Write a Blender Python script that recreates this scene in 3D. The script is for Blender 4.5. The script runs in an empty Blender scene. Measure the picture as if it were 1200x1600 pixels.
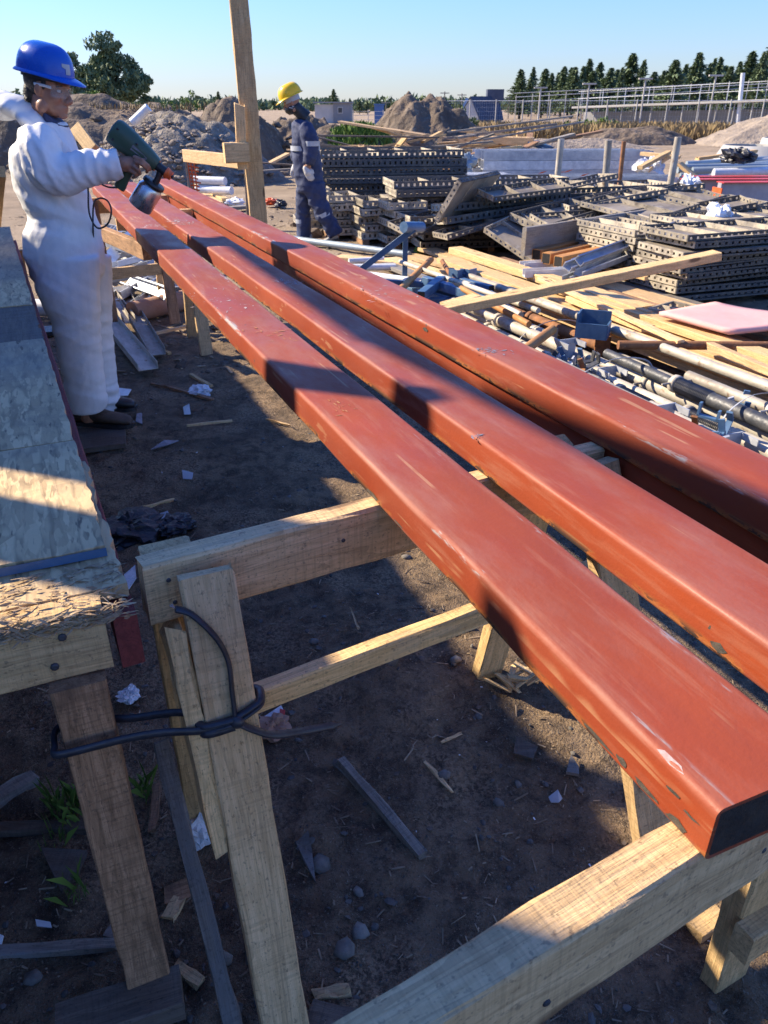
import bpy, math, random
import numpy as np
from mathutils import Vector, Matrix, Euler
from mathutils import noise as mnoise

SC = bpy.context.scene
COL = SC.collection
PI = math.pi
R = math.radians

# ------------------------------------------------------------------ camera
FPX, HZN, CAMH = 1200.0, 160.0, 1.6           # focal length and horizon in photo pixels, eye height
PITCH = math.atan((800 - HZN) / FPX)
cd = bpy.data.cameras.new('camera')
cam = bpy.data.objects.new('camera', cd)
COL.objects.link(cam)
cam.location = (0, 0, CAMH)
cam.rotation_euler = (PI / 2 - PITCH, 0, 0)
cd.sensor_fit = 'VERTICAL'
cd.sensor_height = 32.0
cd.lens = 32.0 * FPX / 1600
cd.clip_start = 0.02
cd.clip_end = 4000
cd.dof.use_dof = True
cd.dof.focus_distance = 1.5
cd.dof.aperture_fstop = 14.0
SC.camera = cam

# ------------------------------------------------------------------ light
SUN_H = Vector((-0.94, 0.34, 0)).normalized()
SUN_EL = R(34)
SUN_D = Vector((SUN_H.x * math.cos(SUN_EL), SUN_H.y * math.cos(SUN_EL), math.sin(SUN_EL)))
sl = bpy.data.lights.new('sun', 'SUN')
sl.energy = 5.0
sl.angle = R(0.55)
sl.color = (1.0, 0.85, 0.62)
so = bpy.data.objects.new('sun', sl)
COL.objects.link(so)
so.rotation_euler = SUN_D.to_track_quat('Z', 'Y').to_euler()
so.location = (-8, 4, 9)

W = bpy.data.worlds.new('World')
SC.world = W
W.use_nodes = True
wn = W.node_tree
sky = wn.nodes.new('ShaderNodeTexSky')
sky.sky_type = 'NISHITA'
sky.sun_disc = False
sky.sun_elevation = SUN_EL
sky.sun_rotation = math.atan2(SUN_H.x, SUN_H.y)
sky.air_density = 1.6
sky.dust_density = 0.0
sky.ozone_density = 6.0
bg = wn.nodes['Background']
tint = wn.nodes.new('ShaderNodeMix')
tint.data_type = 'RGBA'
tint.blend_type = 'MULTIPLY'
tint.inputs[0].default_value = 1.0
tint.inputs[7].default_value = (0.45, 0.59, 1.04, 1)     # the photograph's cool white balance, the whole sky alike
wn.links.new(sky.outputs[0], tint.inputs[6])
wn.links.new(tint.outputs[2], bg.inputs[0])
bg.inputs[1].default_value = 0.112

SC.view_settings.view_transform = 'Standard'
SC.view_settings.look = 'None'
SC.view_settings.gamma = 1
SC.view_settings.exposure = 1.15
SC.view_settings.use_curve_mapping = False
try:
    SC.cycles.use_denoising = True
    SC.cycles.max_bounces = 6
    SC.cycles.diffuse_bounces = 4
    SC.cycles.transparent_max_bounces = 6
except Exception:
    pass

# ------------------------------------------------------------------ places
CP, SP = math.cos(PITCH), math.sin(PITCH)


def at(px, py, z=0.0):
    """where a sight line of the photograph meets the level z"""
    dx, dy = px - 600, 800 - py
    s = (CAMH - z) / (FPX * SP - dy * CP)
    return Vector((dx * s, (FPX * CP + dy * SP) * s, z))


def atd(px, py, y):
    """where a sight line of the photograph is y metres ahead"""
    dx, dy = px - 600, 800 - py
    s = y / (FPX * CP + dy * SP)
    return Vector((dx * s, y, CAMH - (FPX * SP - dy * CP) * s))


UD = Vector((-0.397, 0.918, 0)).normalized()   # along the painted tubes
VD = Vector((UD.y, -UD.x, 0))                  # across them, to the right


def S(v, u, z=0.0):
    return VD * v + UD * u + Vector((0, 0, z))


# ------------------------------------------------------------------ objects
def tag(o, label=None, cat=None, group=None, kind=None):
    if label: o['label'] = label
    if cat:
        o['category'] = cat
        o['kind'] = 'thing'
    if group: o['group'] = group
    if kind: o['kind'] = kind
    return o


def thing(name, label, cat, loc=(0, 0, 0), rotz=0.0, group=None):
    o = bpy.data.objects.new(name, None)
    COL.objects.link(o)
    o.empty_display_size = 0.1
    o.location = loc
    o.rotation_euler = (0, 0, rotz)
    return tag(o, label, cat, group)


def basis(o):
    m = Matrix.LocRotScale(o.location, o.rotation_euler, o.scale)
    if o.parent is not None:
        return basis(o.parent) @ o.matrix_parent_inverse @ m
    return m


def link(name, me, M=None, parent=None):
    o = bpy.data.objects.new(name, me)
    COL.objects.link(o)
    if M is None:
        M = Matrix.Identity(4)
    loc, q, sc = M.decompose()
    o.location, o.rotation_euler, o.scale = loc, q.to_euler(), sc
    if parent is not None:
        o.parent = parent
        o.matrix_parent_inverse = basis(parent).inverted()
    return o


def frame(p0, p1, up=(0, 0, 1)):
    p0, p1 = Vector(p0), Vector(p1)
    x = (p1 - p0).normalized()
    z = Vector(up)
    z = z - x * z.dot(x)
    if z.length < 1e-4:
        z = Vector((1, 0, 0)) - x * x.x
    z.normalize()
    y = z.cross(x)
    M = Matrix((x, y, z)).transposed().to_4x4()
    M.translation = p0
    return M


class MB:
    def __init__(s):
        s.v, s.f, s.s, s.m = [], [], [], []

    def add(s, vs, fs, smooth=False, mi=0):
        b = len(s.v)
        s.v.extend(tuple(v) for v in vs)
        for f in fs:
            s.f.append(tuple(b + i for i in f))
            s.s.append(smooth)
            s.m.append(mi)

    def box(s, c, d, M=None, mi=0):
        hx, hy, hz = d[0] / 2, d[1] / 2, d[2] / 2
        vs = [Vector((c[0] + x * hx, c[1] + y * hy, c[2] + z * hz)) for x in (-1, 1) for y in (-1, 1) for z in (-1, 1)]
        if M is not None:
            vs = [M @ v for v in vs]
        s.add(vs, [(0, 1, 3, 2), (4, 6, 7, 5), (0, 4, 5, 1), (2, 3, 7, 6), (0, 2, 6, 4), (1, 5, 7, 3)], mi=mi)

    def rings(s, rings, cap=True, smooth=True, close=True, mi=0):
        n = len(rings[0])
        vs = [p for r in rings for p in r]
        fs = []
        for i in range(len(rings) - 1):
            for j in range(n if close else n - 1):
                k = (j + 1) % n
                fs.append((i * n + j, i * n + k, (i + 1) * n + k, (i + 1) * n + j))
        s.add(vs, fs, smooth, mi)
        if cap:
            s.add(rings[0], [tuple(range(n))[::-1]], False, mi)
            s.add(rings[-1], [tuple(range(n))], False, mi)

    def tube(s, pts, r, n=8, cap=True, mi=0):
        pts = [Vector(p) for p in pts]
        rs = r if isinstance(r, (list, tuple)) else [r] * len(pts)
        rings = []
        ref = None
        for i, p in enumerate(pts):
            t = (pts[min(i + 1, len(pts) - 1)] - pts[max(i - 1, 0)]).normalized()
            if ref is None:
                ref = Vector((0, 0, 1)) if abs(t.z) < 0.9 else Vector((1, 0, 0))
            a = (ref - t * ref.dot(t)).normalized()
            ref = a
            b = t.cross(a)
            rr = rs[i]
            ra, rb = rr if isinstance(rr, (list, tuple)) else (rr, rr)
            rings.append([p + a * (ra * math.cos(2 * PI * j / n)) + b * (rb * math.sin(2 * PI * j / n)) for j in range(n)])
        s.rings(rings, cap, True, mi=mi)

    def ell(s, c, r, M=None, nu=14, nv=9, mi=0):
        c = Vector(c)
        vs = []
        for i in range(nv + 1):
            th = PI * i / nv
            for j in range(nu):
                ph = 2 * PI * j / nu
                p = Vector((r[0] * math.sin(th) * math.cos(ph), r[1] * math.sin(th) * math.sin(ph), r[2] * math.cos(th)))
                vs.append(c + (M @ p if M is not None else p))
        fs = []
        for i in range(nv):
            for j in range(nu):
                k = (j + 1) % nu
                fs.append((i * nu + j, (i + 1) * nu + j, (i + 1) * nu + k, i * nu + k))
        s.add(vs, fs, True, mi)

    def lathe(s, prof, n=20, M=None, mi=0, cap=True):
        rings = []
        for r, z in prof:
            ring = [Vector((r * math.cos(2 * PI * j / n), r * math.sin(2 * PI * j / n), z)) for j in range(n)]
            rings.append([M @ p for p in ring] if M is not None else ring)
        s.rings(rings, cap, True, mi=mi)

    def mesh(s, name, mats=()):
        me = bpy.data.meshes.new(name)
        me.from_pydata(s.v, [], s.f)
        for m in (mats if isinstance(mats, (list, tuple)) else [mats]):
            me.materials.append(m)
        me.polygons.foreach_set('use_smooth', s.s)
        me.polygons.foreach_set('material_index', s.m)
        me.update()
        return me

    def build(s, name, mats, M=None, parent=None):
        return link(name, s.mesh(name, mats), M, parent)


def spline(pts, n=8):
    pts = [Vector(p) for p in pts]
    out = []
    for i in range(len(pts) - 1):
        a, b, c, d = pts[max(i - 1, 0)], pts[i], pts[i + 1], pts[min(i + 2, len(pts) - 1)]
        for k in range(n):
            t = k / n
            out.append(0.5 * ((2 * b) + (c - a) * t + (2 * a - 5 * b + 4 * c - d) * t * t + (3 * b - a - 3 * c + d) * t ** 3))
    out.append(pts[-1])
    return out


def board_mesh(name, L, w, t, mat, ch=None, jit=0.0007, seed=0, seg=None, rag=0.0, bow=0.0, notch=0.0):
    """a sawn board: length on X from 0, width on Y, thickness on Z; eased and slightly uneven edges"""
    rnd = random.Random(seed)
    ch = min(w, t) * 0.07 if ch is None else ch
    seg = seg or max(3, min(26, int(L / 0.07)))
    hw, ht = w / 2, t / 2
    prof = [(-hw, -ht + ch), (-hw + ch, -ht), (hw - ch, -ht), (hw, -ht + ch), (hw, ht - ch), (hw - ch, ht), (-hw + ch, ht), (-hw, ht - ch)]
    rings = []
    for i in range(seg + 1):
        f = i / seg
        x = L * f
        ring = []
        for (y, z) in prof:
            dx = 0
            if i in (0, seg):
                dx = rnd.uniform(-rag, rag)
            g = rnd.random()
            k = (1 - notch) if (notch and g < 0.2) else 1
            ring.append(Vector((x + dx, y * k + rnd.gauss(0, jit), z * k + rnd.gauss(0, jit) + bow * math.sin(PI * f))))
        rings.append(ring)
    mb = MB()
    mb.rings(rings, True, False)
    return mb.mesh(name, mat)


_seed = [100]


def board(name, p0, p1, w, t, mat, label=None, cat=None, group=None, parent=None, up=(0, 0, 1), **kw):
    _seed[0] += 1
    L = (Vector(p1) - Vector(p0)).length
    kw.setdefault('seed', _seed[0])
    o = link(name, board_mesh(name, L, w, t, mat, **kw), frame(p0, p1, up), parent)
    if label: tag(o, label, cat, group)
    return o


def pipe_mesh(name, L, r, mat, wall=0.004, n=14, open_ends=True):
    mb = MB()
    def ring(x, rr):
        return [Vector((x, rr * math.cos(2 * PI * j / n), rr * math.sin(2 * PI * j / n))) for j in range(n)]
    if open_ends:
        d = min(L * 0.45, 0.25)
        mb.rings([ring(d, r - wall), ring(0, r - wall)], True, True)
        mb.rings([ring(0, r - wall), ring(0, r)], False, False)
        mb.rings([ring(0, r), ring(L, r)], False, True)
        mb.rings([ring(L, r), ring(L, r - wall)], False, False)
        mb.rings([ring(L, r - wall), ring(L - d, r - wall)], True, True)
    else:
        mb.rings([ring(0, r), ring(L, r)], True, True)
    return mb.mesh(name, mat)


def pipe(name, p0, p1, r, mat, label=None, cat=None, group=None, parent=None, **kw):
    L = (Vector(p1) - Vector(p0)).length
    o = link(name, pipe_mesh(name, L, r, mat, **kw), frame(p0, p1), parent)
    if label: tag(o, label, cat, group)
    return o


def prof_mesh(name, prof, L, mat, smooth=False):
    mb = MB()
    mb.rings([[Vector((0, y, z)) for y, z in prof], [Vector((L, y, z)) for y, z in prof]], True, smooth)
    return mb.mesh(name, mat)


def channel_prof(w, h, t, lip=0.0):
    """a U channel open upwards, w wide and h deep"""
    a = w / 2
    if lip:
        return [(-a, 0), (a, 0), (a, h), (a - lip, h), (a - lip, h - t), (a - t, h - t), (a - t, t), (-a + t, t), (-a + t, h - t), (-a + lip, h - t), (-a + lip, h), (-a, h)]
    return [(-a, 0), (a, 0), (a, h), (a - t, h), (a - t, t), (-a + t, t), (-a + t, h), (-a, h)]


def tube_prof(w, h, r, n=5, dz=0.0):
    out = []
    for cx, cy, a0 in ((w / 2 - r, h / 2 - r, 0), (-w / 2 + r, h / 2 - r, 90), (-w / 2 + r, -h / 2 + r, 180), (w / 2 - r, -h / 2 + r, 270)):
        for i in range(n + 1):
            a = R(a0 + 90 * i / n)
            out.append((cx + r * math.cos(a), cy + r * math.sin(a) + dz))
    return out


def rect_tube_mesh(name, L, w, h, r, t, mats, xs=None, n=5, wob=0.0, seed=0):
    rnd = random.Random(seed)
    xs = xs or [0, L]
    P, Q = tube_prof(w, h, r, n), tube_prof(w - 2 * t, h - 2 * t, max(r - t, 0.001), n)
    mb = MB()
    rings = []
    for i, x in enumerate(xs):
        k = wob if 0 < i < len(xs) - 1 else 0
        oy, oz = rnd.gauss(0, k), rnd.gauss(0, k)
        rings.append([Vector((x, y + oy + rnd.gauss(0, k * 0.3), z + oz + rnd.gauss(0, k * 0.3))) for y, z in P])
    mb.rings(rings, False, True)
    d = min(0.6, L * 0.4)
    mb.rings([[Vector((d, y, z)) for y, z in Q], [Vector((0, y, z)) for y, z in Q]], True, True, mi=1)
    mb.rings([[Vector((0, y, z)) for y, z in Q], [Vector((0, y, z)) for y, z in P]], False, False)
    mb.rings([[Vector((L, y, z)) for y, z in P], [Vector((L, y, z)) for y, z in Q]], False, False, mi=1)
    mb.rings([[Vector((L, y, z)) for y, z in Q], [Vector((L - d, y, z)) for y, z in Q]], True, True, mi=1)
    return mb.mesh(name, mats)


# ------------------------------------------------------------------ materials
class NT:
    def __init__(s, name, rough=0.7, metal=0.0, spec=None):
        s.mat = bpy.data.materials.new(name)
        s.mat.use_nodes = True
        s.t = s.mat.node_tree
        s.b = s.t.nodes['Principled BSDF']
        s.b.inputs['Roughness'].default_value = rough
        s.b.inputs['Metallic'].default_value = metal
        if spec is not None:
            s.b.inputs['Specular IOR Level'].default_value = spec
        s.tc = s.t.nodes.new('ShaderNodeTexCoord')
        s.co = s.tc.outputs['Object']

    def n(s, t, **kw):
        nd = s.t.nodes.new(t)
        for k, v in kw.items():
            setattr(nd, k, v)
        return nd

    def set(s, sock, v):
        if isinstance(v, bpy.types.NodeSocket):
            s.t.links.new(v, sock)
        elif isinstance(v, (tuple, list)) and len(v) == 3 and sock.type == 'RGBA':
            sock.default_value = (*v, 1)
        else:
            sock.default_value = v

    def rand_offset(s, k=30.0):
        oi = s.n('ShaderNodeObjectInfo')
        s.rnd = oi.outputs['Random']
        m = s.n('ShaderNodeVectorMath', operation='SCALE')
        s.set(m.inputs[0], (1.0, 0.73, 0.37))
        m.inputs[0].default_value = (k, k * 0.73, k * 0.37)
        s.t.links.new(s.rnd, m.inputs['Scale'])
        a = s.n('ShaderNodeVectorMath', operation='ADD')
        s.t.links.new(s.co, a.inputs[0])
        s.t.links.new(m.outputs[0], a.inputs[1])
        s.co = a.outputs[0]
        return s.rnd

    def map(s, scale, co=None):
        m = s.n('ShaderNodeMapping')
        s.t.links.new(co or s.co, m.inputs[0])
        m.inputs['Scale'].default_value = scale if isinstance(scale, (tuple, list)) else (scale,) * 3
        return m.outputs[0]

    def noise(s, scale=5.0, detail=4.0, rough=0.6, co=None, st=None, dist=0.0):
        nd = s.n('ShaderNodeTexNoise')
        s.t.links.new(s.map(st, co) if st else (co or s.co), nd.inputs['Vector'])
        nd.inputs['Scale'].default_value = scale
        nd.inputs['Detail'].default_value = detail
        nd.inputs['Roughness'].default_value = rough
        nd.inputs['Distortion'].default_value = dist
        return nd.outputs['Fac']

    def voro(s, scale=5.0, co=None, st=None, out='Distance', feature='F1', rnd=1.0):
        nd = s.n('ShaderNodeTexVoronoi', feature=feature)
        s.t.links.new(s.map(st, co) if st else (co or s.co), nd.inputs['Vector'])
        nd.inputs['Scale'].default_value = scale
        nd.inputs['Randomness'].default_value = rnd
        return nd.outputs[out]

    def step(s, v, a, b, lo=0.0, hi=1.0):
        m = s.n('ShaderNodeMapRange', interpolation_type='SMOOTHSTEP')
        s.set(m.inputs[0], v)
        for i, x in enumerate((a, b, lo, hi)):
            m.inputs[i + 1].default_value = x
        return m.outputs[0]

    def math(s, op, a, b=0.0, clamp=False):
        m = s.n('ShaderNodeMath', operation=op, use_clamp=clamp)
        s.set(m.inputs[0], a)
        s.set(m.inputs[1], b)
        return m.outputs[0]

    def mix(s, f, a, b, blend='MIX'):
        m = s.n('ShaderNodeMix', data_type='RGBA', blend_type=blend)
        s.set(m.inputs[0], f)
        s.set(m.inputs[6], a)
        s.set(m.inputs[7], b)
        return m.outputs[2]

    def sep(s, co=None):
        m = s.n('ShaderNodeSeparateXYZ')
        s.t.links.new(co or s.tc.outputs['Object'], m.inputs[0])
        return m.outputs

    def color(s, c):
        s.set(s.b.inputs['Base Color'], c)

    def rough(s, r):
        s.set(s.b.inputs['Roughness'], r)

    def bump(s, h, strength=0.3, dist=0.01):
        m = s.n('ShaderNodeBump')
        s.t.links.new(h, m.inputs['Height'])
        m.inputs['Strength'].default_value = strength
        m.inputs['Distance'].default_value = dist
        s.t.links.new(m.outputs[0], s.b.inputs['Normal'])


def mat_wood(name, light, dark, grey=None, greyf=0.0, saw=0.35, rough=0.78, knots=True, stain=None):
    m = NT(name, rough)
    rnd = m.rand_offset()
    g = m.noise(9, 6, 0.65, st=(0.9, 9, 9), dist=0.4)
    c = m.mix(m.step(g, 0.3, 0.72), light, dark)
    ring = m.noise(3.2, 3, 0.5, st=(0.35, 6, 6), dist=1.2)
    rg = m.math('FRACT', m.math('MULTIPLY', ring, 9.0))
    c = m.mix(m.step(rg, 0.55, 1.0, 0, 0.42), c, tuple(x * 0.5 for x in dark))
    fine = m.noise(60, 3, 0.7, st=(0.25, 5, 5))
    c = m.mix(m.step(fine, 0.52, 0.75, 0, 0.35), c, tuple(x * 0.45 for x in dark))
    sm = m.noise(70, 2, 0.6, st=(2.2, 0.12, 0.12))
    sm2 = m.noise(6, 3, 0.6)
    sw = m.math('MULTIPLY', m.step(sm, 0.48, 0.62), m.step(sm2, 0.36, 0.56))
    dk = m.noise(160, 3, 0.7, st=(0.5, 1.2, 1.2))
    c = m.mix(m.math('MULTIPLY', sw, saw), c, tuple(x * 0.42 for x in dark))
    c = m.mix(m.step(dk, 0.60, 0.68, 0, 0.6), c, tuple(x * 0.3 for x in dark))
    blot = m.noise(2.6, 4, 0.6)
    c = m.mix(m.step(blot, 0.5, 0.75, 0, 0.4), c, tuple(x * 0.8 for x in dark))
    if knots:
        kd = m.voro(1.0, st=(2.6, 7.5, 7.5))
        k = m.step(m.math('ADD', kd, m.math('MULTIPLY', m.noise(14), 0.08)), 0.11, 0.2, 1, 0)
        c = m.mix(m.math('MULTIPLY', k, 0.8), c, (0.09, 0.045, 0.02))
    if grey is not None:
        gm = m.noise(2.2, 5, 0.7, st=(0.7, 3, 3))
        c = m.mix(m.step(gm, 0.62 - greyf * 0.5, 0.82 - greyf * 0.5, 0, 0.8), c, grey)
        sp = m.noise(120, 2, 0.5)
        c = m.mix(m.step(sp, 0.6, 0.72, 0, 0.4), c, (0.03, 0.028, 0.028))
    if stain is not None:
        sn = m.noise(3.5, 4, 0.6, st=(1, 2, 2))
        c = m.mix(m.step(sn, 0.52, 0.7, 0, 0.85), c, stain)
    v = m.math('ADD', m.math('MULTIPLY', rnd, 0.4), 0.8)
    cc = m.n('ShaderNodeVectorMath', operation='SCALE')
    m.t.links.new(c, cc.inputs[0])
    m.t.links.new(v, cc.inputs['Scale'])
    m.color(cc.outputs[0])
    m.bump(m.math('ADD', m.math('MULTIPLY', g, 0.6), m.math('ADD', m.math('MULTIPLY', sm, 0.9), fine)), 0.5, 0.004)
    return m.mat


def mat_mix(name, c1, c2, scale=4.0, c3=None, s3=20.0, t3=0.6, f3=0.8, rough=0.7, metal=0.0, bump=0.2, bs=None, bd=0.01, rnd=0.3, lo=0.35, hi=0.65, spec=None, st=None):
    m = NT(name, rough, metal, spec)
    r = m.rand_offset()
    a = m.noise(scale, 6, 0.65, st=st)
    c = m.mix(m.step(a, lo, hi), c1, c2)
    if c3 is not None:
        b = m.noise(s3, 5, 0.65)
        c = m.mix(m.step(b, t3, t3 + 0.1, 0, f3), c, c3)
    v = m.math('ADD', m.math('MULTIPLY', r, rnd), 1 - rnd / 2)
    cc = m.n('ShaderNodeVectorMath', operation='SCALE')
    m.t.links.new(c, cc.inputs[0])
    m.t.links.new(v, cc.inputs['Scale'])
    m.color(cc.outputs[0])
    m.rough(m.step(m.noise(scale * 3), 0.3, 0.7, max(rough - 0.12, 0.02), min(rough + 0.12, 1)))
    if bump:
        m.bump(m.noise(bs or scale * 6, 5, 0.6), bump, bd)
    return m.mat


def mat_paint():
    """red oxide primer on the steel tubes; local X runs along the tube, Y across, Z up"""
    m = NT('red_oxide_primer', 0.42, spec=0.32)
    oi = m.rand_offset(17)
    xyz = m.sep()
    ay, az = m.math('ABSOLUTE', xyz[1]), m.math('ABSOLUTE', xyz[2])
    side = m.step(ay, 0.066, 0.075)
    a = m.noise(2.2, 5, 0.6, st=(0.6, 2, 2))
    c = m.mix(m.step(a, 0.3, 0.7), (0.31, 0.056, 0.018), (0.24, 0.044, 0.018))
    mo = m.noise(7, 6, 0.75, st=(0.35, 1, 1))
    c = m.mix(m.step(mo, 0.38, 0.66, 0, 0.55), c, (0.225, 0.046, 0.024))
    # overspray dust, sheeny patches
    d = m.noise(26, 4, 0.7, st=(0.12, 1, 1))
    c = m.mix(m.step(d, 0.54, 0.72, 0, 0.4), c, (0.36, 0.15, 0.095))
    dust = m.noise(4.5, 6, 0.7, st=(0.5, 1.5, 1.5))
    c = m.mix(m.math('MULTIPLY', m.step(dust, 0.42, 0.68, 0, 0.5), m.step(az, 0.02, 0.034)), c, (0.29, 0.125, 0.10))
    # scratches along the length
    sc = m.noise(46, 2, 0.5, st=(0.03, 1, 1))
    brk = m.noise(3.4, 3, 0.6, st=(1, 1.6, 1.6))
    scf = m.math('MULTIPLY', m.step(sc, 0.63, 0.66), m.step(brk, 0.53, 0.60))
    c = m.mix(m.math('MULTIPLY', scf, 0.55), c, (0.44, 0.24, 0.13))
    # short rubbed dashes
    ds = m.noise(24, 3, 0.6, st=(0.35, 1.4, 1.4))
    dk = m.noise(1.9, 2, 0.5, st=(1, 1, 1))
    dsf = m.math('MULTIPLY', m.step(ds, 0.63, 0.67), m.step(dk, 0.55, 0.62))
    c = m.mix(m.math('MULTIPLY', dsf, 0.6), c, (0.40, 0.20, 0.11))
    # worn bends: pale dust on the upper bend, chips to grey steel on both
    e = m.math('ADD', m.math('MULTIPLY', ay, 1 / 0.076), m.math('MULTIPLY', az, 1 / 0.035))
    edge = m.step(e, 1.70, 1.82)
    en = m.noise(7, 6, 0.75, st=(0.5, 3, 3))
    c = m.mix(m.math('MULTIPLY', edge, m.step(en, 0.44, 0.68, 0, 0.38)), c, (0.36, 0.18, 0.13))
    up = m.step(xyz[2], 0.0, 0.01)
    g1 = m.noise(5.5, 6, 0.72, st=(0.35, 2.2, 2.2))
    c = m.mix(m.math('MULTIPLY', m.math('MULTIPLY', edge, up), m.step(g1, 0.58, 0.63, 0, 0.85)), c, (0.30, 0.29, 0.30))
    low = m.step(xyz[2], -0.014, -0.027)
    ch = m.noise(13, 6, 0.7, st=(0.35, 1, 1))
    chf = m.math('MULTIPLY', m.math('MULTIPLY', low, side), m.step(ch, 0.52, 0.55))
    c = m.mix(m.math('MULTIPLY', chf, 0.95), c, (0.045, 0.032, 0.026))
    ru = m.math('MULTIPLY', m.math('MULTIPLY', low, side), m.step(ch, 0.46, 0.53, 0, 0.7))
    c = m.mix(m.math('MULTIPLY', ru, m.math('SUBTRACT', 1.0, chf)), c, (0.40, 0.16, 0.04))
    # odd chips anywhere
    oc = m.noise(19, 4, 0.6)
    om = m.noise(1.3, 2, 0.5)
    c = m.mix(m.math('MULTIPLY', m.step(oc, 0.7, 0.72), m.step(om, 0.5, 0.56)), c, (0.07, 0.06, 0.06))
    m.color(c)
    m.rough(m.step(m.noise(6, 4, 0.6, st=(0.5, 1, 1)), 0.3, 0.7, 0.46, 0.72))
    m.bump(m.math('ADD', m.noise(140, 3, 0.6), m.math('MULTIPLY', m.noise(9.0, 3, 0.5), 3.0)), 0.16, 0.003)
    return m.mat


def mat_osb():
    m = NT('osb_sheet', 0.82)
    m.rand_offset(9)
    cols = None
    base = None
    for k, rot in enumerate((0.3, 1.35, 2.4)):
        mp = m.n('ShaderNodeMapping')
        m.t.links.new(m.co, mp.inputs[0])
        mp.inputs['Rotation'].default_value = (0, 0, rot)
        mp.inputs['Scale'].default_value = (9, 46, 40)
        v = m.n('ShaderNodeTexVoronoi')
        m.t.links.new(mp.outputs[0], v.inputs['Vector'])
        v.inputs['Scale'].default_value = 1.0
        sp = m.n('ShaderNodeSeparateColor')
        m.t.links.new(v.outputs['Color'], sp.inputs[0])
        col = m.mix(sp.outputs[0], (0.68, 0.485, 0.255), (0.43, 0.295, 0.15))
        ed = m.step(v.outputs['Distance'], 0.55, 0.8, 0, 0.45)
        col = m.mix(ed, col, (0.10, 0.07, 0.04))
        if base is None:
            base, h = col, sp.outputs[1]
        else:
            sel = m.step(m.noise(16 + 5 * k, 2, 0.5, co=mp.outputs[0], st=(0.06, 0.06, 0.06)), 0.47, 0.53)
            base = m.mix(sel, base, col)
            h = m.math('ADD', h, m.math('MULTIPLY', sp.outputs[1], sel))
    xyz = m.sep()
    # weathered grey blue stain away from the near end
    st = m.noise(1.6, 5, 0.65)
    far = m.step(xyz[0], 0.36, 0.62)
    blue = m.math('MULTIPLY', far, m.step(st, 0.28, 0.6, 0.1, 0.62))
    base = m.mix(blue, base, (0.15, 0.15, 0.135))
    dk = m.noise(5.0, 6, 0.75)
    base = m.mix(m.step(dk, 0.5, 0.75, 0, 0.55), base, (0.10, 0.085, 0.07))
    bl = m.math('MULTIPLY', m.step(m.noise(3.0, 4, 0.6), 0.56, 0.66, 0, 0.6), m.step(xyz[0], 0.8, 1.4))
    base = m.mix(bl, base, (0.06, 0.13, 0.17))
    cr = m.noise(60, 3, 0.6, st=(0.15, 0.7, 1))
    base = m.mix(m.step(cr, 0.64, 0.7, 0, 0.7), base, (0.05, 0.035, 0.025))
    m.color(base)
    m.bump(m.math('ADD', h, m.noise(90, 3, 0.6)), 0.28, 0.002)
    return m.mat


def mat_soil():
    m = NT('site_soil', 0.95, spec=0.15)
    xyz = m.sep()
    a = m.noise(1.1, 8, 0.7)
    b = m.noise(14, 6, 0.75)
    c = m.mix(m.step(a, 0.38, 0.62), (0.185, 0.130, 0.084), (0.30, 0.205, 0.125))
    c = m.mix(m.step(b, 0.42, 0.60, 0, 0.85), c, (0.082, 0.060, 0.043))
    f = m.noise(70, 4, 0.7)
    c = m.mix(m.step(f, 0.56, 0.7, 0, 0.65), c, (0.30, 0.235, 0.17))
    f2 = m.noise(150, 3, 0.7)
    c = m.mix(m.step(f2, 0.62, 0.7, 0, 0.8), c, (0.42, 0.36, 0.28))
    g4 = m.noise(420, 2, 0.7)
    c = m.mix(m.step(g4, 0.60, 0.66, 0, 0.6), c, (0.40, 0.33, 0.25))
    f3 = m.noise(210, 2, 0.6)
    c = m.mix(m.step(f3, 0.6, 0.68, 0, 0.7), c, (0.03, 0.025, 0.022))
    # a sprinkling of sawdust by the trestles
    sd = m.noise(1.9, 5, 0.65)
    c = m.mix(m.math('MULTIPLY', m.step(sd, 0.44, 0.62, 0, 0.8), m.step(m.noise(90, 3, 0.7), 0.42, 0.6)), c, (0.42, 0.30, 0.19))
    # drier, trampled ground further out
    dry = m.math('MULTIPLY', m.step(xyz[1], 4.5, 9.5, 0, 0.9), m.step(m.noise(0.35, 5, 0.65), 0.3, 0.6, 0.65, 1))
    dc = m.mix(m.step(m.noise(0.9, 7, 0.7), 0.35, 0.65), (0.44, 0.345, 0.245), (0.30, 0.235, 0.165))
    c = m.mix(dry, c, dc)
    m.color(c)
    m.bump(m.math('ADD', m.math('MULTIPLY', b, 1.6), m.math('ADD', m.math('MULTIPLY', f, 1.2), f2)), 0.8, 0.02)
    return m.mat


def mat_leaf(name, c1, c2):
    m = NT(name, 0.75, spec=0.25)
    g = m.n('ShaderNodeNewGeometry')
    r = g.outputs['Random Per Island']
    c = m.mix(r, c1, c2)
    m.color(c)
    return m.mat


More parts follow.
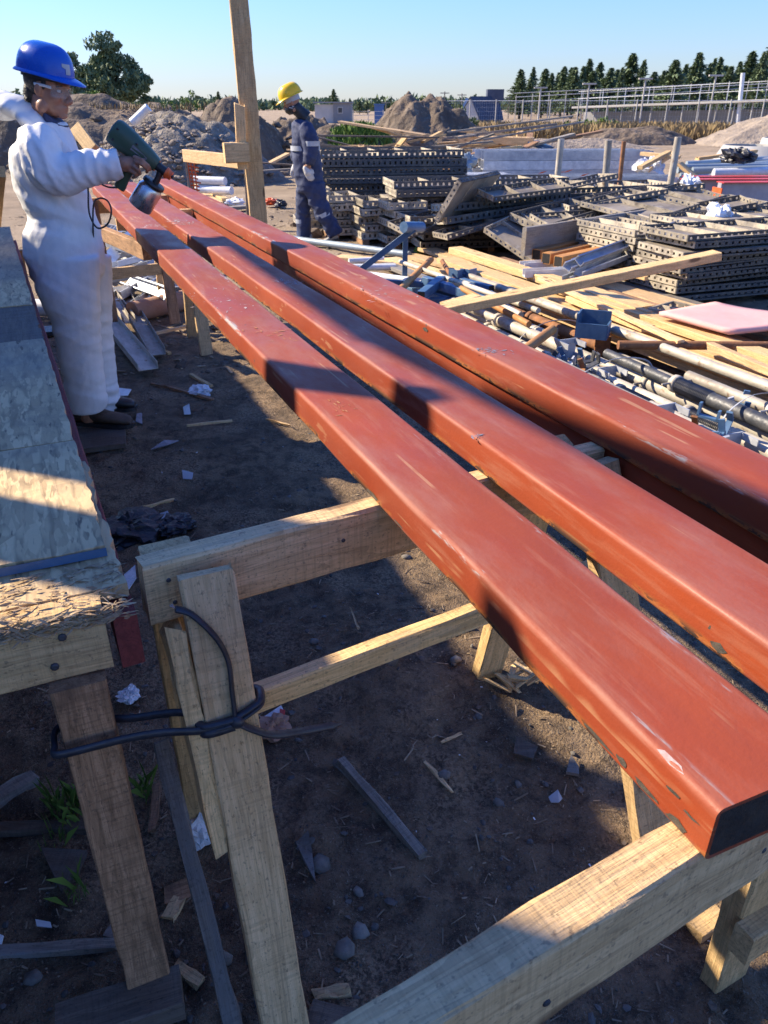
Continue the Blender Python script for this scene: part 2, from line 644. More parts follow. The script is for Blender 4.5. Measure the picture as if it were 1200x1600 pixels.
M = {}
M['pine'] = mat_wood('fresh_sawn_pine', (0.76, 0.525, 0.28), (0.55, 0.355, 0.17), grey=(0.32, 0.265, 0.20), greyf=0.10, saw=0.24)
M['pine2'] = mat_wood('yellow_pine', (0.76, 0.52, 0.255), (0.54, 0.35, 0.155), grey=(0.30, 0.265, 0.21), greyf=0.02, saw=0.22)
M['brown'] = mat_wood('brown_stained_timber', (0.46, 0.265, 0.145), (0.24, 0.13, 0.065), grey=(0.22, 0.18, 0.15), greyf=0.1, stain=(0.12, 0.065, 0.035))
M['grey'] = mat_wood('weathered_grey_timber', (0.30, 0.255, 0.20), (0.16, 0.135, 0.11), grey=(0.20, 0.195, 0.19), greyf=0.4)
M['redwood'] = mat_wood('red_painted_end', (0.26, 0.05, 0.04), (0.19, 0.035, 0.03), knots=False)
M['dkwood'] = mat_wood('dirty_dark_board', (0.17, 0.125, 0.09), (0.09, 0.066, 0.05), grey=(0.13, 0.115, 0.10), greyf=0.3)
M['osb'] = mat_osb()
M['strand'] = mat_mix('shredded_wood_strand', (0.48, 0.35, 0.21), (0.26, 0.17, 0.10), 30, rough=0.85, bump=0.3, rnd=0.5)
M['paint'] = mat_paint()
M['tubein'] = mat_mix('shade_dark_tube_inside', (0.018, 0.018, 0.02), (0.035, 0.032, 0.03), 30, rough=0.6, metal=0.3)  # inner walls near black: shade of the hollow put into the colour
M['soil'] = mat_soil()
M['galv'] = mat_mix('galvanised_steel', (0.50, 0.52, 0.55), (0.36, 0.38, 0.42), 9, (0.58, 0.58, 0.58), 30, 0.6, 0.5, rough=0.5, metal=0.3, bump=0.08, rnd=0.35)
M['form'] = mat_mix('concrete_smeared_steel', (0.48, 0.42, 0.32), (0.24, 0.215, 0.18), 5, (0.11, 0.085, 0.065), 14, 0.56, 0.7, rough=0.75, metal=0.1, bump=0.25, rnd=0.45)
M['formshade'] = mat_mix('shade_dark_form_steel', (0.066, 0.068, 0.074), (0.13, 0.115, 0.095), 5, (0.26, 0.235, 0.195), 9, 0.58, 0.75, rough=0.7, metal=0.15, bump=0.2, rnd=0.4)  # darker copy of the form steel: shade of the long sides put into colour
M['formface'] = mat_mix('form_face_sheet', (0.32, 0.275, 0.22), (0.18, 0.155, 0.13), 3, (0.36, 0.33, 0.28), 11, 0.58, 0.8, rough=0.6, metal=0.25, bump=0.15, rnd=0.35)
M['blue'] = mat_mix('worn_blue_enamel', (0.045, 0.105, 0.20), (0.075, 0.15, 0.26), 8, (0.25, 0.22, 0.19), 22, 0.63, 0.6, rough=0.5, bump=0.1)
M['rust'] = mat_mix('rusty_steel', (0.30, 0.13, 0.05), (0.17, 0.075, 0.035), 12, (0.40, 0.26, 0.16), 26, 0.6, 0.6, rough=0.85, bump=0.3)
M['rustor'] = mat_mix('orange_rust_film', (0.46, 0.225, 0.07), (0.32, 0.14, 0.045), 6, (0.25, 0.12, 0.05), 20, 0.6, 0.6, rough=0.7, metal=0.1, bump=0.15, st=(0.4, 2, 2))
M['prop'] = mat_mix('cement_smeared_prop', (0.50, 0.46, 0.39), (0.33, 0.29, 0.235), 7, (0.24, 0.14, 0.08), 18, 0.58, 0.75, rough=0.65, metal=0.15, bump=0.25, rnd=0.5, st=(0.5, 2, 2))
M['propdk'] = mat_mix('dark_steel', (0.05, 0.055, 0.065), (0.10, 0.10, 0.105), 14, (0.2, 0.14, 0.09), 22, 0.62, 0.6, rough=0.55, metal=0.4, bump=0.15)
M['white'] = mat_mix('white_plastic', (0.72, 0.73, 0.74), (0.58, 0.59, 0.60), 9, rough=0.45, bump=0.1, rnd=0.15)
M['bag'] = mat_mix('crumpled_white_film', (0.75, 0.77, 0.80), (0.62, 0.66, 0.72), 12, rough=0.35, bump=0.6, bs=26, bd=0.03, rnd=0.1)
M['card'] = mat_mix('cardboard_tube', (0.42, 0.25, 0.17), (0.34, 0.19, 0.125), 6, rough=0.85, bump=0.15)
M['pink'] = mat_mix('pink_foam_sheet', (0.66, 0.36, 0.34), (0.60, 0.32, 0.30), 3, (0.68, 0.45, 0.42), 16, 0.6, 0.4, rough=0.8, bump=0.05, rnd=0.05)
M['redsteel'] = mat_mix('red_painted_steel', (0.52, 0.05, 0.035), (0.40, 0.04, 0.03), 8, rough=0.45, bump=0.05)
M['greysteel'] = mat_mix('grey_primer_steel', (0.32, 0.31, 0.34), (0.25, 0.24, 0.27), 6, rough=0.5, bump=0.05)
M['orange'] = mat_mix('orange_plastic', (0.70, 0.13, 0.03), (0.58, 0.09, 0.02), 9, rough=0.5, bump=0.05)
M['rope'] = mat_mix('black_strip', (0.018, 0.021, 0.03), (0.032, 0.036, 0.05), 30, rough=0.42, bump=0.3, bs=60, bd=0.003, rnd=0.0, st=(1, 1, 1))
M['black'] = mat_mix('black_plastic', (0.015, 0.015, 0.017), (0.03, 0.03, 0.032), 20, rough=0.45, bump=0.1, rnd=0.1)
M['blackfilm'] = mat_mix('black_film', (0.012, 0.014, 0.02), (0.022, 0.024, 0.032), 10, rough=0.4, bump=0.5, bs=20, bd=0.02)
M['earth'] = mat_mix('dug_earth', (0.17, 0.125, 0.088), (0.095, 0.072, 0.054), 1.1, (0.30, 0.245, 0.18), 5, 0.55, 0.6, rough=0.95, bump=0.9, bs=5, bd=0.12, rnd=0.2)
M['gravelm'] = mat_mix('grey_gravel', (0.30, 0.255, 0.20), (0.165, 0.14, 0.11), 4, (0.44, 0.395, 0.33), 9, 0.56, 0.8, rough=0.95, bump=1.0, bs=9, bd=0.1, rnd=0.2)
M['tangravel'] = mat_mix('tan_ballast', (0.36, 0.29, 0.22), (0.24, 0.195, 0.155), 2, (0.46, 0.40, 0.33), 8, 0.57, 0.7, rough=0.95, bump=0.9, bs=7, bd=0.1, rnd=0.2)
M['stone'] = mat_mix('grey_stone', (0.21, 0.19, 0.165), (0.12, 0.105, 0.09), 22, rough=0.85, bump=0.4, rnd=0.7)
M['pebble'] = mat_mix('pebbles', (0.17, 0.155, 0.14), (0.075, 0.068, 0.062), 7, (0.34, 0.32, 0.29), 18, 0.64, 0.6, rough=0.85, bump=0.2)
M['chip'] = mat_mix('wood_chips', (0.40, 0.30, 0.19), (0.20, 0.145, 0.095), 6, (0.55, 0.46, 0.34), 11, 0.6, 0.8, rough=0.85, bump=0.2)
M['suit'] = mat_mix('white_coverall_cloth', (0.78, 0.79, 0.80), (0.70, 0.71, 0.73), 6, (0.62, 0.42, 0.37), 4, 0.70, 0.18, rough=0.55, bump=0.16, bs=18, bd=0.02, rnd=0)
M['navy'] = mat_mix('navy_coverall_cloth', (0.022, 0.032, 0.080), (0.034, 0.048, 0.11), 6, rough=0.8, bump=0.3, bs=20, bd=0.02, rnd=0)
M['reflect'] = mat_mix('silver_reflective_tape', (0.42, 0.45, 0.48), (0.34, 0.36, 0.39), 9, rough=0.5, bump=0.1, rnd=0)
M['skin'] = mat_mix('tanned_skin', (0.36, 0.185, 0.12), (0.28, 0.135, 0.085), 14, rough=0.5, bump=0.12, bs=60, bd=0.004, rnd=0)
M['hair'] = mat_mix('black_hair', (0.012, 0.011, 0.011), (0.025, 0.022, 0.02), 60, rough=0.5, bump=0.5, bs=90, bd=0.01, rnd=0)
M['hatblue'] = mat_mix('blue_hard_hat_shell', (0.004, 0.095, 0.52), (0.004, 0.085, 0.46), 5, rough=0.28, bump=0.03, rnd=0)
M['hatyel'] = mat_mix('yellow_hard_hat_shell', (0.82, 0.52, 0.01), (0.78, 0.48, 0.01), 5, rough=0.3, bump=0.03, rnd=0)
M['glove'] = mat_mix('pale_work_glove', (0.58, 0.57, 0.55), (0.46, 0.45, 0.43), 20, rough=0.8, bump=0.2, rnd=0)
M['boot'] = mat_mix('dusty_brown_boot', (0.11, 0.075, 0.055), (0.05, 0.038, 0.03), 12, rough=0.7, bump=0.3, rnd=0)
M['shoe'] = mat_mix('pale_dusty_shoe', (0.40, 0.38, 0.34), (0.29, 0.27, 0.24), 12, rough=0.7, bump=0.2, rnd=0)
M['green'] = mat_mix('dark_green_plastic', (0.045, 0.085, 0.055), (0.055, 0.10, 0.062), 9, rough=0.42, bump=0.05, rnd=0)
M['cup'] = mat_mix('brushed_aluminium', (0.55, 0.56, 0.58), (0.48, 0.49, 0.51), 9, (0.33, 0.07, 0.04), 5, 0.66, 0.8, rough=0.3, metal=0.9, bump=0.05, rnd=0)
M['bark'] = mat_mix('bark', (0.10, 0.075, 0.055), (0.06, 0.045, 0.035), 6, rough=0.9)
M['conifer'] = mat_leaf('conifer_needles', (0.075, 0.115, 0.060), (0.17, 0.22, 0.11))
M['broad'] = mat_leaf('broad_leaves', (0.05, 0.08, 0.03), (0.12, 0.17, 0.06))
M['weed'] = mat_leaf('green_weeds', (0.06, 0.12, 0.02), (0.17, 0.25, 0.05))
M['dry'] = mat_leaf('dry_grass', (0.30, 0.22, 0.11), (0.20, 0.14, 0.07))
M['concrete'] = mat_mix('pale_concrete', (0.42, 0.41, 0.385), (0.33, 0.32, 0.30), 0.8, (0.25, 0.235, 0.22), 3, 0.6, 0.5, rough=0.9, bump=0.2, rnd=0.15)
M['cabin'] = mat_mix('grey_cabin_cladding', (0.24, 0.24, 0.25), (0.20, 0.20, 0.21), 1, rough=0.7, rnd=0.05)
M['cabinw'] = mat_mix('pale_cabin_cladding', (0.48, 0.46, 0.43), (0.42, 0.40, 0.38), 1, rough=0.7, rnd=0.05)
M['roof'] = mat_mix('dark_blue_slate', (0.035, 0.045, 0.075), (0.05, 0.06, 0.095), 2, rough=0.6)
M['toilet'] = mat_mix('blue_plastic_cabin', (0.06, 0.13, 0.30), (0.05, 0.11, 0.26), 1, rough=0.5)
M['sheet'] = mat_mix('pale_blue_sheeting', (0.30, 0.37, 0.42), (0.24, 0.29, 0.34), 2, rough=0.5, metal=0.2, bump=0.1)
g = NT('clear_glass', 0.05)
g.b.inputs['Base Color'].default_value = (0.9, 0.92, 0.93, 1)
g.b.inputs['Alpha'].default_value = 0.13
M['glass'] = g.mat
g = NT('dark_window_glass', 0.1)
g.b.inputs['Base Color'].default_value = (0.05, 0.06, 0.07, 1)
M['pane'] = g.mat
M['chalk'] = mat_mix('chalk', (0.42, 0.38, 0.40), (0.34, 0.22, 0.21), 60, rough=0.9, bump=0, rnd=0)
M['ochre'] = mat_mix('ochre_paint_marks', (0.42, 0.20, 0.085), (0.34, 0.12, 0.05), 60, rough=0.8, bump=0, rnd=0)
M['bare'] = mat_mix('bare_grey_steel_spot', (0.25, 0.26, 0.30), (0.17, 0.17, 0.19), 40, rough=0.5, metal=0.2, bump=0.1, rnd=0.2)
M['chipdk'] = mat_mix('chipped_dark_spot', (0.05, 0.045, 0.04), (0.09, 0.075, 0.06), 60, rough=0.7, bump=0.2, rnd=0.2)

# ================================================================== the ground and what rises from it
def hash2(ix, iy, seed):
    h = (ix.astype(np.int64) * 374761393 + iy.astype(np.int64) * 668265263 + seed * 1442695041) & 0x7fffffff
    h = ((h ^ (h >> 13)) * 1274126177) & 0x7fffffff
    return ((h ^ (h >> 16)) & 0xffff) / 65535.0


def vnoise(x, y, seed=0):
    ix, iy = np.floor(x), np.floor(y)
    fx, fy = x - ix, y - iy
    fx, fy = fx * fx * (3 - 2 * fx), fy * fy * (3 - 2 * fy)
    a, b = hash2(ix, iy, seed), hash2(ix + 1, iy, seed)
    c, d = hash2(ix, iy + 1, seed), hash2(ix + 1, iy + 1, seed)
    return (a * (1 - fx) + b * fx) * (1 - fy) + (c * (1 - fx) + d * fx) * fy


def fbm(x, y, oct=4, seed=0, gain=0.5):
    s, a = 0, 1.0
    for k in range(oct):
        s = s + a * (vnoise(x, y, seed + k * 17) - 0.5)
        x, y, a = x * 2.03, y * 2.03, a * gain
    return s


def ground_z(x, y):
    near = np.clip(1.0 - (y - 7) / 6.0, 0, 1)
    z = 0.030 * fbm(x * 2.2, y * 2.2, 5, 3, 0.55) + 0.024 * fbm(x * 17, y * 17, 3, 8, 0.6)
    # a low drift of sawdust and loose soil under the first trestle
    d = np.exp(-(((x - 0.05) / 0.33) ** 2 + ((y - 1.98) / 0.30) ** 2))
    z = z + d * (0.055 + 0.05 * fbm(x * 7, y * 7, 3, 21))
    far = 0.05 * fbm(x * 0.8, y * 0.8, 4, 5)
    return z * near + far * (1 - near) - 0.012


def gz(x, y):
    return float(ground_z(np.array([x], dtype=float), np.array([y], dtype=float))[0])


def on_ground(px, py, dz=0.0):
    p = at(px, py)
    p.z = gz(p.x, p.y) + dz
    return p


ys = [-1.6]
while ys[-1] < 1500:
    ys.append(ys[-1] + max(0.022, 0.0115 * (ys[-1] + 0.6)))
ys = np.array(ys)
us = np.linspace(-1, 1, 300)
gx = us[None, :] * (2.4 + 0.95 * np.maximum(ys, 0))[:, None]
gy = np.repeat(ys[:, None], len(us), 1)
gzz = ground_z(gx, gy)
nr, nc = gx.shape
gv = np.stack([gx.ravel(), gy.ravel(), gzz.ravel()], 1)
i0 = (np.arange(nr - 1)[:, None] * nc + np.arange(nc - 1)[None, :]).ravel()
gf = np.stack([i0, i0 + 1, i0 + nc + 1, i0 + nc], 1)
gm = bpy.data.meshes.new('ground')
gm.vertices.add(len(gv))
gm.vertices.foreach_set('co', gv.ravel())
gm.loops.add(gf.size)
gm.loops.foreach_set('vertex_index', gf.ravel())
gm.polygons.add(len(gf))
gm.polygons.foreach_set('loop_start', np.arange(0, gf.size, 4))
gm.polygons.foreach_set('loop_total', np.full(len(gf), 4))
gm.polygons.foreach_set('use_smooth', np.ones(len(gf), dtype=bool))
gm.update()
gm.validate()
gm.materials.append(M['soil'])
tag(link('ground', gm), kind='structure', label='bare trodden building-site soil')


def mound(name, c, rx, ry, h, mat, label, seed=1, rz=0.0, rough=0.35, power=1.5, n=84, cat='mound'):
    rnd = np.random.RandomState(seed)
    u = np.linspace(-1.25, 1.25, n)
    X, Y = np.meshgrid(u, u)
    ang = np.arctan2(Y, X)
    r = np.sqrt(X * X + Y * Y) * (1 + 0.22 * fbm(np.cos(ang) * 2 + 9, np.sin(ang) * 2 + seed, 3, seed))
    base = np.clip(1 - r ** power, 0, 1)
    z = h * base * (1 + rough * 0.9 * fbm(X * 2.2 + seed, Y * 2.2, 3, seed, 0.5)) + (h * 0.10 * fbm(X * 7, Y * 7 + seed, 3, seed + 5) + h * 0.05 * fbm(X * 19, Y * 19, 2, seed + 9)) * np.clip(base * 6, 0, 1)
    z = np.where(base <= 0, -0.3, z)
    mb = MB()
    cz, sz = math.cos(rz), math.sin(rz)
    vs = [(rx * x, ry * y, zz) for x, y, zz in zip(X.ravel(), Y.ravel(), z.ravel())]
    fs = [(i * n + j, i * n + j + 1, (i + 1) * n + j + 1, (i + 1) * n + j) for i in range(n - 1) for j in range(n - 1)]
    mb.add(vs, fs, True)
    o = mb.build(name, mat, Matrix.Translation(Vector(c)) @ Matrix.Rotation(rz, 4, 'Z'))
    return tag(o, label, cat)


def rocks(mb, rnd, c, spread, n, r0, r1, zf=None):
    for _ in range(n):
        a, q = rnd.uniform(0, 2 * PI), math.sqrt(rnd.random())
        x, y = c[0] + spread[0] * q * math.cos(a), c[1] + spread[1] * q * math.sin(a)
        z = c[2] if zf is None else zf(x, y)
        rock(mb, rnd, (x, y, z), rnd.uniform(r0, r1))


def rock(mb, rnd, c, r, flat=0.7, smooth=False):
    t = (1 + 5 ** 0.5) / 2
    vs = [(-1, t, 0), (1, t, 0), (-1, -t, 0), (1, -t, 0), (0, -1, t), (0, 1, t), (0, -1, -t), (0, 1, -t), (t, 0, -1), (t, 0, 1), (-t, 0, -1), (-t, 0, 1)]
    fs = [(0, 11, 5), (0, 5, 1), (0, 1, 7), (0, 7, 10), (0, 10, 11), (1, 5, 9), (5, 11, 4), (11, 10, 2), (10, 7, 6), (7, 1, 8), (3, 9, 4), (3, 4, 2), (3, 2, 6), (3, 6, 8), (3, 8, 9), (4, 9, 5), (2, 4, 11), (6, 2, 10), (8, 6, 7), (9, 8, 1)]
    sx, sy, sz = rnd.uniform(0.7, 1.3), rnd.uniform(0.7, 1.3), rnd.uniform(0.5, 0.9) * flat
    q = Euler((rnd.uniform(-0.5, 0.5), rnd.uniform(-0.5, 0.5), rnd.uniform(0, 6.28))).to_matrix()
    k = r / 1.9
    mb.add([Vector(c) + q @ Vector((x * sx, y * sy, z * sz)) * (k * rnd.uniform(0.8, 1.2)) for x, y, z in vs], fs, smooth)


# mounds of spoil round the edge of the yard
mound('soil_mound', (-8.8, 25.5, -0.05), 5.0, 2.8, 1.72, M['earth'], 'long brown spoil bank behind the worker in white, with trees beyond it', 3, 0.1, 0.55, 3.0)
mound('soil_mound', (-4.2, 23.5, -0.05), 1.8, 1.9, 1.50, M['earth'], 'dark earth hump behind the tall wooden post and rail', 11, 0.3, 0.5, 2.6)
mound('gravel_mound', (-4.9, 19.5, -0.05), 2.5, 1.9, 1.30, M['gravelm'], 'grey rubbly gravel heap left of the tall wooden post', 5, 0.0, 0.5, 2.0)
mound('soil_mound', (-1.1, 24.5, -0.05), 2.2, 1.6, 1.05, M['earth'], 'low green-topped earth hump right of the walking worker', 23, 0.0, 0.5, 2.4)
mound('soil_mound', (1.55, 30.0, -0.05), 2.3, 2.2, 1.85, M['earth'], 'steep dark earth heap behind the scrap timber pile', 31, 0.2, 0.6, 2.2)
mound('soil_mound', (3.1, 29.0, -0.05), 2.1, 1.6, 0.85, M['earth'], 'low dark tail of earth running right from the steep heap', 33, 0.2, 0.5, 2.0)
mound('soil_mound', (-2.6, 27.5, -0.05), 1.6, 1.6, 1.25, M['earth'], 'brown earth hump behind the head of the walking worker', 35, 0.0, 0.5, 2.4)
mound('gravel_mound', (17.2, 37.0, -0.05), 4.0, 3.2, 1.30, M['tangravel'], 'pale conical ballast heap by the far fence on the right', 41, 0.0, 0.2, 1.2)
mound('soil_mound', (10.8, 37.5, -0.05), 2.8, 1.2, 0.72, M['earth'], 'low dark earth bank between dry grass and the ballast heap', 43, 0.0, 0.5, 2.0)
mound('soil_mound', (6.6, 33.5, -0.05), 4.6, 1.1, 0.42, M['tangravel'], 'low tan strip of soil in front of the dry grass', 44, 0.0, 0.5, 2.0)

# rubble lying on the gravel heap and the banks
rnd = random.Random(5)
mb = MB()
for _ in range(620):
    a, q = rnd.uniform(0, 6.28), rnd.random() ** 0.6
    x, y = -4.9 + 2.3 * q * math.cos(a), 19.2 - abs(1.9 * q * math.sin(a))
    h = 1.28 * max(0, 1 - (((x + 4.9) / 2.5) ** 2 + ((y - 19.5) / 1.9) ** 2))
    rock(mb, rnd, (x, y, h), rnd.uniform(0.02, 0.10))
tag(mb.build('rubble', M['tangravel']), 'loose grey rubble spilling down the gravel heap', kind='stuff')
mb = MB()
for _ in range(420):
    x, y = rnd.uniform(-12, -2.4), rnd.uniform(20.5, 24.5)
    rock(mb, rnd, (x, y, max(0.0, (y - 22.2) * 0.6) * rnd.uniform(0.4, 1)), rnd.uniform(0.04, 0.2))
tag(mb.build('rubble', M['earth']), 'clods fallen at the foot of the spoil banks', kind='stuff')


# ------------------------------------------------------------------ plants
def leaf_cloud(mb, rnd, c, r, n, size, droop=0.0):
    for _ in range(n):
        d = Vector((rnd.gauss(0, 1), rnd.gauss(0, 1), rnd.gauss(0, 1))).normalized() * (rnd.random() ** 0.4)
        p = Vector(c) + Vector((d.x * r[0], d.y * r[1], d.z * r[2]))
        q = Euler((rnd.uniform(0, 6.28), rnd.uniform(0, 6.28), rnd.uniform(0, 6.28))).to_matrix()
        s = size * rnd.uniform(0.5, 1.3)
        mb.add([p + q @ Vector((-s, -s * 0.35, 0)), p + q @ Vector((s, -s * 0.2, 0)), p + q @ Vector((s * 0.1, s * 0.7, 0))], [(0, 1, 2)])


def conifer_meshes(h, seed, wide=0.22):
    rnd = random.Random(seed)
    t = MB()
    t.tube([(0, 0, 0), (0, 0, h * 0.5), (0.02 * h, 0, h * 0.97)], [0.02 * h, 0.013 * h, 0.003 * h], 7)
    c = MB()
    n = int(34)
    for i in range(n):
        f = i / n
        z = h * (0.12 + 0.86 * f)
        rr = h * wide * (1 - f) ** 0.95 * rnd.uniform(0.65, 1.2) + 0.06
        for b in range(rnd.randint(8, 11)):
            a = rnd.uniform(0, 6.28)
            L = rr * rnd.uniform(0.6, 1.15)
            for k in range(13):
                q = (k + rnd.random()) / 13
                p = Vector((math.cos(a) * L * q, math.sin(a) * L * q, z + h * 0.045 * q * rnd.uniform(-0.2, 1.0) - 0.1 * L * q * q))
                s = h * 0.024 * rnd.uniform(0.6, 1.3)
                m3 = Euler((rnd.uniform(-0.9, 0.9), rnd.uniform(-0.9, 0.9), a + rnd.uniform(-0.7, 0.7))).to_matrix()
                c.add([p + m3 @ Vector((-s, -s * 0.4, 0)), p + m3 @ Vector((s * 1.3, 0, 0)), p + m3 @ Vector((-s * 0.5, s * 0.6, s * 0.3))], [(0, 1, 2)])
    return t.mesh('trunk', M['bark']), c.mesh('crown', M['conifer'])


CON = [conifer_meshes(8.0, s, w) for s, w in ((1, 0.27), (2, 0.33), (3, 0.24), (4, 0.30))]


def conifer(px, top, dist, k, label):
    base = atd(px, 170, dist)
    tp = atd(px, top, dist)
    t = thing('conifer_tree', label, 'tree', (base.x, base.y, 0), k * 1.7, 'conifers along the far side of the site')
    s = tp.z * (1.22 + 0.16 * math.sin(k * 5.3)) / 8.0
    sx = s * (1.45 + 0.4 * math.sin(k * 2.9 + 1))
    for nm, me in zip(('trunk', 'crown'), CON[k % 4]):
        link(nm, me, Matrix.Translation((base.x, base.y, 0)) @ Matrix.Rotation(k * 1.7, 4, 'Z') @ Matrix.Diagonal((sx, sx, s, 1)), t)


cx = [(812, 128), (826, 122), (846, 126), (858, 122), (876, 121), (893, 124), (905, 118), (921, 116), (935, 124), (948, 112), (965, 120), (979, 108), (997, 113), (1015, 120), (1029, 112), (1046, 98), (1062, 112), (1080, 106), (1099, 118), (1113, 105), (1131, 108), (1144, 98), (1160, 92), (1177, 104), (1190, 96), (1212, 90)]
CL = ['leftmost, at the open end of the row', 'second from the open end', 'third from the open end', 'left of the first T-topped lamp post', 'close behind the first T-topped lamp post', 'just right of the first T-topped lamp post', 'short one before the second lamp post', 'behind the second lamp post', 'low one right of the second lamp post', 'pointed one midway between the second and third lamp posts', 'low one in the middle gap', 'tall one left of the third lamp post', 'bushy one left of the third lamp post', 'low broad one behind the third lamp post', 'one right after the third lamp post', 'tallest of the middle of the row', 'rounded one after the tallest middle tree', 'slim one before the fourth lamp post', 'low one behind the fourth lamp post', 'one just right of the fourth lamp post', 'one left of the thick white mast', 'tall one directly behind the thick white mast', 'tallest one right of the thick white mast', 'third from the right end of the row', 'second from the right end of the row', 'rightmost, cut by the edge of the photo']
for i, (px, ty) in enumerate(cx):
    conifer(px, ty + 3, 95 + (i * 37 % 23), i, 'conifer in the far row, ' + CL[i])
rnd = random.Random(19)
for k in range(20):
    px = 808 + 21 * k + rnd.uniform(-6, 6)
    conifer(px, rnd.uniform(112, 132) - 0.02 * (px - 800), 118 + rnd.uniform(0, 14), k + 50, 'conifer of the second row, half hidden behind the front conifers')
for i, (px, ty, d, lab) in enumerate(((343, 153, 120, 'tiny dark conifer on the skyline just left of the wooden post'), (522, 150, 120, 'small pointed conifer rising behind the grey cabin roof'), (547, 158, 125, 'small faint conifer at the right end of the cabin'), (562, 158, 130, 'small round conifer between the cabin and the blue toilet'), (574, 157, 130, 'small conifer just left of the blue toilet'))):
    conifer(px, ty, d, i + 30, lab)


def broad_tree(name, base, h, lobes, label, seed, nleaf=420, size=0.07, cat='tree', mat='broad', group=None):
    rnd = random.Random(seed)
    t = thing(name, label, cat, base, 0, group)
    Mb = Matrix.Translation(Vector(base))
    tr = MB()
    tr.tube([(0, 0, -0.1), (0.04 * h, 0, h * 0.3), (-0.02 * h, 0.02, h * 0.62)], [0.035 * h, 0.026 * h, 0.014 * h], 8)
    for (x, y, z, r) in lobes:
        tr.tube([(0, 0, h * 0.28), (x * 0.5, y * 0.5, (z + h * 0.28) * 0.52), (x, y, z)], [0.018 * h, 0.012 * h, 0.005 * h], 6)
    tr.build('trunk', M['bark'], Mb, t)
    cr = MB()
    for (x, y, z, r) in lobes:
        for k in range(7):
            d = Vector((rnd.gauss(0, 1), rnd.gauss(0, 1), rnd.gauss(0, 0.7))).normalized() * r * 0.75
            leaf_cloud(cr, rnd, (x + d.x, y + d.y, z + d.z), (r * 0.5, r * 0.5, r * 0.33), nleaf // 7, size)
    cr.build('crown', M[mat], Mb, t)
    return t


b1 = atd(176, 170, 34)
broad_tree('pine_tree', (b1.x, 34, 0.6), 3.2, [(-1.0, 0, 1.6, 0.7), (0, 0.2, 2.5, 0.85), (0.75, 0, 1.8, 0.75), (-0.3, -0.3, 1.2, 0.8), (0.4, 0.1, 2.1, 0.7), (1.1, 0, 1.3, 0.55), (-0.55, 0, 2.0, 0.6), (-0.2, 0.1, 2.2, 0.6), (0.35, 0, 2.75, 0.45), (1.3, 0, 1.7, 0.4), (-0.9, 0.1, 1.9, 0.45)], 'bushy dark pine above the spoil bank behind the worker in white', 7, 900, 0.095, mat='conifer')
b2 = atd(118, 170, 32)
broad_tree('pine_tree', (b2.x, 32, 0.5), 2.9, [(-0.3, 0, 1.9, 0.6), (0.15, 0.1, 1.3, 0.55), (-0.1, 0, 2.4, 0.42), (0.2, 0, 0.8, 0.5)], 'dark pine partly hidden behind the face of the worker in white', 8, 760, 0.09, mat='conifer')
b3 = atd(150, 170, 29)
broad_tree('bush', (b3.x, 29, 1.0), 1.0, [(-0.6, 0, 0.4, 0.35), (0, 0, 0.55, 0.4), (0.8, 0, 0.4, 0.4), (1.4, 0, 0.3, 0.3), (-1.1, 0, 0.3, 0.3)], 'yellow-green scrub along the top of the spoil bank', 9, 300, 0.055, 'bush', 'weed')
b4 = atd(695, 178, 33)
broad_tree('bush', (b4.x, 33, 0.3), 1.6, [(-0.4, 0, 1.3, 0.5), (0.3, 0, 0.95, 0.55), (0.8, 0, 0.55, 0.45)], 'green bush growing behind the steep dark earth heap', 10, 360, 0.07, 'bush')
for px, py, lab, sd in ((905, 200, 'small green bush in the dry grass, left one', 12), (937, 198, 'wider green bush in the dry grass, right one', 13)):
    b = atd(px, py, 44)
    broad_tree('bush', (b.x, 44, 0), 0.9, [(-0.5, 0, 0.4, 0.4), (0.3, 0, 0.5, 0.5), (0.9, 0, 0.35, 0.35)], lab, sd, 260, 0.08, 'bush', 'weed', 'green bushes in the dry grass')
for px, py, d, hh, lab, sd in ((297, 176, 24, 0.6, 'spindly sapling on the skyline beside the gravel heap', 14), (262, 172, 26, 0.35, 'small tuft of scrub on the spoil bank crest', 15)):
    b = atd(px, py, d)
    broad_tree('sapling', (b.x, d, b.z - 0.15), hh, [(-0.12, 0, hh * 0.8, 0.12), (0.1, 0, hh, 0.1), (0.2, 0, hh * 0.6, 0.1)], lab, sd, 50, 0.04, 'sapling', 'weed')

# the green cap of the low hump, grass, dry weeds
def blades(name, spots, mat, label, h0, h1, seed, w=0.02):
    rnd = random.Random(seed)
    mb = MB()
    for (x, y, z, n, sp) in spots:
        for _ in range(n):
            a, q = rnd.uniform(0, 6.28), math.sqrt(rnd.random()) * sp
            p = Vector((x + q * math.cos(a), y + q * math.sin(a), z))
            h = rnd.uniform(h0, h1)
            b = rnd.uniform(0, 6.28)
            d = Vector((math.cos(b), math.sin(b), 0))
            s = d.cross(Vector((0, 0, 1))) * w
            ln = d * h * rnd.uniform(0.1, 0.7)
            mb.add([p - s, p + s, p + ln * 0.4 + Vector((0, 0, h * 0.7)) + s * 0.6, p + ln + Vector((0, 0, h))], [(0, 1, 2), (0, 2, 3)])
    return tag(mb.build(name, M[mat]), label, kind='stuff')


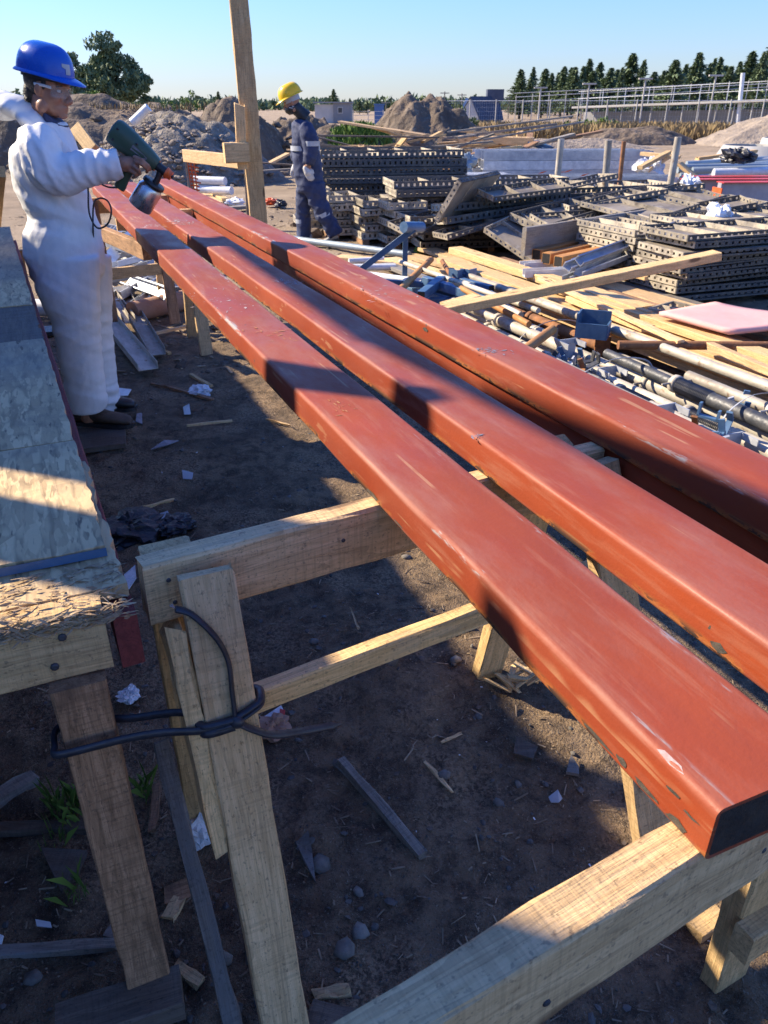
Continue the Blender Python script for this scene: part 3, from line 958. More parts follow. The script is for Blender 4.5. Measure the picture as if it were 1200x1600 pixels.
rnd = random.Random(77)
sp = []
for _ in range(240):
    a, q = rnd.uniform(0, 6.28), math.sqrt(rnd.random())
    x, y = -0.75 + 1.2 * q * math.cos(a), 24.2 + 0.9 * q * math.sin(a)
    sp.append((x, y, 0.98 * max(0, 1 - q ** 2 * 0.7) - 0.04, 14, 0.16))
blades('weeds', sp, 'weed', 'bright green weeds capping the low hump', 0.08, 0.25, 3, 0.03)
sp = [(rnd.uniform(5.2, 17.5), rnd.uniform(39, 47), -0.02, 16, 0.6) for _ in range(420)]
blades('dry_grass', sp, 'dry', 'dry brown grass and weeds along the fence', 0.3, 0.85, 4, 0.018)
sp = [(-9 + rnd.uniform(-4, 4), 25.2 + rnd.uniform(-0.7, 0.7), 1.42, 10, 0.3) for _ in range(60)]
blades('dry_grass', sp, 'dry', 'dry grass on the crest of the spoil bank', 0.06, 0.22, 5, 0.02)


# ------------------------------------------------------------------ far buildings, fence, flume
def house_box(t, x0, x1, y0, y1, h, wallm, nm='wall'):
    mb = MB()
    mb.box(((x0 + x1) / 2, (y0 + y1) / 2, h / 2), (x1 - x0, y1 - y0, h))
    return mb.build(nm, wallm, None, t)


a, b = atd(492, 175, 75), atd(549, 175, 75)
t = thing('site_cabin', 'low grey site cabin with flat roof on the skyline', 'cabin', ((a.x + b.x) / 2, 76, 0))
w0 = house_box(t, a.x, a.x + 1.6, 75, 78, 1.45, M['cabinw'])
w1 = house_box(t, a.x + 1.6, b.x, 74.9, 78, 1.55, M['cabin'])
mb = MB(); mb.box(((a.x + b.x) / 2, 76.4, 1.6), (b.x - a.x + 0.2, 3.4, 0.1)); mb.build('roof', M['cabin'], None, t)
mb = MB(); mb.box((a.x + 2.2, 74.88, 1.0), (0.45, 0.03, 0.5)); wf = mb.build('window', M['cabinw'], None, t)
mb = MB(); mb.box((a.x + 2.2, 74.86, 1.0), (0.33, 0.03, 0.38)); mb.build('pane', M['pane'], None, wf)

a, b = atd(585, 180, 70), atd(600, 180, 70)
t = thing('portable_toilet', 'blue portable toilet standing alone on the skyline', 'toilet', ((a.x + b.x) / 2, 70, 0))
house_box(t, a.x, b.x, 70, 70.9, 1.4, M['toilet'], 'body')
mb = MB(); mb.box(((a.x + b.x) / 2, 70.45, 1.45), (b.x - a.x + 0.1, 1.0, 0.1)); mb.build('roof', M['toilet'], None, t)

a, b = atd(712, 195, 78), atd(786, 195, 78)
t = thing('farm_house', 'white gabled house with dark blue roof beyond the yard', 'house', ((a.x + b.x) / 2, 80, 0))
x0, x1 = a.x, b.x
mb = MB()
gx_ = (x0 + 0.9)
mb.add([(x0, 78, -0.5), (x0 + 1.9, 77.2, -0.5), (x0 + 1.9, 77.2, 0.9), (x0 + 1.2, 77.5, 2.0), (x0, 78, 0.1)], [(0, 1, 2, 3, 4)])
mb.add([(x0 + 1.9, 77.2, -0.5), (x1, 79, -0.5), (x1, 79, 0.3), (x1, 79, 0.9), (x0 + 1.9, 77.2, 0.5)], [(0, 1, 2, 3, 4)])
mb.add([(x0, 78, -0.5), (x0, 78, 0.1), (x0 + 1.2, 82, 2.0), (x1, 83, 0.9), (x1, 83, -0.5)], [(0, 1, 2, 3, 4)])
mb.build('wall', M['cabinw'], None, t)
mb = MB()
A, B = Vector((x0 + 1.15, 77.4, 2.08)), Vector((x1 - 0.4, 79.5, 2.08))
C, D = Vector((x1 + 0.1, 78.6, 0.25)), Vector((x0 + 2.05, 77.0, 0.25))
mb.rings([[A, D, D + Vector((0, 0, -0.1)), A + Vector((0, 0, -0.1))], [B, C, C + Vector((0, 0, -0.1)), B + Vector((0, 0, -0.1))]], True, False)
E_, F_ = Vector((x0 - 0.1, 78.1, 0.0)), Vector((x0 + 1.0, 83, 0.0))
mb.rings([[A, E_, E_ + Vector((0, 0, -0.1)), A + Vector((0, 0, -0.1))], [B, F_ + Vector((2, 0, 0)), F_ + Vector((2, 0, -0.1)), B + Vector((0, 0, -0.1))]], True, False)
rf = mb.build('roof', M['roof'], None, t)
mb = MB(); mb.box((x1 - 0.7, 79.6, 2.2), (1.5, 1.2, 0.9)); mb.build('dormer', M['roof'], None, rf)

# chain-link fence: posts, rails and a net of wires
a, b = atd(655, 205, 52), atd(1235, 215, 44)
fp0, fp1 = Vector((a.x, 52, 0)), Vector((b.x, 44, 0))
t = thing('chain_link_fence', 'chain link fence with grey posts across the far side of the yard', 'fence', fp0)
n = 13
for i in range(n + 1):
    p = fp0.lerp(fp1, i / n)
    pipe('post', p, p + Vector((0, 0, 1.75)), 0.035, M['concrete'], parent=t, open_ends=False, n=8)
for z in (0.12, 1.68):
    pipe('rail', fp0 + Vector((0, 0.05, z)), fp1 + Vector((0, 0.05, z)), 0.018, M['galv'], parent=t, open_ends=False, n=6)
mb = MB()
for k in range(7):
    z = 0.3 + k * 0.21
    mb.tube([fp0 + Vector((0, 0.03, z)), fp1 + Vector((0, 0.03, z))], 0.004, 3, False)
for k in range(150):
    p = fp0.lerp(fp1, (k + 0.5) / 150)
    mb.tube([p + Vector((0, 0.03, 0.1)), p + Vector((0, 0.03, 1.68))], 0.004, 3, False)
tag(mb.build('net', M['galv'], None, t), kind='stuff')
a2 = atd(600, 200, 56)
# second, lower run on the left towards the cabin
t = thing('post_and_wire_fence', 'low post and wire fence between the blue toilet and the house', 'fence', (a2.x, 56, 0))
q0, q1 = Vector((atd(552, 190, 60).x, 60, 0)), Vector((atd(720, 195, 58).x, 58, 0))
for i in range(8):
    p = q0.lerp(q1, i / 7)
    pipe('post', p, p + Vector((0, 0, 1.15)), 0.03, M['concrete'], parent=t, open_ends=False, n=6)
mb = MB()
for z in (0.3, 0.55, 0.8, 1.05):
    mb.tube([q0 + Vector((0, 0, z)), q1 + Vector((0, 0, z))], 0.008, 4, False)
mb.build('wire', M['galv'], None, t)

# the long raised walkway frame with its shade-net posts
t = thing('raised_conveyor_frame', 'long raised frame with slender posts and a sloping deck at far right', 'frame', (14, 58, 0))
d0, d1 = atd(905, 168, 62), atd(1230, 156, 50)
d0, d1 = Vector((d0.x, 62, d0.z)), Vector((d1.x, 50, d1.z))
board('deck', d0, d1, 1.6, 0.13, M['concrete'], parent=t, jit=0.0, seg=3)
board('deck_skirt', d0 + Vector((0.6, 0.9, -0.75)), d1 + Vector((0.6, 0.9, -0.9)), 0.1, 0.9, M['cabin'], parent=t, jit=0.0, seg=3)
for i in range(14):
    p = d0.lerp(d1, i / 13) + Vector((0, -0.7, 0))
    pipe('post', (p.x, p.y, 0), (p.x, p.y, p.z - 0.05), 0.04, M['concrete'], parent=t, open_ends=False, n=8)
for i in range(9):
    p = d0.lerp(d1, i / 8 + 0.02) + Vector((0, 0.7, 0))
    pipe('railing_post', (p.x, p.y, p.z), (p.x, p.y, p.z + 1.0), 0.025, M['galv'], parent=t, open_ends=False, n=6)
for z in (0.55, 1.0):
    pipe('railing', d0 + Vector((0, 0.7, z)), d1 + Vector((0, 0.7, z)), 0.022, M['galv'], parent=t, open_ends=False, n=6)
e0, e1 = atd(806, 160, 66), atd(1230, 134, 60)
e0, e1 = Vector((e0.x, 66, e0.z)), Vector((e1.x, 60, e1.z))
for k, dz in enumerate((0.0, 0.35, 0.62)):
    pipe('cable', e0 + Vector((0, k * 0.5, dz)), e1 + Vector((0, k * 0.5, dz - 0.15 * k)), 0.02, M['galv'], parent=t, open_ends=False, n=5)
for i in range(16):
    p = e0.lerp(e1, i / 15)
    pipe('mast', (p.x, p.y, 0), (p.x, p.y, p.z + 0.5), 0.03, M['concrete'], parent=t, open_ends=False, n=6)

LAMPL = ['first from the left, at the open end of the conifers', 'second, slightly taller one', 'third, in the middle of the row', 'fourth, tallest with a wide head']
for i, (px, ty, by) in enumerate(((845, 137, 188), (921, 131, 190), (1009, 123, 190), (1119, 118, 190))):
    d = 56 - i
    tp = atd(px, ty, d)
    b_ = Vector((tp.x, d, 0))
    t = thing('lamp_post', 'slender T-topped lamp post, ' + LAMPL[i], 'lamp post', b_, 0, 'T-topped lamp posts beyond the fence')
    pipe('pole', b_, (tp.x, d, tp.z), 0.055, M['concrete'], parent=t, open_ends=False, n=8)
    board('lamp_arm', (tp.x - 0.42, d, tp.z), (tp.x + 0.42, d, tp.z), 0.16, 0.09, M['concrete'], parent=t, jit=0)
tp = atd(1161, 114, 52)
pb = atd(1157, 190, 52)
t = thing('mast', 'thick white mast standing before the conifers at far right', 'mast', (pb.x, 52, 0))
pipe('pole', (pb.x - 0.1, 52, 0), (tp.x, 52, tp.z), 0.12, M['white'], parent=t, open_ends=False, n=12)
mb = MB(); mb.lathe([(0.3, 0), (0.3, 0.08)], 10, Matrix.Translation((pb.x - 0.1, 52, 0))); mb.build('base_plate', M['galv'], None, t)
for i, (px, ty, lab) in enumerate(((695, 143, 'thin pole with cross arm left of the dark-roofed house'), (722, 146, 'thin pole with cross arm rising behind the dark-roofed house'), (796, 150, 'thin pole with cross arm between the house and the conifers'), (603, 158, 'thin pole with cross arm beside the blue toilet'))):
    tp = atd(px, ty, 95)
    t = thing('utility_pole', lab, 'pole', (tp.x, 95, 0), 0, 'distant utility poles')
    pipe('pole', (tp.x, 95, 0), (tp.x, 95, tp.z), 0.06, M['grey'], parent=t, open_ends=False, n=6)
    board('cross_arm', (tp.x - 0.5, 95, tp.z - 0.15), (tp.x + 0.5, 95, tp.z - 0.15), 0.08, 0.08, M['grey'], parent=t, jit=0)

# far wooded strip, read as one mass
rnd = random.Random(9)
mb = MB()
for k in range(90):
    px = rnd.uniform(-250, 820)
    d = rnd.uniform(170, 240)
    p = atd(px, 165, d)
    hh = rnd.uniform(1.6, 3.0) + (1.0 if px < 80 else 0)
    leaf_cloud(mb, rnd, (p.x, d, hh * 0.45), (4.5, 3, hh * 0.55), 120, 0.7)
tag(mb.build('woods', M['conifer']), 'far wooded strip along the horizon', kind='stuff')

# ================================================================== painted tubes on their trestles
TW, TH, ZB = 0.152, 0.070, 0.95
ZC = ZB + TH / 2


def steel_tube(vn, un, vf, uf, label, seed, z=ZC, w=TW, h=TH, r=0.009):
    p0, p1 = S(vn, un, z), S(vf, uf, z)
    L = (p1 - p0).length
    n = 40
    xs = [L * i / n for i in range(n + 1)]
    me = rect_tube_mesh('steel_tube', L, w, h, r, 0.005, [M['paint'], M['tubein']], xs, 6, 0.0006, seed)
    o = link('painted_steel_tube', me, frame(p0, p1))
    return tag(o, label, 'steel tube', 'red oxide primed steel tubes')


def top_at(px, py, z):
    p = at(px, py, z)
    return p


tA = steel_tube(0.558, 0.334, 0.566, 7.0, 'red primed steel tube nearest the worker, its open end at bottom right', 1)
tB = steel_tube(0.803, 0.30, 0.768, 7.15, 'middle red primed steel tube, half in shadow, between two others', 2)
tC = steel_tube(1.100, 0.30, 1.094, 7.35, 'red primed steel tube furthest from the worker, beside the prop bundles', 3)
# two more lie lower down, on the bottom rails
tD = steel_tube(1.094, 0.25, 1.088, 6.9, 'slim orange-red tube lying directly beneath the far red tube, seen in the gap', 4, 0.915, 0.10, 0.066, 0.010)


def mark(name, parent, px, py, z, mat, n, dx, dy, sx, sy, seed, tilt=0.2, wid=0.0016):
    """rubbed flecks of chalk or paint lying on the top face of a tube"""
    rnd = random.Random(seed)
    mb = MB()
    zz = z + 0.0008
    a0, a1 = at(px, py, zz), at(px + dx, py + dy, zz)
    spread = 0.55 * (a1 - a0).length * min(1, sy)
    for k in range(n * 4):
        c = a0.lerp(a1, rnd.random()) + VD * rnd.gauss(0, spread * 0.35) + UD * rnd.gauss(0, spread * 0.35)
        d = (UD if rnd.random() < 0.55 else VD) + Vector((rnd.gauss(0, .25), rnd.gauss(0, .25), 0))
        d.normalize()
        l = (0.0025 + 0.010 * rnd.random() ** 2) * (0.16 + 0.42 * a0.y)
        s = d.cross(Vector((0, 0, 1))) * l * rnd.uniform(0.08, 0.4)
        pts = [c - d * l, c - d * l * .3 + s * rnd.uniform(.5, 1), c + d * l * .5 + s * rnd.uniform(.3, 1), c + d * l, c + d * l * .2 - s * rnd.uniform(.4, 1)]
        for p in pts: p.z = zz + 0.00002 * (k % 9)
        mb.add(pts, [(4, 3, 2, 1, 0)])
    return tag(mb.build(name, mat, None, parent), kind='stuff')


ZT = ZB + TH
for k, (px, py, tb, mt, n, dx, dy, sx, sy) in enumerate((
        (332, 455, tA, 'chalk', 12, 46, 30, 0.030, 1.0), (228, 352, tA, 'chalk', 12, 22, 4, 0.05, 1.4), (402, 508, tA, 'ochre', 8, 30, 26, 0.022, 0.8), (522, 622, tA, 'ochre', 8, 34, 24, 0.018, 0.8),
        (275, 345, tB, 'chalk', 16, 22, 5, 0.05, 1.4), (430, 437, tB, 'chalk', 14, 34, 6, 0.04, 1.2), (738, 683, tB, 'bare', 5, 18, -3, 0.022, 0.8),
        (565, 450, tC, 'chalk', 12, 48, 18, 0.035, 1.0), (748, 545, tC, 'bare', 12, 36, 6, 0.05, 1.0))):
    mark({'chalk': 'chalk_mark', 'ochre': 'paint_mark', 'bare': 'bare_patch'}[mt], tb, px, py, ZT, M[mt], n, dx, dy, sx, sy, 50 + k)


def chip(parent, u, v_face, z, su, sz, seed, mat='chipdk', name='chipped_spot'):
    """a ragged flake of missing paint on the upright left face of a tube"""
    rnd = random.Random(seed)
    mb = MB()
    c = S(v_face - 0.0012, u, z)
    pts = []
    for k in range(11):
        a = 2 * PI * k / 11
        q = rnd.uniform(0.6, 1.15)
        pts.append(c + UD * (su * q * math.cos(a)) + Vector((0, 0, sz * q * math.sin(a))))
    mb.add([c] + pts, [(0, k + 1, (k + 1) % 11 + 1) for k in range(11)])
    return mb.build(name, M[mat], None, parent)


chip(tB, 0.775, 0.7268, 0.987, 0.010, 0.017, 3)
for u, z, a, b in ((0.70, 0.973, 0.014, 0.006), (0.735, 0.995, 0.004, 0.003), (0.715, 0.996, 0.007, 0.003), (0.59, 0.985, 0.005, 0.004), (0.57, 0.966, 0.02, 0.007)):
    chip(tB, u, 0.7268, z, a, b, int(u * 1000))
for u, z, a, b in ((0.385, 0.992, 0.012, 0.0025), (0.36, 0.985, 0.012, 0.002), (0.42, 0.962, 0.02, 0.004), (0.375, 0.962, 0.016, 0.006), (0.50, 0.962, 0.03, 0.003), (1.17, 0.962, 0.03, 0.005), (1.05, 0.96, 0.02, 0.003), (0.46, 0.965, 0.012, 0.005)):
    chip(tA, u, 0.4825, z, a, b, int(u * 1000) + 7)
chip(tC, 2.05, 1.0225, 1.0, 0.018, 0.007, 77)
# bright worn spot on the near bend of the first tube
mb = MB()
c = S(0.4855, 0.40, ZT - 0.002)
mb.add([c + UD * -0.018, c + UD * -0.01 + VD * 0.004 + Vector((0, 0, 0.0022)), c + UD * 0.014 + VD * 0.0035 + Vector((0, 0, 0.002)), c + UD * 0.02 - VD * 0.001, c + UD * 0.0 - VD * 0.002 + Vector((0, 0, -0.002))], [(0, 1, 2, 3, 4)])
mb.build('worn_spot', M['chalk'], None, tA)


def leg(parent, p0, p1, w, t, mat='pine', up=None, **kw):
    return board('leg', p0, p1, w, t, M[mat], parent=parent, up=up or tuple(-UD), **kw)


def nail(parent, p, nrm, r=0.004):
    mb = MB()
    q = Vector(nrm).to_track_quat('Z', 'Y').to_matrix().to_4x4()
    q.translation = Vector(p)
    mb.lathe([(r, -0.002), (r, 0.0012), (r * 0.6, 0.002)], 8, q)
    return mb.build('nail', M['propdk'], None, parent)


# first trestle
t = thing('trestle', 'rough pine trestle tied with black strip, in the middle foreground', 'trestle', S(0.6, 1.15, 0), 0, 'pine trestles under the tubes')
BZ = ZB - 0.0585
board('bearer', S(0.90, 1.262, 0.861), S(1.30, 1.29, 0.861), 0.045, 0.038, M['pine'], parent=t, seed=3)
board('crossbar', S(0.055, 1.122, BZ), S(1.03, 1.222, BZ), 0.048, 0.115, M['pine'], parent=t, ch=0.005, seed=4, rag=0.003)
leg(t, S(0.150, 1.068, 0.935), S(0.158, 0.835, -0.01), 0.088, 0.042, 'pine', seed=11, rag=0.006, notch=0.03)
leg(t, S(0.105, 1.18, 0.93), S(0.12, 1.40, -0.01), 0.085, 0.042, 'pine2', seed=12)
board('gusset', S(0.089, 1.10, 0.825), S(0.097, 1.0, 0.45), 0.135, 0.027, M['pine2'], parent=t, up=tuple(-VD), seed=13, rag=0.03, jit=0.003)
board('lower_rail', S(0.20, 1.125, 0.60), S(1.10, 1.245, 0.60), 0.036, 0.050, M['pine2'], parent=t, ch=0.004, seed=14)
leg(t, S(0.97, 1.30, 0.93), S(1.05, 1.62, -0.01), 0.088, 0.042, 'pine2', seed=15)
leg(t, S(0.985, 1.165, 0.935), S(1.12, 0.92, -0.01), 0.09, 0.042, 'pine', seed=16)
for (px, py, dz) in ((316, 908, 0.925), (340, 934, 0.90)):
    p = S(0.150 + (px - 316) * 0.0009, 1.044 - (0.93 - dz) * 0.25, dz - 0.03)
    nail(t, p, -UD + Vector((0, 0, 0.25)))

for v_, z_ in ((0.095, 0.915), (0.10, 0.87), (0.41, 0.90)):
    nail(t, S(v_, 1.122 + (v_ - 0.055) * 0.1026 - 0.0245, z_), -UD, 0.004)

# nearest trestle
t = thing('trestle', 'nearest pine trestle, under the open tube end at bottom right', 'trestle', S(0.5, 0.35, 0), 0, 'pine trestles under the tubes')
BZ2 = ZB - 0.0585
board('crossbar', S(-0.05, 0.300, BZ2), S(1.03, 0.427, BZ2), 0.046, 0.115, M['pine'], parent=t, ch=0.004, seed=21, jit=0.0018)
leg(t, S(0.76, 0.44, 0.93), S(1.03, 0.60, -0.01), 0.085, 0.042, 'pine2', seed=22)
leg(t, S(0.95, 0.37, 0.93), S(1.06, 0.20, -0.01), 0.085, 0.042, 'pine', seed=23)
leg(t, S(0.0, 0.39, 0.93), S(-0.05, 0.58, -0.01), 0.085, 0.042, 'pine', seed=24) if False else None
board('lower_rail', S(0.86, 0.49, 0.36), S(1.25, 0.52, 0.36), 0.036, 0.07, M['pine2'], parent=t, seed=25)
for v_, z_ in ((0.60, 0.885), (0.88, 0.92), (0.90, 0.865), (0.30, 0.87)):
    nail(t, S(v_, 0.300 + (v_ + 0.05) * 0.1176 - 0.0235, z_), -UD, 0.0045)

# far trestles
for k, (u, z, v0, v1, lab) in enumerate(((6.75, 0, 0.35, 1.03, 'far pine trestle under the tube ends, behind the spray gun'), (5.75, 0, 0.52, 1.03, 'pine trestle half hidden under the tubes, beside the worker in white'))):
    t = thing('trestle', lab, 'trestle', S((v0 + v1) / 2, u, 0), 0, 'pine trestles under the tubes')
    board('crossbar', S(v0, u, BZ), S(v1, u, BZ), 0.048, 0.115, M['pine'], parent=t, seed=31 + k)
    lv = (v0 + 0.1, v1 - 0.1) if k == 0 else (0.98,)
    for vv in lv:
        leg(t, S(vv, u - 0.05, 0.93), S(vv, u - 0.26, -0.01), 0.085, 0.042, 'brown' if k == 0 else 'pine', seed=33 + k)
        leg(t, S(vv, u + 0.05, 0.93), S(vv, u + 0.26, -0.01), 0.085, 0.042, 'pine', seed=35 + k)
    board('bearer', S(0.85, u + 0.046, 0.861), S(1.30, u + 0.046, 0.861), 0.045, 0.038, M['pine'], parent=t, seed=39)
    if k == 0:
        board('lower_rail', S(v0 - 0.1, u - 0.19, 0.40), S(v1, u - 0.16, 0.42), 0.036, 0.085, M['pine'], parent=t, seed=37)
board('timber', S(0.40, 6.3, 0.78), S(0.56, 4.65, 0.86), 0.05, 0.09, M['brown'], 'dark brown timber propped under the far part of the first tube', 'timber')

# ------------------------------------------------------------------ the work table
t = thing('work_table', 'rough OSB-topped work table along the left edge of the photo', 'table', S(-0.5, 2.5, 0))


def slab(name, v0, v1, u0, u1, z, th, mat, parent, seed, rag=0.004, skew=0.0, nu=24, nv=14):
    """a sheet with ragged edges: local X along the tubes' direction, Y across"""
    rnd = random.Random(seed)
    mb = MB()
    P = {}
    top, bot = [], []
    def edge(f): return rnd.uniform(-rag, rag)
    e0 = [edge(0) for _ in range(nv + 1)]; e1 = [edge(0) for _ in range(nv + 1)]
    r0 = [edge(0) for _ in range(nu + 1)]; r1 = [edge(0) for _ in range(nu + 1)]
    def pt(i, j, zz):
        u = u0 + (u1 - u0) * i / nu
        v = v0 + (v1 - v0) * j / nv
        if i == 0: u += e0[j]
        if i == nu: u += e1[j]
        if j == nv: v += r0[i]
        v += skew * (u - u0)
        return Vector((u - u0, -v, zz))
    for i in range(nu + 1):
        for j in range(nv + 1):
            z_ = rnd.gauss(0, 0.0006)
            top.append(pt(i, j, th + z_))
            bot.append(pt(i, j, 0))
    n = nv + 1
    fs = [(i * n + j, i * n + j + 1, (i + 1) * n + j + 1, (i + 1) * n + j) for i in range(nu) for j in range(nv)]
    b = len(top)
    fs2 = [tuple(b + k for k in f[::-1]) for f in fs]
    sides = []
    for i in range(nu):
        for j, flip in ((0, 0), (nv, 1)):
            q = (i * n + j, (i + 1) * n + j, b + (i + 1) * n + j, b + i * n + j)
            sides.append(q if flip == 0 else q[::-1])
    for j in range(nv):
        for i, flip in ((0, 1), (nu, 0)):
            q = (i * n + j, i * n + j + 1, b + i * n + j + 1, b + i * n + j)
            sides.append(q if flip == 0 else q[::-1])
    mb.add(top + bot, fs + fs2 + sides)
    Mx = Matrix((UD, -VD, Vector((0, 0, 1)))).transposed().to_4x4()
    Mx.translation = UD * u0 + Vector((0, 0, z))
    return mb.build(name, mat, Mx, parent)


top1 = slab('top_sheet', -0.95, 0.012, 1.195, 1.69, 0.932, 0.018, M['osb'], t, 1, 0.003, -0.034)
slab('top_sheet', -0.95, -0.005, 1.694, 2.60, 0.9322, 0.018, M['osb'], t, 2, 0.003, -0.034)
slab('top_sheet', -0.95, -0.036, 2.604, 3.10, 0.9305, 0.017, M['dkwood'], t, 3, 0.004, -0.034)
slab('top_sheet', -0.95, -0.053, 3.104, 5.3, 0.9325, 0.018, M['osb'], t, 4, 0.003, -0.034)
# blue painted front edge of the upper sheet
mb = MB()
for k in range(12):
    v0, v1 = -0.95 + 0.962 * k / 12, -0.95 + 0.962 * (k + 1) / 12
    zz = 0.9325
    a, b_ = S(v0, 1.1895, zz), S(v1, 1.1895, zz)
    mb.add([a, b_, b_ + Vector((0, 0, 0.0155)), a + Vector((0, 0, 0.0155))], [(0, 1, 2, 3)])
mb.build('painted_edge', M['blue'], None, t)
low = slab('lower_sheet', -0.95, 0.026, 1.0975, 1.62, 0.905, 0.024, M['osb'], t, 5, 0.006, -0.03)
slab('lower_sheet', -0.95, -0.012, 1.625, 5.2, 0.907, 0.022, M['osb'], t, 7, 0.003, -0.034)
# the shredded strands standing out of the lower sheet's broken edge
rnd = random.Random(8)
mb = MB()
for k in range(1700):
    v = rnd.uniform(-0.8, 0.026)
    z = 0.929 - rnd.random() ** 2.2 * 0.030
    d = (1 - (0.929 - z) / 0.030)
    u = 1.052 - rnd.uniform(0, 0.010)
    if z > 0.9255: u, z = 1.046 + 0.13 * rnd.random(), 0.930 + 0.004 * rnd.random()
    ax = (VD * rnd.gauss(1, 0.3) + UD * rnd.gauss(0, 0.4) + Vector((0, 0, rnd.gauss(0, 0.25)))).normalized()
    L = rnd.uniform(0.006, 0.034)
    nn = (Vector((0, 0, 1)) * d - UD * (1.2 - d) + Vector((rnd.gauss(0, .35), rnd.gauss(0, .35), rnd.gauss(0, .35)))).normalized()
    wv = ax.cross(nn).normalized() * rnd.uniform(0.0008, 0.0028)
    c = S(v, u, z)
    mb.add([c - ax * L / 2 - wv * .5, c - ax * L / 2 + wv * .3, c + wv + nn * .002, c + ax * L / 2 + wv * 0.2, c + ax * L / 2 - wv * .4, c - wv + nn * 0.001], [(0, 5, 2, 1), (5, 4, 3, 2)])
tag(mb.build('shredded_edge', M['strand'], None, t), kind='stuff')
# the solid of splintered board under the strands
ap = board('apron', S(-0.95, 1.0725, 0.868), S(-0.012, 1.0725, 0.868), 0.045, 0.118, M['pine2'], parent=t, seed=43, ch=0.003)
for v, z in ((-0.075, 0.888), (-0.095, 0.838), (-0.31, 0.843), (-0.30, 0.898), (-0.40, 0.853)):
    nail(t, S(v, 1.0488, z), -UD, 0.0065)
board('side_rail', S(0.018, 1.05, 0.852), S(-0.122, 5.1, 0.852), 0.036, 0.095, M['redwood'], parent=t, seed=44)
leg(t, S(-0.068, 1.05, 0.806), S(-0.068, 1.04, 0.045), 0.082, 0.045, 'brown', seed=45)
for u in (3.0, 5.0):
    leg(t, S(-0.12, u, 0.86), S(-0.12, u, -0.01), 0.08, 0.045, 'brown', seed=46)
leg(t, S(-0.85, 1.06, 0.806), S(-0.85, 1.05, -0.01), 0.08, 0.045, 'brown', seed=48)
p = at(90, 1612, 0.03)
board('sill_board', p, at(285, 1548, 0.03), 0.085, 0.055, M['dkwood'], 'grey sawn board lying under the foot of the work table leg', 'board', seed=49)

# ------------------------------------------------------------------ the timber hoarding added unseen beyond the left edge, shaped to cast the shade here
t = thing('added_shade_blocker', 'timber hoarding added beyond the left edge, unseen, to cast shade', 'blocker', S(-1.7, 4, 0))
rnd = random.Random(12)
KS = math.tan(SUN_EL) / 0.728            # height lost per metre across the tubes
u = -1.0
while u < 8.4:
    w = 0.14
    um = u + w / 2
    if um > 3.05:
        h = 0.95 + 1.72 * KS + rnd.uniform(-0.01, 0.01)
    else:
        h = 1.02 + 2.0 * KS + rnd.uniform(-0.03, 0.01)
    if 2.27 < um < 2.40: h = 0.95 + 1.95 * KS
    if 2.50 < um < 2.84 or 2.90 < um < 3.04:  # openings left in the added planks to let sun stripes onto the table
        board('plank', S(-1.7, um, 0), S(-1.7, um, 0.95 + 1.5 * KS), w - 0.004, 0.02, M['grey'], parent=t, up=tuple(VD), seg=3)
        board('plank', S(-1.7, um, 0.95 + 1.8 * KS), S(-1.7, um, 1.02 + 2.0 * KS), w - 0.004, 0.02, M['grey'], parent=t, up=tuple(VD), seg=3)
    else:
        board('plank', S(-1.7, um, 0), S(-1.7, um, h), w - 0.004, 0.02, M['grey'], parent=t, up=tuple(VD), seg=3)
    u += w
for uu, zz in ((2.80, 1.02 + 2.185 * KS), (3.82, 1.02 + 2.5 * KS), (6.2, 1.02 + 2.5 * KS)):  # added posts, brace and rails, set to cast shade bands on the tubes
    board('post', S(-1.76, uu, 0), S(-1.76, uu, zz), 0.09, 0.09, M['grey'], parent=t, up=tuple(VD), seg=3)
board('brace', S(-1.70, 3.95, 0.95 + 1.9 * KS), S(-1.70, 3.80, 1.02 + 2.4 * KS), 0.13, 0.045, M['grey'], parent=t, up=tuple(VD), seg=3)
board('rail', S(-1.72, 2.6, 1.02 + 2.77 * KS), S(-1.72, 4.32, 1.02 + 2.575 * KS), 0.045, 0.12, M['grey'], parent=t, seg=3)
board('rail', S(-1.72, 4.30, 1.02 + 2.56 * KS), S(-1.72, 6.35, 1.02 + 2.60 * KS), 0.045, 0.115, M['grey'], parent=t, seg=3)

# ------------------------------------------------------------------ black strip lashing trestle to table
def ribbon(mb, pts, w, th, n=8):
    mb.tube(pts, [(th, w)] * len(pts), 8)


lg = lambda z, dv=0.0, du=0.0: S(0.150 + (0.935 - z) * 0.0085 + dv, 1.068 - (0.935 - z) * 0.2465 + du, z)
zt = 0.695
mb = MB()
path = [atd(258, 905, 1.0) , ]
P0 = lg(0.905, -0.055, -0.028)
pts = spline([lg(0.905, -0.058, -0.030), lg(0.890, -0.035, -0.030), lg(0.845, -0.005, -0.031), lg(0.80, 0.008, -0.030), lg(0.75, 0.006, -0.030), lg(zt + 0.01, 0.004, -0.030)], 7)
mb.tube(pts, [(0.0042, 0.0085)] * len(pts), 8)
f = lambda z: lg(z, 0, -0.029)
loop = [lg(zt, 0.004, -0.031), lg(zt + 0.008, 0.03, -0.030), lg(zt + 0.012, 0.05, -0.02), lg(zt + 0.006, 0.052, 0.02), lg(zt, 0.0, 0.032), lg(zt - 0.004, -0.05, 0.028), lg(zt - 0.006, -0.052, -0.018), lg(zt - 0.002, -0.02, -0.031), lg(zt, 0.006, -0.033)]
pts = spline(loop, 6)
mb.tube(pts, [(0.0042, 0.008)] * len(pts), 8)
pts = spline([p_ + Vector((0, 0, 0.009)) for p_ in loop], 6)
mb.tube(pts, [(0.004, 0.0075)] * len(pts), 8)
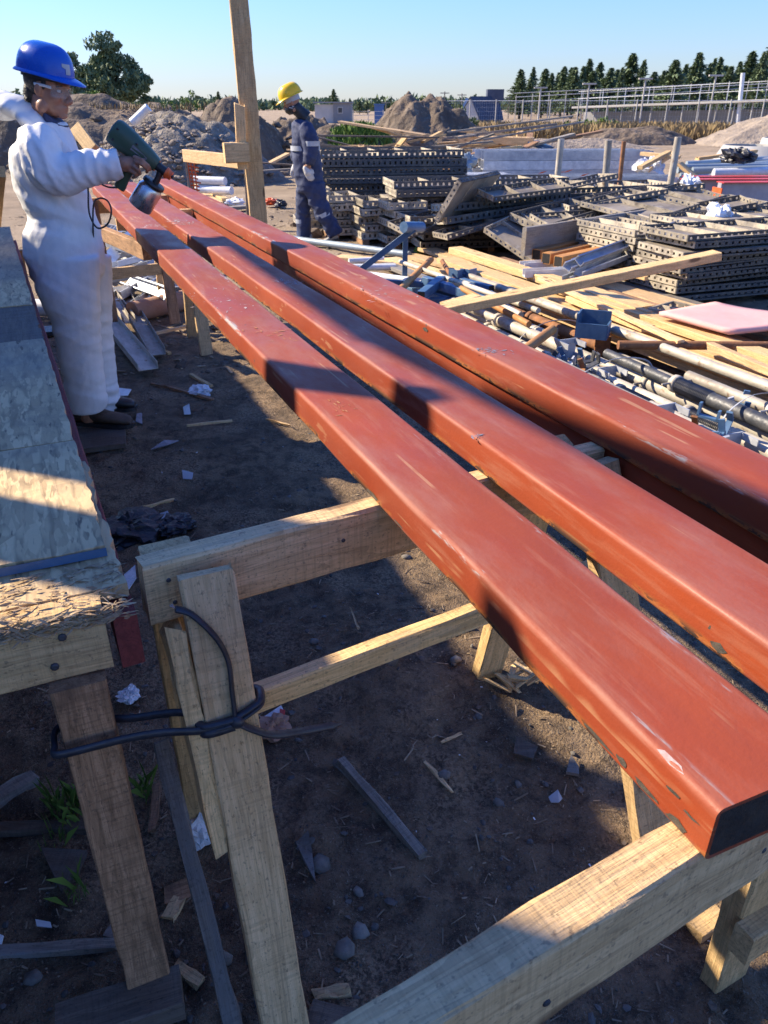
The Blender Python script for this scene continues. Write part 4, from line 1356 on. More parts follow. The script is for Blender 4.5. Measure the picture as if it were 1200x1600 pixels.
# over to the table leg, round it and back
tl = [lg(zt - 0.002, 0.004, -0.034), lg(zt - 0.004, -0.05, -0.025), S(0.04, 1.0, 0.695), S(-0.02, 1.005, 0.70), S(-0.115, 1.010, 0.70), S(-0.122, 1.03, 0.70), S(-0.115, 1.072, 0.70), S(-0.06, 1.076, 0.695), S(0.0, 1.06, 0.69), S(0.07, 1.05, 0.685), lg(zt - 0.012, -0.05, 0.02), lg(zt - 0.01, -0.05, -0.026), lg(zt - 0.006, 0.0, -0.034)]
pts = spline(tl, 7)
mb.tube(pts, [(0.008, 0.0048)] * len(pts), 8)
# knot and the loose tail
mb.ell(lg(zt + 0.002, 0.004, -0.036), (0.014, 0.009, 0.012))
tail = [lg(zt, 0.006, -0.036), lg(zt - 0.02, 0.03, -0.036), lg(zt - 0.045, 0.062, -0.028), lg(zt - 0.075, 0.11, 0.0), lg(zt - 0.105, 0.165, 0.03), lg(zt - 0.125, 0.205, 0.05)]
pts = spline(tail, 7)
mb.tube(pts, [(0.0042, 0.0085)] * (len(pts) - 4) + [(0.003, 0.005), (0.0025, 0.004), (0.002, 0.003), (0.001, 0.002)], 8)
tag(mb.build('tie_strip', M['rope']), 'black rubber strip knotted round the trestle leg and table leg', 'tie')
mb = MB()
for k in range(7):
    a = lg(0.906, -0.058, -0.030)
    e = a + VD * -0.006 + Vector((random.Random(k).uniform(-.003, .003), 0, 0.006 + 0.002 * (k % 3)))
    mb.tube([a, e], 0.0005, 4)
mb.build('frayed_end', M['chalk'], None, bpy.data.objects['tie_strip'])

# ================================================================== the stored material
ORD = ['top', 'second', 'third', 'fourth', 'fifth', 'sixth', 'seventh', 'eighth', 'ninth', 'tenth', 'eleventh', 'twelfth']


def slotted(mb, p, ex, L, h, nrm, th=0.012, pitch=0.075):
    """an upright steel edge of length L and height h with a row of punched slots right through it"""
    ez = Vector((0, 0, 1))
    n = max(2, int(round(L / pitch)))
    pt = L / n
    sw, sh = pt * 0.36, h * 0.42
    def bx(x0, x1, z0, z1):
        c = p + ex * ((x0 + x1) / 2) + ez * ((z0 + z1) / 2)
        vs = []
        for a in (-1, 1):
            for b_ in (-1, 1):
                for d in (-1, 1):
                    vs.append(c + ex * (a * (x1 - x0) / 2) + nrm * (b_ * th / 2) + ez * (d * (z1 - z0) / 2))
        mb.add(vs, [(0, 1, 3, 2), (4, 6, 7, 5), (0, 4, 5, 1), (2, 3, 7, 6), (0, 2, 6, 4), (1, 5, 7, 3)])
    z0, z1 = (h - sh) / 2, (h + sh) / 2
    bx(0, L, 0, z0)
    bx(0, L, z1, h)
    x = 0
    for i in range(n + 1):
        a = max(0, i * pt - (pt - sw) / 2)
        b_ = min(L, i * pt + (pt - sw) / 2)
        bx(a, b_, z0, z1)


_pan = {}
_pk = [0]


def panel_meshes(L, w, h):
    _pk[0] += 1
    k = (round(L, 2), round(w, 2), round(h, 3), _pk[0] % 4)
    if k not in _pan:
        mb = MB()
        X, Y = Vector((1, 0, 0)), Vector((0, 1, 0))
        slotted(mb, Vector((0, 0.006, 0)), X, L, h, Y)
        slotted(mb, Vector((0, w - 0.006, 0)), X, L, h, Y)
        slotted(mb, Vector((0.006, 0.013, 0)), Y, w - 0.026, h, X)
        slotted(mb, Vector((L - 0.006, 0.013, 0)), Y, w - 0.026, h, X)
        fr = mb.mesh('frame', [M['form'], M['formshade']])
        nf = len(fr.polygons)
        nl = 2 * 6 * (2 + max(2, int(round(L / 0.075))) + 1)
        fr.polygons.foreach_set('material_index', [1 if (i < nl and L > 0.7) else 0 for i in range(nf)])  # long sides take the shade-darkened steel, ends the paler one
        mb = MB()
        mb.box((L / 2, w / 2, 0.006), (L - 0.03, w - 0.03, 0.006))
        face = mb.mesh('face_sheet', M['formface'])
        mb = MB()
        mb.box((0, 0, h / 2), (0.008, w - 0.034, h * 0.8))
        rib = mb.mesh('rib', M['form'])
        mb = MB()
        mb.box((L / 2, 0, h / 2), (L - 0.034, 0.008, h * 0.55))
        lr = mb.mesh('long_rib', M['form'])
        # bent and battered: four differently sprung copies of each size
        r_ = random.Random(_pk[0] * 7)
        ph, am, tw = r_.uniform(0, 6), r_.uniform(0.002, 0.010), r_.uniform(-0.012, 0.012)
        for me_ in (fr, face):
            for v_ in me_.vertices:
                v_.co.z += am * math.sin(ph + v_.co.x / L * 5.0) + tw * (v_.co.x / L - 0.5) * (v_.co.y / w - 0.5) * 2 + 0.0025 * mnoise.noise(v_.co * 9 + Vector((ph, 0, 0)))
                v_.co.y += 0.4 * am * math.sin(ph * 2 + v_.co.x / L * 4.0)
            me_.update()
        _pan[k] = (fr, face, rib, lr)
    return _pan[k]


def panel(Mx, L, w, h, label, group=None, ribs=True, flip=False):
    fr, face, rib, lr = panel_meshes(L, w, h)
    if flip:
        Mx = Mx @ Matrix.Translation((0, w, h)) @ Matrix.Rotation(PI, 4, 'X')
    o = tag(link('formwork_panel', fr, Mx), label, 'formwork panel', group)
    link('face_sheet', face, Mx, o)
    if ribs:
        n = max(1, int(L / 0.5))
        for i in range(1, n + 1):
            link('rib', rib, Mx @ Matrix.Translation((L * i / (n + 1), w / 2, 0)), o)
    return o


def stack(desc, corner, yaw, L, w, h, n, seed, group='stacked steel formwork panels', z0=0.06, jit=0.03, turn=1.6, ribs_top=True):
    rnd = random.Random(seed)
    z = z0
    out = []
    for i in range(n):
        k = n - 1 - i
        a = R(yaw + rnd.gauss(0, turn))
        Mx = Matrix.Translation((corner.x + rnd.gauss(0, jit), corner.y + rnd.gauss(0, jit), z)) @ Matrix.Rotation(a, 4, 'Z')
        nm = (ORD[k] + ' from the top' if k else 'topmost') if k < n - 1 else 'bottom'
        if k == 0 and n == 1: nm = 'single'
        out.append(panel(Mx, L, w, h, f'steel panel, {nm} of {desc}', group, ribs=(k == 0), flip=(rnd.random() < 0.5 if k else False)))
        z += h + 0.007 + rnd.random() * 0.006
    return out, z


def under(px, py, y):
    p = atd(px, py, y)
    return Vector((p.x, p.y, 0))


bearer_n = 0


def bearers(c, yaw, L, w, lab):
    a = R(yaw)
    ex, ey = Vector((math.cos(a), math.sin(a), 0)), Vector((-math.sin(a), math.cos(a), 0))
    for f, q in ((0.15, 'left'), (0.85, 'right')):
        p = c + ex * (L * f)
        board('bearer', Vector((p.x, p.y, 0.02)) - ey * 0.05, Vector((p.x, p.y, 0.02)) + ey * (w + 0.05), 0.08, 0.08, M['brown'], f'timber bearer, {q} end of {lab}', 'timber', 'timber bearers under the stacks', seg=3)


def st(desc, px, y, yaw, L, w, h, n, seed, **kw):
    c = under(px, 300, y)
    bearers(c, yaw, L, w, desc)
    return stack(desc, c, yaw, L, w, h, n, seed, **kw)


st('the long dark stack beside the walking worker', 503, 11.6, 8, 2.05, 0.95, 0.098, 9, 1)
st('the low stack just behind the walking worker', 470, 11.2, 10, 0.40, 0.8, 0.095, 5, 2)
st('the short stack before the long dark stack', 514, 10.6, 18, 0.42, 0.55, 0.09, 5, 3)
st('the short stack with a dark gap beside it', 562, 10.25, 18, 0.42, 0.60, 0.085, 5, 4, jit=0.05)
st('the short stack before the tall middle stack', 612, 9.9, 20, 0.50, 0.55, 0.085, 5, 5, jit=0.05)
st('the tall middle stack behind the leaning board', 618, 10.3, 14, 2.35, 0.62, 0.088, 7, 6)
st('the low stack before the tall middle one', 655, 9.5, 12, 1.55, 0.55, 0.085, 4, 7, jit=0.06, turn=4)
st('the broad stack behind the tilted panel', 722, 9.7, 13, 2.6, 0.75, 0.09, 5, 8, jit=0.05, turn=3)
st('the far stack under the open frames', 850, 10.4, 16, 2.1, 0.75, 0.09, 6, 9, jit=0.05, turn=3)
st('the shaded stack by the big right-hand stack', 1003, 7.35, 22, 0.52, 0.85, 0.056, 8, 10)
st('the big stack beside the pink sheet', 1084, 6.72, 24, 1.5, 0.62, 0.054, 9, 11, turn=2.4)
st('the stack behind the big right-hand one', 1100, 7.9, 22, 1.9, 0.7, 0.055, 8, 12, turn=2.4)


def lean_panel(pts, L, w, h, label):
    """a loose panel: pts = corner, a point along its length, a point along its width"""
    c, a, b_ = [Vector(p) for p in pts]
    x = (a - c).normalized()
    y = (b_ - c)
    y = (y - x * y.dot(x)).normalized()
    z = x.cross(y)
    if z.z < 0:
        c, y, z = c + y * w, -y, -z
    Mx = Matrix((x, y, z)).transposed().to_4x4()
    Mx.translation = c
    return panel(Mx, L, w, h, label, 'loose formwork panels lying about')


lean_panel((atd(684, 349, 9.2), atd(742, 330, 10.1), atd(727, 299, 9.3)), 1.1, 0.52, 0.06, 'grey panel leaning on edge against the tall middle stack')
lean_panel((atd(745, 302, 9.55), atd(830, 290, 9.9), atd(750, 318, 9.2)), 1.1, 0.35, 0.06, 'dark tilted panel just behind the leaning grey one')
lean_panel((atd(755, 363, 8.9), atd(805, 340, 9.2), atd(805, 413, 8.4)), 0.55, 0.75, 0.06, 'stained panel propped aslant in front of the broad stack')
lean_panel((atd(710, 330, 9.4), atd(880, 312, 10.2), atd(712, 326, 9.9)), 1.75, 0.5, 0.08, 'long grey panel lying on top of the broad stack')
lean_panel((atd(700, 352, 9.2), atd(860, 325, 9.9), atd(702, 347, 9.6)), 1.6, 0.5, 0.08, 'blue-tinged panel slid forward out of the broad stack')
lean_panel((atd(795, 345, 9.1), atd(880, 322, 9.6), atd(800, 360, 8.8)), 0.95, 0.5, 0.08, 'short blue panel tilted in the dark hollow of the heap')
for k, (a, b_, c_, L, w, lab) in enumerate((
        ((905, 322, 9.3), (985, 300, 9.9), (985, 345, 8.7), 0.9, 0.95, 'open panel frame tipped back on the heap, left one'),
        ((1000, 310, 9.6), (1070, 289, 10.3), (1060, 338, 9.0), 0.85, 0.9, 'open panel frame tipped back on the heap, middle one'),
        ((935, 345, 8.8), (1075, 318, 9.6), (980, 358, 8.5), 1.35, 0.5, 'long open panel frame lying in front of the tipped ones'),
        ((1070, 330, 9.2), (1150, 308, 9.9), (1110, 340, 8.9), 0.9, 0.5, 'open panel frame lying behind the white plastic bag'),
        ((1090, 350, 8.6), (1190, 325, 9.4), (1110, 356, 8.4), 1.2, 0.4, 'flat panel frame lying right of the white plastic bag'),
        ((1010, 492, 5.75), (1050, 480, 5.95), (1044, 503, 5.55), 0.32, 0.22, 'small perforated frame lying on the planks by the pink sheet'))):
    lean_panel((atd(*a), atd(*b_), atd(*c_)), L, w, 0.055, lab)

# ---- galvanised sections, bundled in layers
def section_stack(desc, c, yaw, L, w, h, rows, cols, seed, mat='galv', nm='galvanised_section', cat='steel section', grp='galvanised sections in bundles', z0=0.08, prof=None, gap=0.008, jl=0.06):
    rnd = random.Random(seed)
    a = R(yaw)
    ex, ey = Vector((math.cos(a), math.sin(a), 0)), Vector((-math.sin(a), math.cos(a), 0))
    me = prof_mesh(nm, prof or [(y, z) for y, z in channel_prof(w, h, 0.01, 0.02)], L, M[mat])
    for r in range(rows):
        for k in range(cols):
            p = c + ey * (k * (w + gap) + w / 2) + ex * rnd.gauss(0, jl) + Vector((0, 0, z0 + r * (h + 0.006)))
            o = link(nm, me, Matrix.Translation(p) @ Matrix.Rotation(a + rnd.gauss(0, 0.004), 4, 'Z'))
            rr = 'top row' if r == rows - 1 else 'bottom row' if r == 0 else f'{ORD[rows - 1 - r]} row'
            cc = ['front', 'second', 'third', 'fourth', 'fifth'][k]
            tag(o, f'{desc}, {rr}, {cc}', cat, grp)


box = lambda w, h: [(-w / 2, 0), (w / 2, 0), (w / 2, h), (-w / 2, h)]
section_stack('pale galvanised section in the back bundle behind the stakes', under(752, 300, 15.2), 3, 3.1, 0.28, 0.15, 5, 3, 1, z0=0.05)
section_stack('pale galvanised section in the front bundle with red marks', under(808, 300, 13.0), 4, 2.6, 0.26, 0.13, 4, 3, 2, z0=0.02)
section_stack('narrow galvanised section in the low bundle by the stakes', under(845, 300, 11.7), 10, 2.6, 0.10, 0.09, 5, 4, 3, z0=0.02)
section_stack('short white section sticking out left of the back bundle', under(716, 300, 14.2), 4, 0.9, 0.16, 0.10, 4, 3, 4, mat='white', z0=0.1)
for k, (px, py) in enumerate(((840, 272), (866, 273), (905, 276), (880, 270))):
    p = atd(px, py, 12.93)
    mb = MB()
    mb.add([p, p + Vector((0.07, 0, 0.012)), p + Vector((0.16, 0, 0.05)), p + Vector((0.06, 0, 0.03))], [(0, 1, 2, 3)])
    tag(mb.build('paint_mark', M['orange']), 'red paint dash on the front pale sections, ' + ('leftmost', 'third from left', 'rightmost', 'second from left')[[840, 866, 905, 880].index(px) if False else {840: 0, 866: 3, 905: 2, 880: 1}[px]], 'mark', 'red paint dashes')

# upright stakes
for k, (x0, y0, x1, y1, d, lab) in enumerate(((877, 217, 870, 290, 12.0, 'upright steel stake among the bundles, leftmost and palest'), (951, 219, 944, 305, 10.9, 'upright steel stake, tallest, in front of the low bundle'), (975, 221, 968, 285, 12.4, 'thin rusty-red upright stake right behind the tallest stake'), (1060, 214, 1047, 290, 11.0, 'leaning upright stake by the red steel beams'))):
    top, bt = atd(x0, y0, d), atd(x1, y1, d)
    dirn = (top - bt).normalized()
    foot = bt - dirn * (bt.z / dirn.z)
    t = thing('stake', lab, 'stake', foot, 0, 'upright steel stakes')
    mt = M['rust'] if k == 2 else M['prop']
    pipe('pole', foot, top, 0.045 if k != 2 else 0.032, mt, parent=t)
    mb = MB(); mb.box((foot.x, foot.y, 0.02), (0.2, 0.2, 0.02)); mb.build('base_plate', M['rust'], None, t)

# ---- scrap timber heap at the back
rnd = random.Random(21)
t_c = atd(690, 250, 19.5)
specials = [((548, 243, 17.0), (700, 237, 17.5), 0.22, 0.05, 'grey', 'long grey board lying along the front of the scrap timber heap'),
            ((585, 240, 17.5), (652, 214, 18.0), 0.30, 0.04, 'dkwood', 'wide brown sheet slanting up on the scrap timber heap'),
            ((612, 241, 17.0), (633, 215, 17.4), 0.13, 0.04, 'pine2', 'short pale board standing up from the scrap timber heap'),
            ((650, 240, 17.2), (628, 222, 17.6), 0.10, 0.05, 'brown', 'brown board crossing behind the standing pale one'),
            ((660, 222, 17.8), (690, 206, 18.2), 0.09, 0.05, 'pine2', 'pale pole sticking up at the middle of the scrap timber heap'),
            ((718, 218, 18.5), (832, 221, 18.2), 0.35, 0.16, 'pine', 'long thick beam on top of the scrap timber heap'),
            ((832, 222, 18.2), (856, 232, 17.9), 0.4, 0.05, 'blue', 'blue-green board end beside the long thick beam'),
            ((812, 216, 18.6), (812, 206, 18.6), 0.14, 0.14, 'pine2', 'small wood block standing on the long thick beam'),
            ((700, 255, 15.5), (745, 240, 16.0), 0.1, 0.06, 'brown', 'bent brown timber lying against the white sections'),
            ((640, 231, 17.6), (790, 226, 18.3), 0.12, 0.05, 'pine2', 'pale splintered plank across the scrap timber heap'),
            ((655, 236, 17.3), (775, 236, 17.8), 0.12, 0.05, 'pine', 'lower pale plank across the scrap timber heap')]
for a, b_, w, tt, mt, lab in specials:
    board('scrap_board', atd(*a), atd(*b_), w, tt, M[mt], lab, 'board', rag=0.03)
for k in range(84):
    px, d = rnd.uniform(560, 850), rnd.uniform(16.8, 19.5)
    p = under(px, 240, d)
    p.z = (0.25 + 0.85 * rnd.random()) * (1 - abs(px - 700) / 420)
    a = rnd.uniform(-0.5, 0.5) + (PI if rnd.random() < 0.5 else 0) + rnd.choice((0, 0, 0.9))
    L = rnd.uniform(0.8, 2.6)
    e = p + Vector((math.cos(a) * L, math.sin(a) * L, rnd.uniform(-0.25, 0.35)))
    e.z = max(e.z, 0.05)
    board('scrap_board', p, e, rnd.uniform(0.08, 0.22), rnd.uniform(0.025, 0.06), M[rnd.choice(('pine', 'pine2', 'grey', 'grey', 'brown', 'dkwood'))], 'splintered board lying jumbled in the scrap timber heap', 'board', 'jumbled boards of the scrap timber heap', seg=3, rag=0.02)

# dark tubes and boards at the back on the right
rnd = random.Random(22)
for k in range(26):
    d = rnd.uniform(14.5, 17.5)
    z = 0.1 + 0.42 * rnd.random()
    x0 = rnd.uniform(5.3, 6.4) + (d - 15) * 0.3
    L = rnd.uniform(2.5, 4.2)
    a = rnd.uniform(-0.12, 0.2)
    pipe('steel_pipe', (x0, d, z), (x0 + L * math.cos(a), d + L * math.sin(a), z + rnd.uniform(-0.05, 0.2)), rnd.uniform(0.04, 0.075), M['sheet' if k % 3 else 'galv'], 'blue-grey steel pipe in the jumbled heap behind the red beams', 'pipe', 'blue-grey pipes in the back heap')
for a, b_, w, tt, mt, lab in (((1000, 262, 14.0), (1045, 238, 14.6), 0.1, 0.06, 'pine2', 'pale board slanting left to right over the pipe heap'),
                              ((1003, 240, 14.8), (1062, 246, 14.4), 0.12, 0.06, 'pine2', 'pale board lying across the two slanting ones'),
                              ((1012, 266, 14.4), (1058, 236, 14.9), 0.08, 0.06, 'pine', 'longer board crossing towards the leaning stake'),
                              ((1062, 256, 14.4), (1085, 276, 14.2), 0.2, 0.05, 'pine2', 'yellow board dropped behind the leaning stake'),
                              ((1090, 248, 15), (1180, 236, 15.5), 0.12, 0.05, 'pine2', 'pale plank on top of the pipe heap')):
    board('scrap_board', atd(*a), atd(*b_), w, tt, M[mt], lab, 'board', rag=0.02)
p0, p1 = atd(1115, 270, 14.4), atd(1260, 266, 14.4)
pipe('plastic_pipe', p0, p1, 0.07, M['white'], 'white pipe lying in front of the blue-grey pipe heap', 'pipe')


def crumple(name, c, r, label, mat='bag', seed=1, squash=0.75, cat='plastic bag', n=3):
    rnd = random.Random(seed)
    mb = MB()
    nu, nv = 26, 16
    vs = []
    for i in range(nv + 1):
        th = PI * i / nv
        for j in range(nu):
            ph = 2 * PI * j / nu
            d = Vector((math.sin(th) * math.cos(ph), math.sin(th) * math.sin(ph), math.cos(th)))
            q = mnoise.noise(d * 1.7 + Vector((seed * 3.1, 0, 0))) * 0.45 + abs(mnoise.noise(d * 4.5 + Vector((0, seed, 0)))) * 0.5 + mnoise.noise(d * 9) * 0.12
            k = 0.75 + q
            vs.append(Vector((d.x * r * k, d.y * r * k, max(d.z * k, -0.62) * r * squash)))
    fs = [(i * nu + j, (i + 1) * nu + j, (i + 1) * nu + (j + 1) % nu, i * nu + (j + 1) % nu) for i in range(nv) for j in range(nu)]
    mb.add(vs, fs, False)
    return tag(mb.build(name, M[mat], Matrix.Translation(Vector(c))), label, cat)


crumple('plastic_bag', atd(1123, 341, 8.7), 0.17, 'large crumpled white plastic bag lying on the open frames', seed=3, squash=1.0)
crumple('plastic_bag', atd(1077, 292, 10.2), 0.15, 'rounded white plastic bag stuffed behind the tipped frames', seed=5, squash=0.9)
crumple('plastic_sheet', atd(1015, 266, 14.6), 0.28, 'crumpled white sheet among the boards behind the low bundle', seed=7)
crumple('plastic_sheet', atd(1152, 245, 14.6), 0.28, 'black plastic sheet crumpled on the pipe heap', 'blackfilm', seed=8, squash=0.6)
crumple('plastic_sheet', atd(727, 258, 15.2), 0.18, 'green and white torn sack left of the white sections', 'sheet', seed=9, squash=1.2, cat='sack')

# concrete culvert section on its side
c = atd(1178, 230, 21.0)
t = tag(None or MB().build('culvert', M['concrete']) if False else thing('culvert_pipe', 'pale concrete culvert pieces standing before the ballast heap', 'culvert', (c.x, 21, 0)), None)
mb = MB()
mb.lathe([(1.05, 0), (0.72, 0.62), (0.64, 0.62), (0.95, 0.0)], 28, Matrix.Translation((c.x, 21, 0.05)), cap=False)
mb.build('cone', M['concrete'], None, t)
mb = MB()
mb.lathe([(1.1, 0), (0.95, 0.75), (0.86, 0.75), (1.0, 0.0)], 28, Matrix.Translation((c.x + 1.5, 21.7, 0.05)), cap=False)
mb.build('ring', M['concrete'], None, t)

# red-flanged grey steel beams
for k, (a, b_, lab) in enumerate((((1062, 322, 12.6), (1240, 322, 12.7), 'front grey steel beam with red flanges, by the right edge'), ((1064, 300, 13.1), (1250, 300, 13.2), 'middle grey steel beam with red flanges, behind the front one'), ((1068, 292, 13.6), (1250, 292, 13.7), 'back grey steel beam with red flanges, farthest of three'))):
    p0, p1 = under(*a), under(*b_)
    p0.z = p1.z = 0.12
    t = thing('steel_beam', lab, 'steel beam', p0, 0, 'red-flanged grey steel beams')
    hh = 0.42
    Mx = frame(p0 + Vector((0.55 if k == 0 else 0, 0, 0)), p1)
    L = (p1 - p0).length
    mb = MB(); mb.box((L / 2, 0, hh / 2), (L, 0.03 if k else 0.12, hh - 0.026)); mb.build('web', M['greysteel'], Mx, t)
    for z in (0.006, hh - 0.006):
        mb = MB(); mb.box((L / 2, 0, z), (L, 0.24, 0.014)); mb.build('flange', M['redsteel'], Mx, t)
    if k == 0:
        mb = MB(); mb.box((-0.02, 0, hh * 0.62), (0.018, 0.30, 0.16)); mb.build('end_plate', M['orange'], Mx, t)

# orange-rusted square tubes, a smeared wide plank behind them, bright channels before them
me = rect_tube_mesh('rusty_tube', 2.35, 0.10, 0.10, 0.008, 0.006, [M['rustor'], M['tubein']])
for k, (px, py, lab) in enumerate(((838, 398, 'orange rusted square tube, back one of three'), (853, 404, 'orange rusted square tube, middle one of three'), (872, 409, 'orange rusted square tube, front one of three'))):
    p = at(px, py, 0.30)
    e = at(1008 + k * 22, 358 + k * 5, 0.33)
    tag(link('rusty_tube', me, frame(p, e)), lab, 'square tube', 'orange rusted square tubes')
board('smeared_plank', at(818, 378, 0.42), at(1082, 334, 0.42), 0.05, 0.26, M['grey'], 'long cement-smeared plank on edge behind the rusted tubes', 'plank')
pz = board('support_block', at(840, 415, 0.12), at(905, 425, 0.12), 0.12, 0.2, M['brown'], 'timber block carrying the rusted tubes', 'block')
pr = channel_prof(0.085, 0.05, 0.004, 0.012)
for k in range(7):
    a = at(884 + 9 * (k % 4), 441 - 5 * k, 0.22 + 0.05 * (k // 2))
    e = at(1045 + 7 * (k % 4), 378 - 4 * k, 0.34 + 0.05 * (k // 2))
    o = link('bright_channel', prof_mesh('bright_channel', pr, (e - a).length, M['galv']), frame(a, e, (0.2 * (k - 3), -0.6, 1)))
    tag(o, 'bright galvanised channel by the rusted tubes, ' + ('lowest and frontmost', 'second from the front', 'third from the front', 'middle one', 'third from the back', 'second from the back', 'backmost')[k] + ' of its bundle', 'channel', 'bright channels beside the rusted tubes')
for k, (a, e, lab) in enumerate((((815, 420), (940, 410), 'whitish channel lying under the rusted tubes, upper one'), ((818, 432), (900, 428), 'whitish channel lying under the rusted tubes, lower one'))):
    a, e = at(*a, 0.2), at(*e, 0.22)
    tag(link('bright_channel', prof_mesh('bright_channel', channel_prof(0.12, 0.06, 0.006), (e - a).length, M['white']), frame(a, e)), lab, 'channel')

# the long board that slants across the yard
board('long_board', at(688, 486, 0.26), at(1120, 399, 0.60), 0.13, 0.06, M['pine2'], 'long yellow board slanting up onto the right-hand stack', 'board', rag=0.004)
board('board', at(694, 480, 0.23), at(745, 466, 0.26), 0.11, 0.06, M['pine2'], 'short yellow board end lying beside the foot of the slanting board', 'board')

# ---- planks laid out parallel to the tubes
PLK = [(3.66, 6.95, 2.2, 0.20, 0.05, 0.13, 'pine', 'pale plank nearest the prop bundles'),
       (3.90, 7.4, 2.3, 0.21, 0.05, 0.15, 'pine2', 'pale plank second from the prop bundles'),
       (4.12, 7.6, 4.6, 0.16, 0.07, 0.20, 'pine2', 'thick pale beam lying above the other planks'),
       (4.14, 4.5, 1.8, 0.20, 0.05, 0.18, 'pine', 'pale plank continuing the thick beam towards the right edge'),
       (4.40, 7.2, 2.4, 0.20, 0.05, 0.14, 'brown', 'brown plank behind the pale planks'),
       (4.66, 7.0, 2.6, 0.22, 0.05, 0.13, 'pine', 'pale plank farthest from the prop bundles'),
       (3.98, 5.6, 1.6, 0.14, 0.05, 0.215, 'pine2', 'narrow plank lying on the pale planks'),
       (4.92, 6.5, 3.0, 0.20, 0.05, 0.09, 'grey', 'grey plank at the foot of the right-hand stacks'),
       (3.45, 7.9, 5.5, 0.14, 0.04, 0.05, 'grey', 'short grey plank behind the blue frames'),
       (4.25, 8.6, 7.2, 0.2, 0.04, 0.06, 'pine', 'dirty plank end beyond the blue frames')]
for v, u0, u1, w, tt, z, mt, lab in PLK:
    board('plank', S(v, u0, z), S(v + 0.05, u1, z), w, tt, M[mt], lab, 'plank', 'planks laid parallel to the red tubes', rag=0.006)
for u in (2.8, 4.6, 6.4):
    board('bearer', S(3.5, u, 0.045), S(4.85, u, 0.045), 0.08, 0.10, M['brown'], f'timber bearer under the planks, {"near" if u < 3 else "middle" if u < 5 else "far"} one', 'timber', 'timber bearers under the planks', seg=3)

# pink sheet
slabp = [at(1030, 487, 0.30), at(1118, 471, 0.32), at(1290, 500, 0.32), at(1140, 516, 0.30)]
mb = MB()
n = 10
g0 = []
for i in range(n + 1):
    for j in range(n + 1):
        a, b_ = slabp[0].lerp(slabp[3], i / n), slabp[1].lerp(slabp[2], i / n)
        g0.append(a.lerp(b_, j / n) + Vector((0, 0, 0.008 * math.sin(i * 0.6) * math.sin(j * 0.5))))
fs = [(i * (n + 1) + j, i * (n + 1) + j + 1, (i + 1) * (n + 1) + j + 1, (i + 1) * (n + 1) + j) for i in range(n) for j in range(n)]
mb.add(g0, [f[::-1] for f in fs], True)
o = mb.build('foam_sheet', M['pink'])
so_ = o.modifiers.new('thickness', 'SOLIDIFY'); so_.thickness = 0.03; so_.offset = -1
tag(o, 'flat pink foam sheet lying on planks before the right-hand stack', 'sheet')

# ---- adjustable props in bundles
def prop(v, u0, u1, z, r, mt, label, plate=True, thread=True, dv=0.0, head='plate'):
    a, e = S(v, u0, z), S(v + dv, u1, z)      # a: near plate end
    Mx = frame(a, e)
    L = (e - a).length
    t = thing('adjustable_prop', label, 'prop', a, 0, 'adjustable steel props in bundles')
    lo = L * 0.56
    link('outer_tube', pipe_mesh('outer_tube', lo, r, M[mt]), Mx, t)
    link('inner_tube', pipe_mesh('inner_tube', L - lo, r * 0.78, M[mt]), Mx @ Matrix.Translation((lo, 0, 0)), t)
    if thread:
        mb = MB()
        rings = []
        n = 26
        for k in range(n * 2):
            x = lo - 0.30 + 0.30 * k / (n * 2 - 1)
            rr = r * (1.16 if k % 2 else 1.02)
            rings.append([Vector((x, rr * math.cos(2 * PI * j / 10), rr * math.sin(2 * PI * j / 10))) for j in range(10)])
        mb.rings(rings, True, False)
        mb.build('thread', M['propdk'], Mx, t)
    mb = MB()
    mb.lathe([(r * 1.05, -0.02), (r * 1.28, -0.018), (r * 1.28, 0.018), (r * 1.05, 0.02)], 12, Mx @ Matrix.Translation((lo - 0.02, 0, 0)) @ Matrix.Rotation(PI / 2, 4, 'Y'))
    mb.tube([Mx @ Vector((lo - 0.02, -r * 2.6, 0.01)), Mx @ Vector((lo - 0.02, r * 2.6, 0.01))], 0.007, 6)
    mb.build('collar', M['prop' if mt != 'rust' else 'rust'], None, t)
    mb = MB()
    if head == 'plate':
        mb.box((-0.004, 0, 0), (0.008, 0.13, 0.13))
    else:
        mb.box((-0.004, 0, 0), (0.008, 0.15, 0.13))
        for sy in (-1, 1):
            for sz in (-1, 1):
                mb.box((-0.06, sy * 0.068, sz * 0.045), (0.11, 0.008, 0.035))
    mb.build('fork_head' if head != 'plate' else 'base_plate', M['rust' if mt == 'rust' else 'galv' if head != 'plate' else 'prop'], Mx, t)
    return t


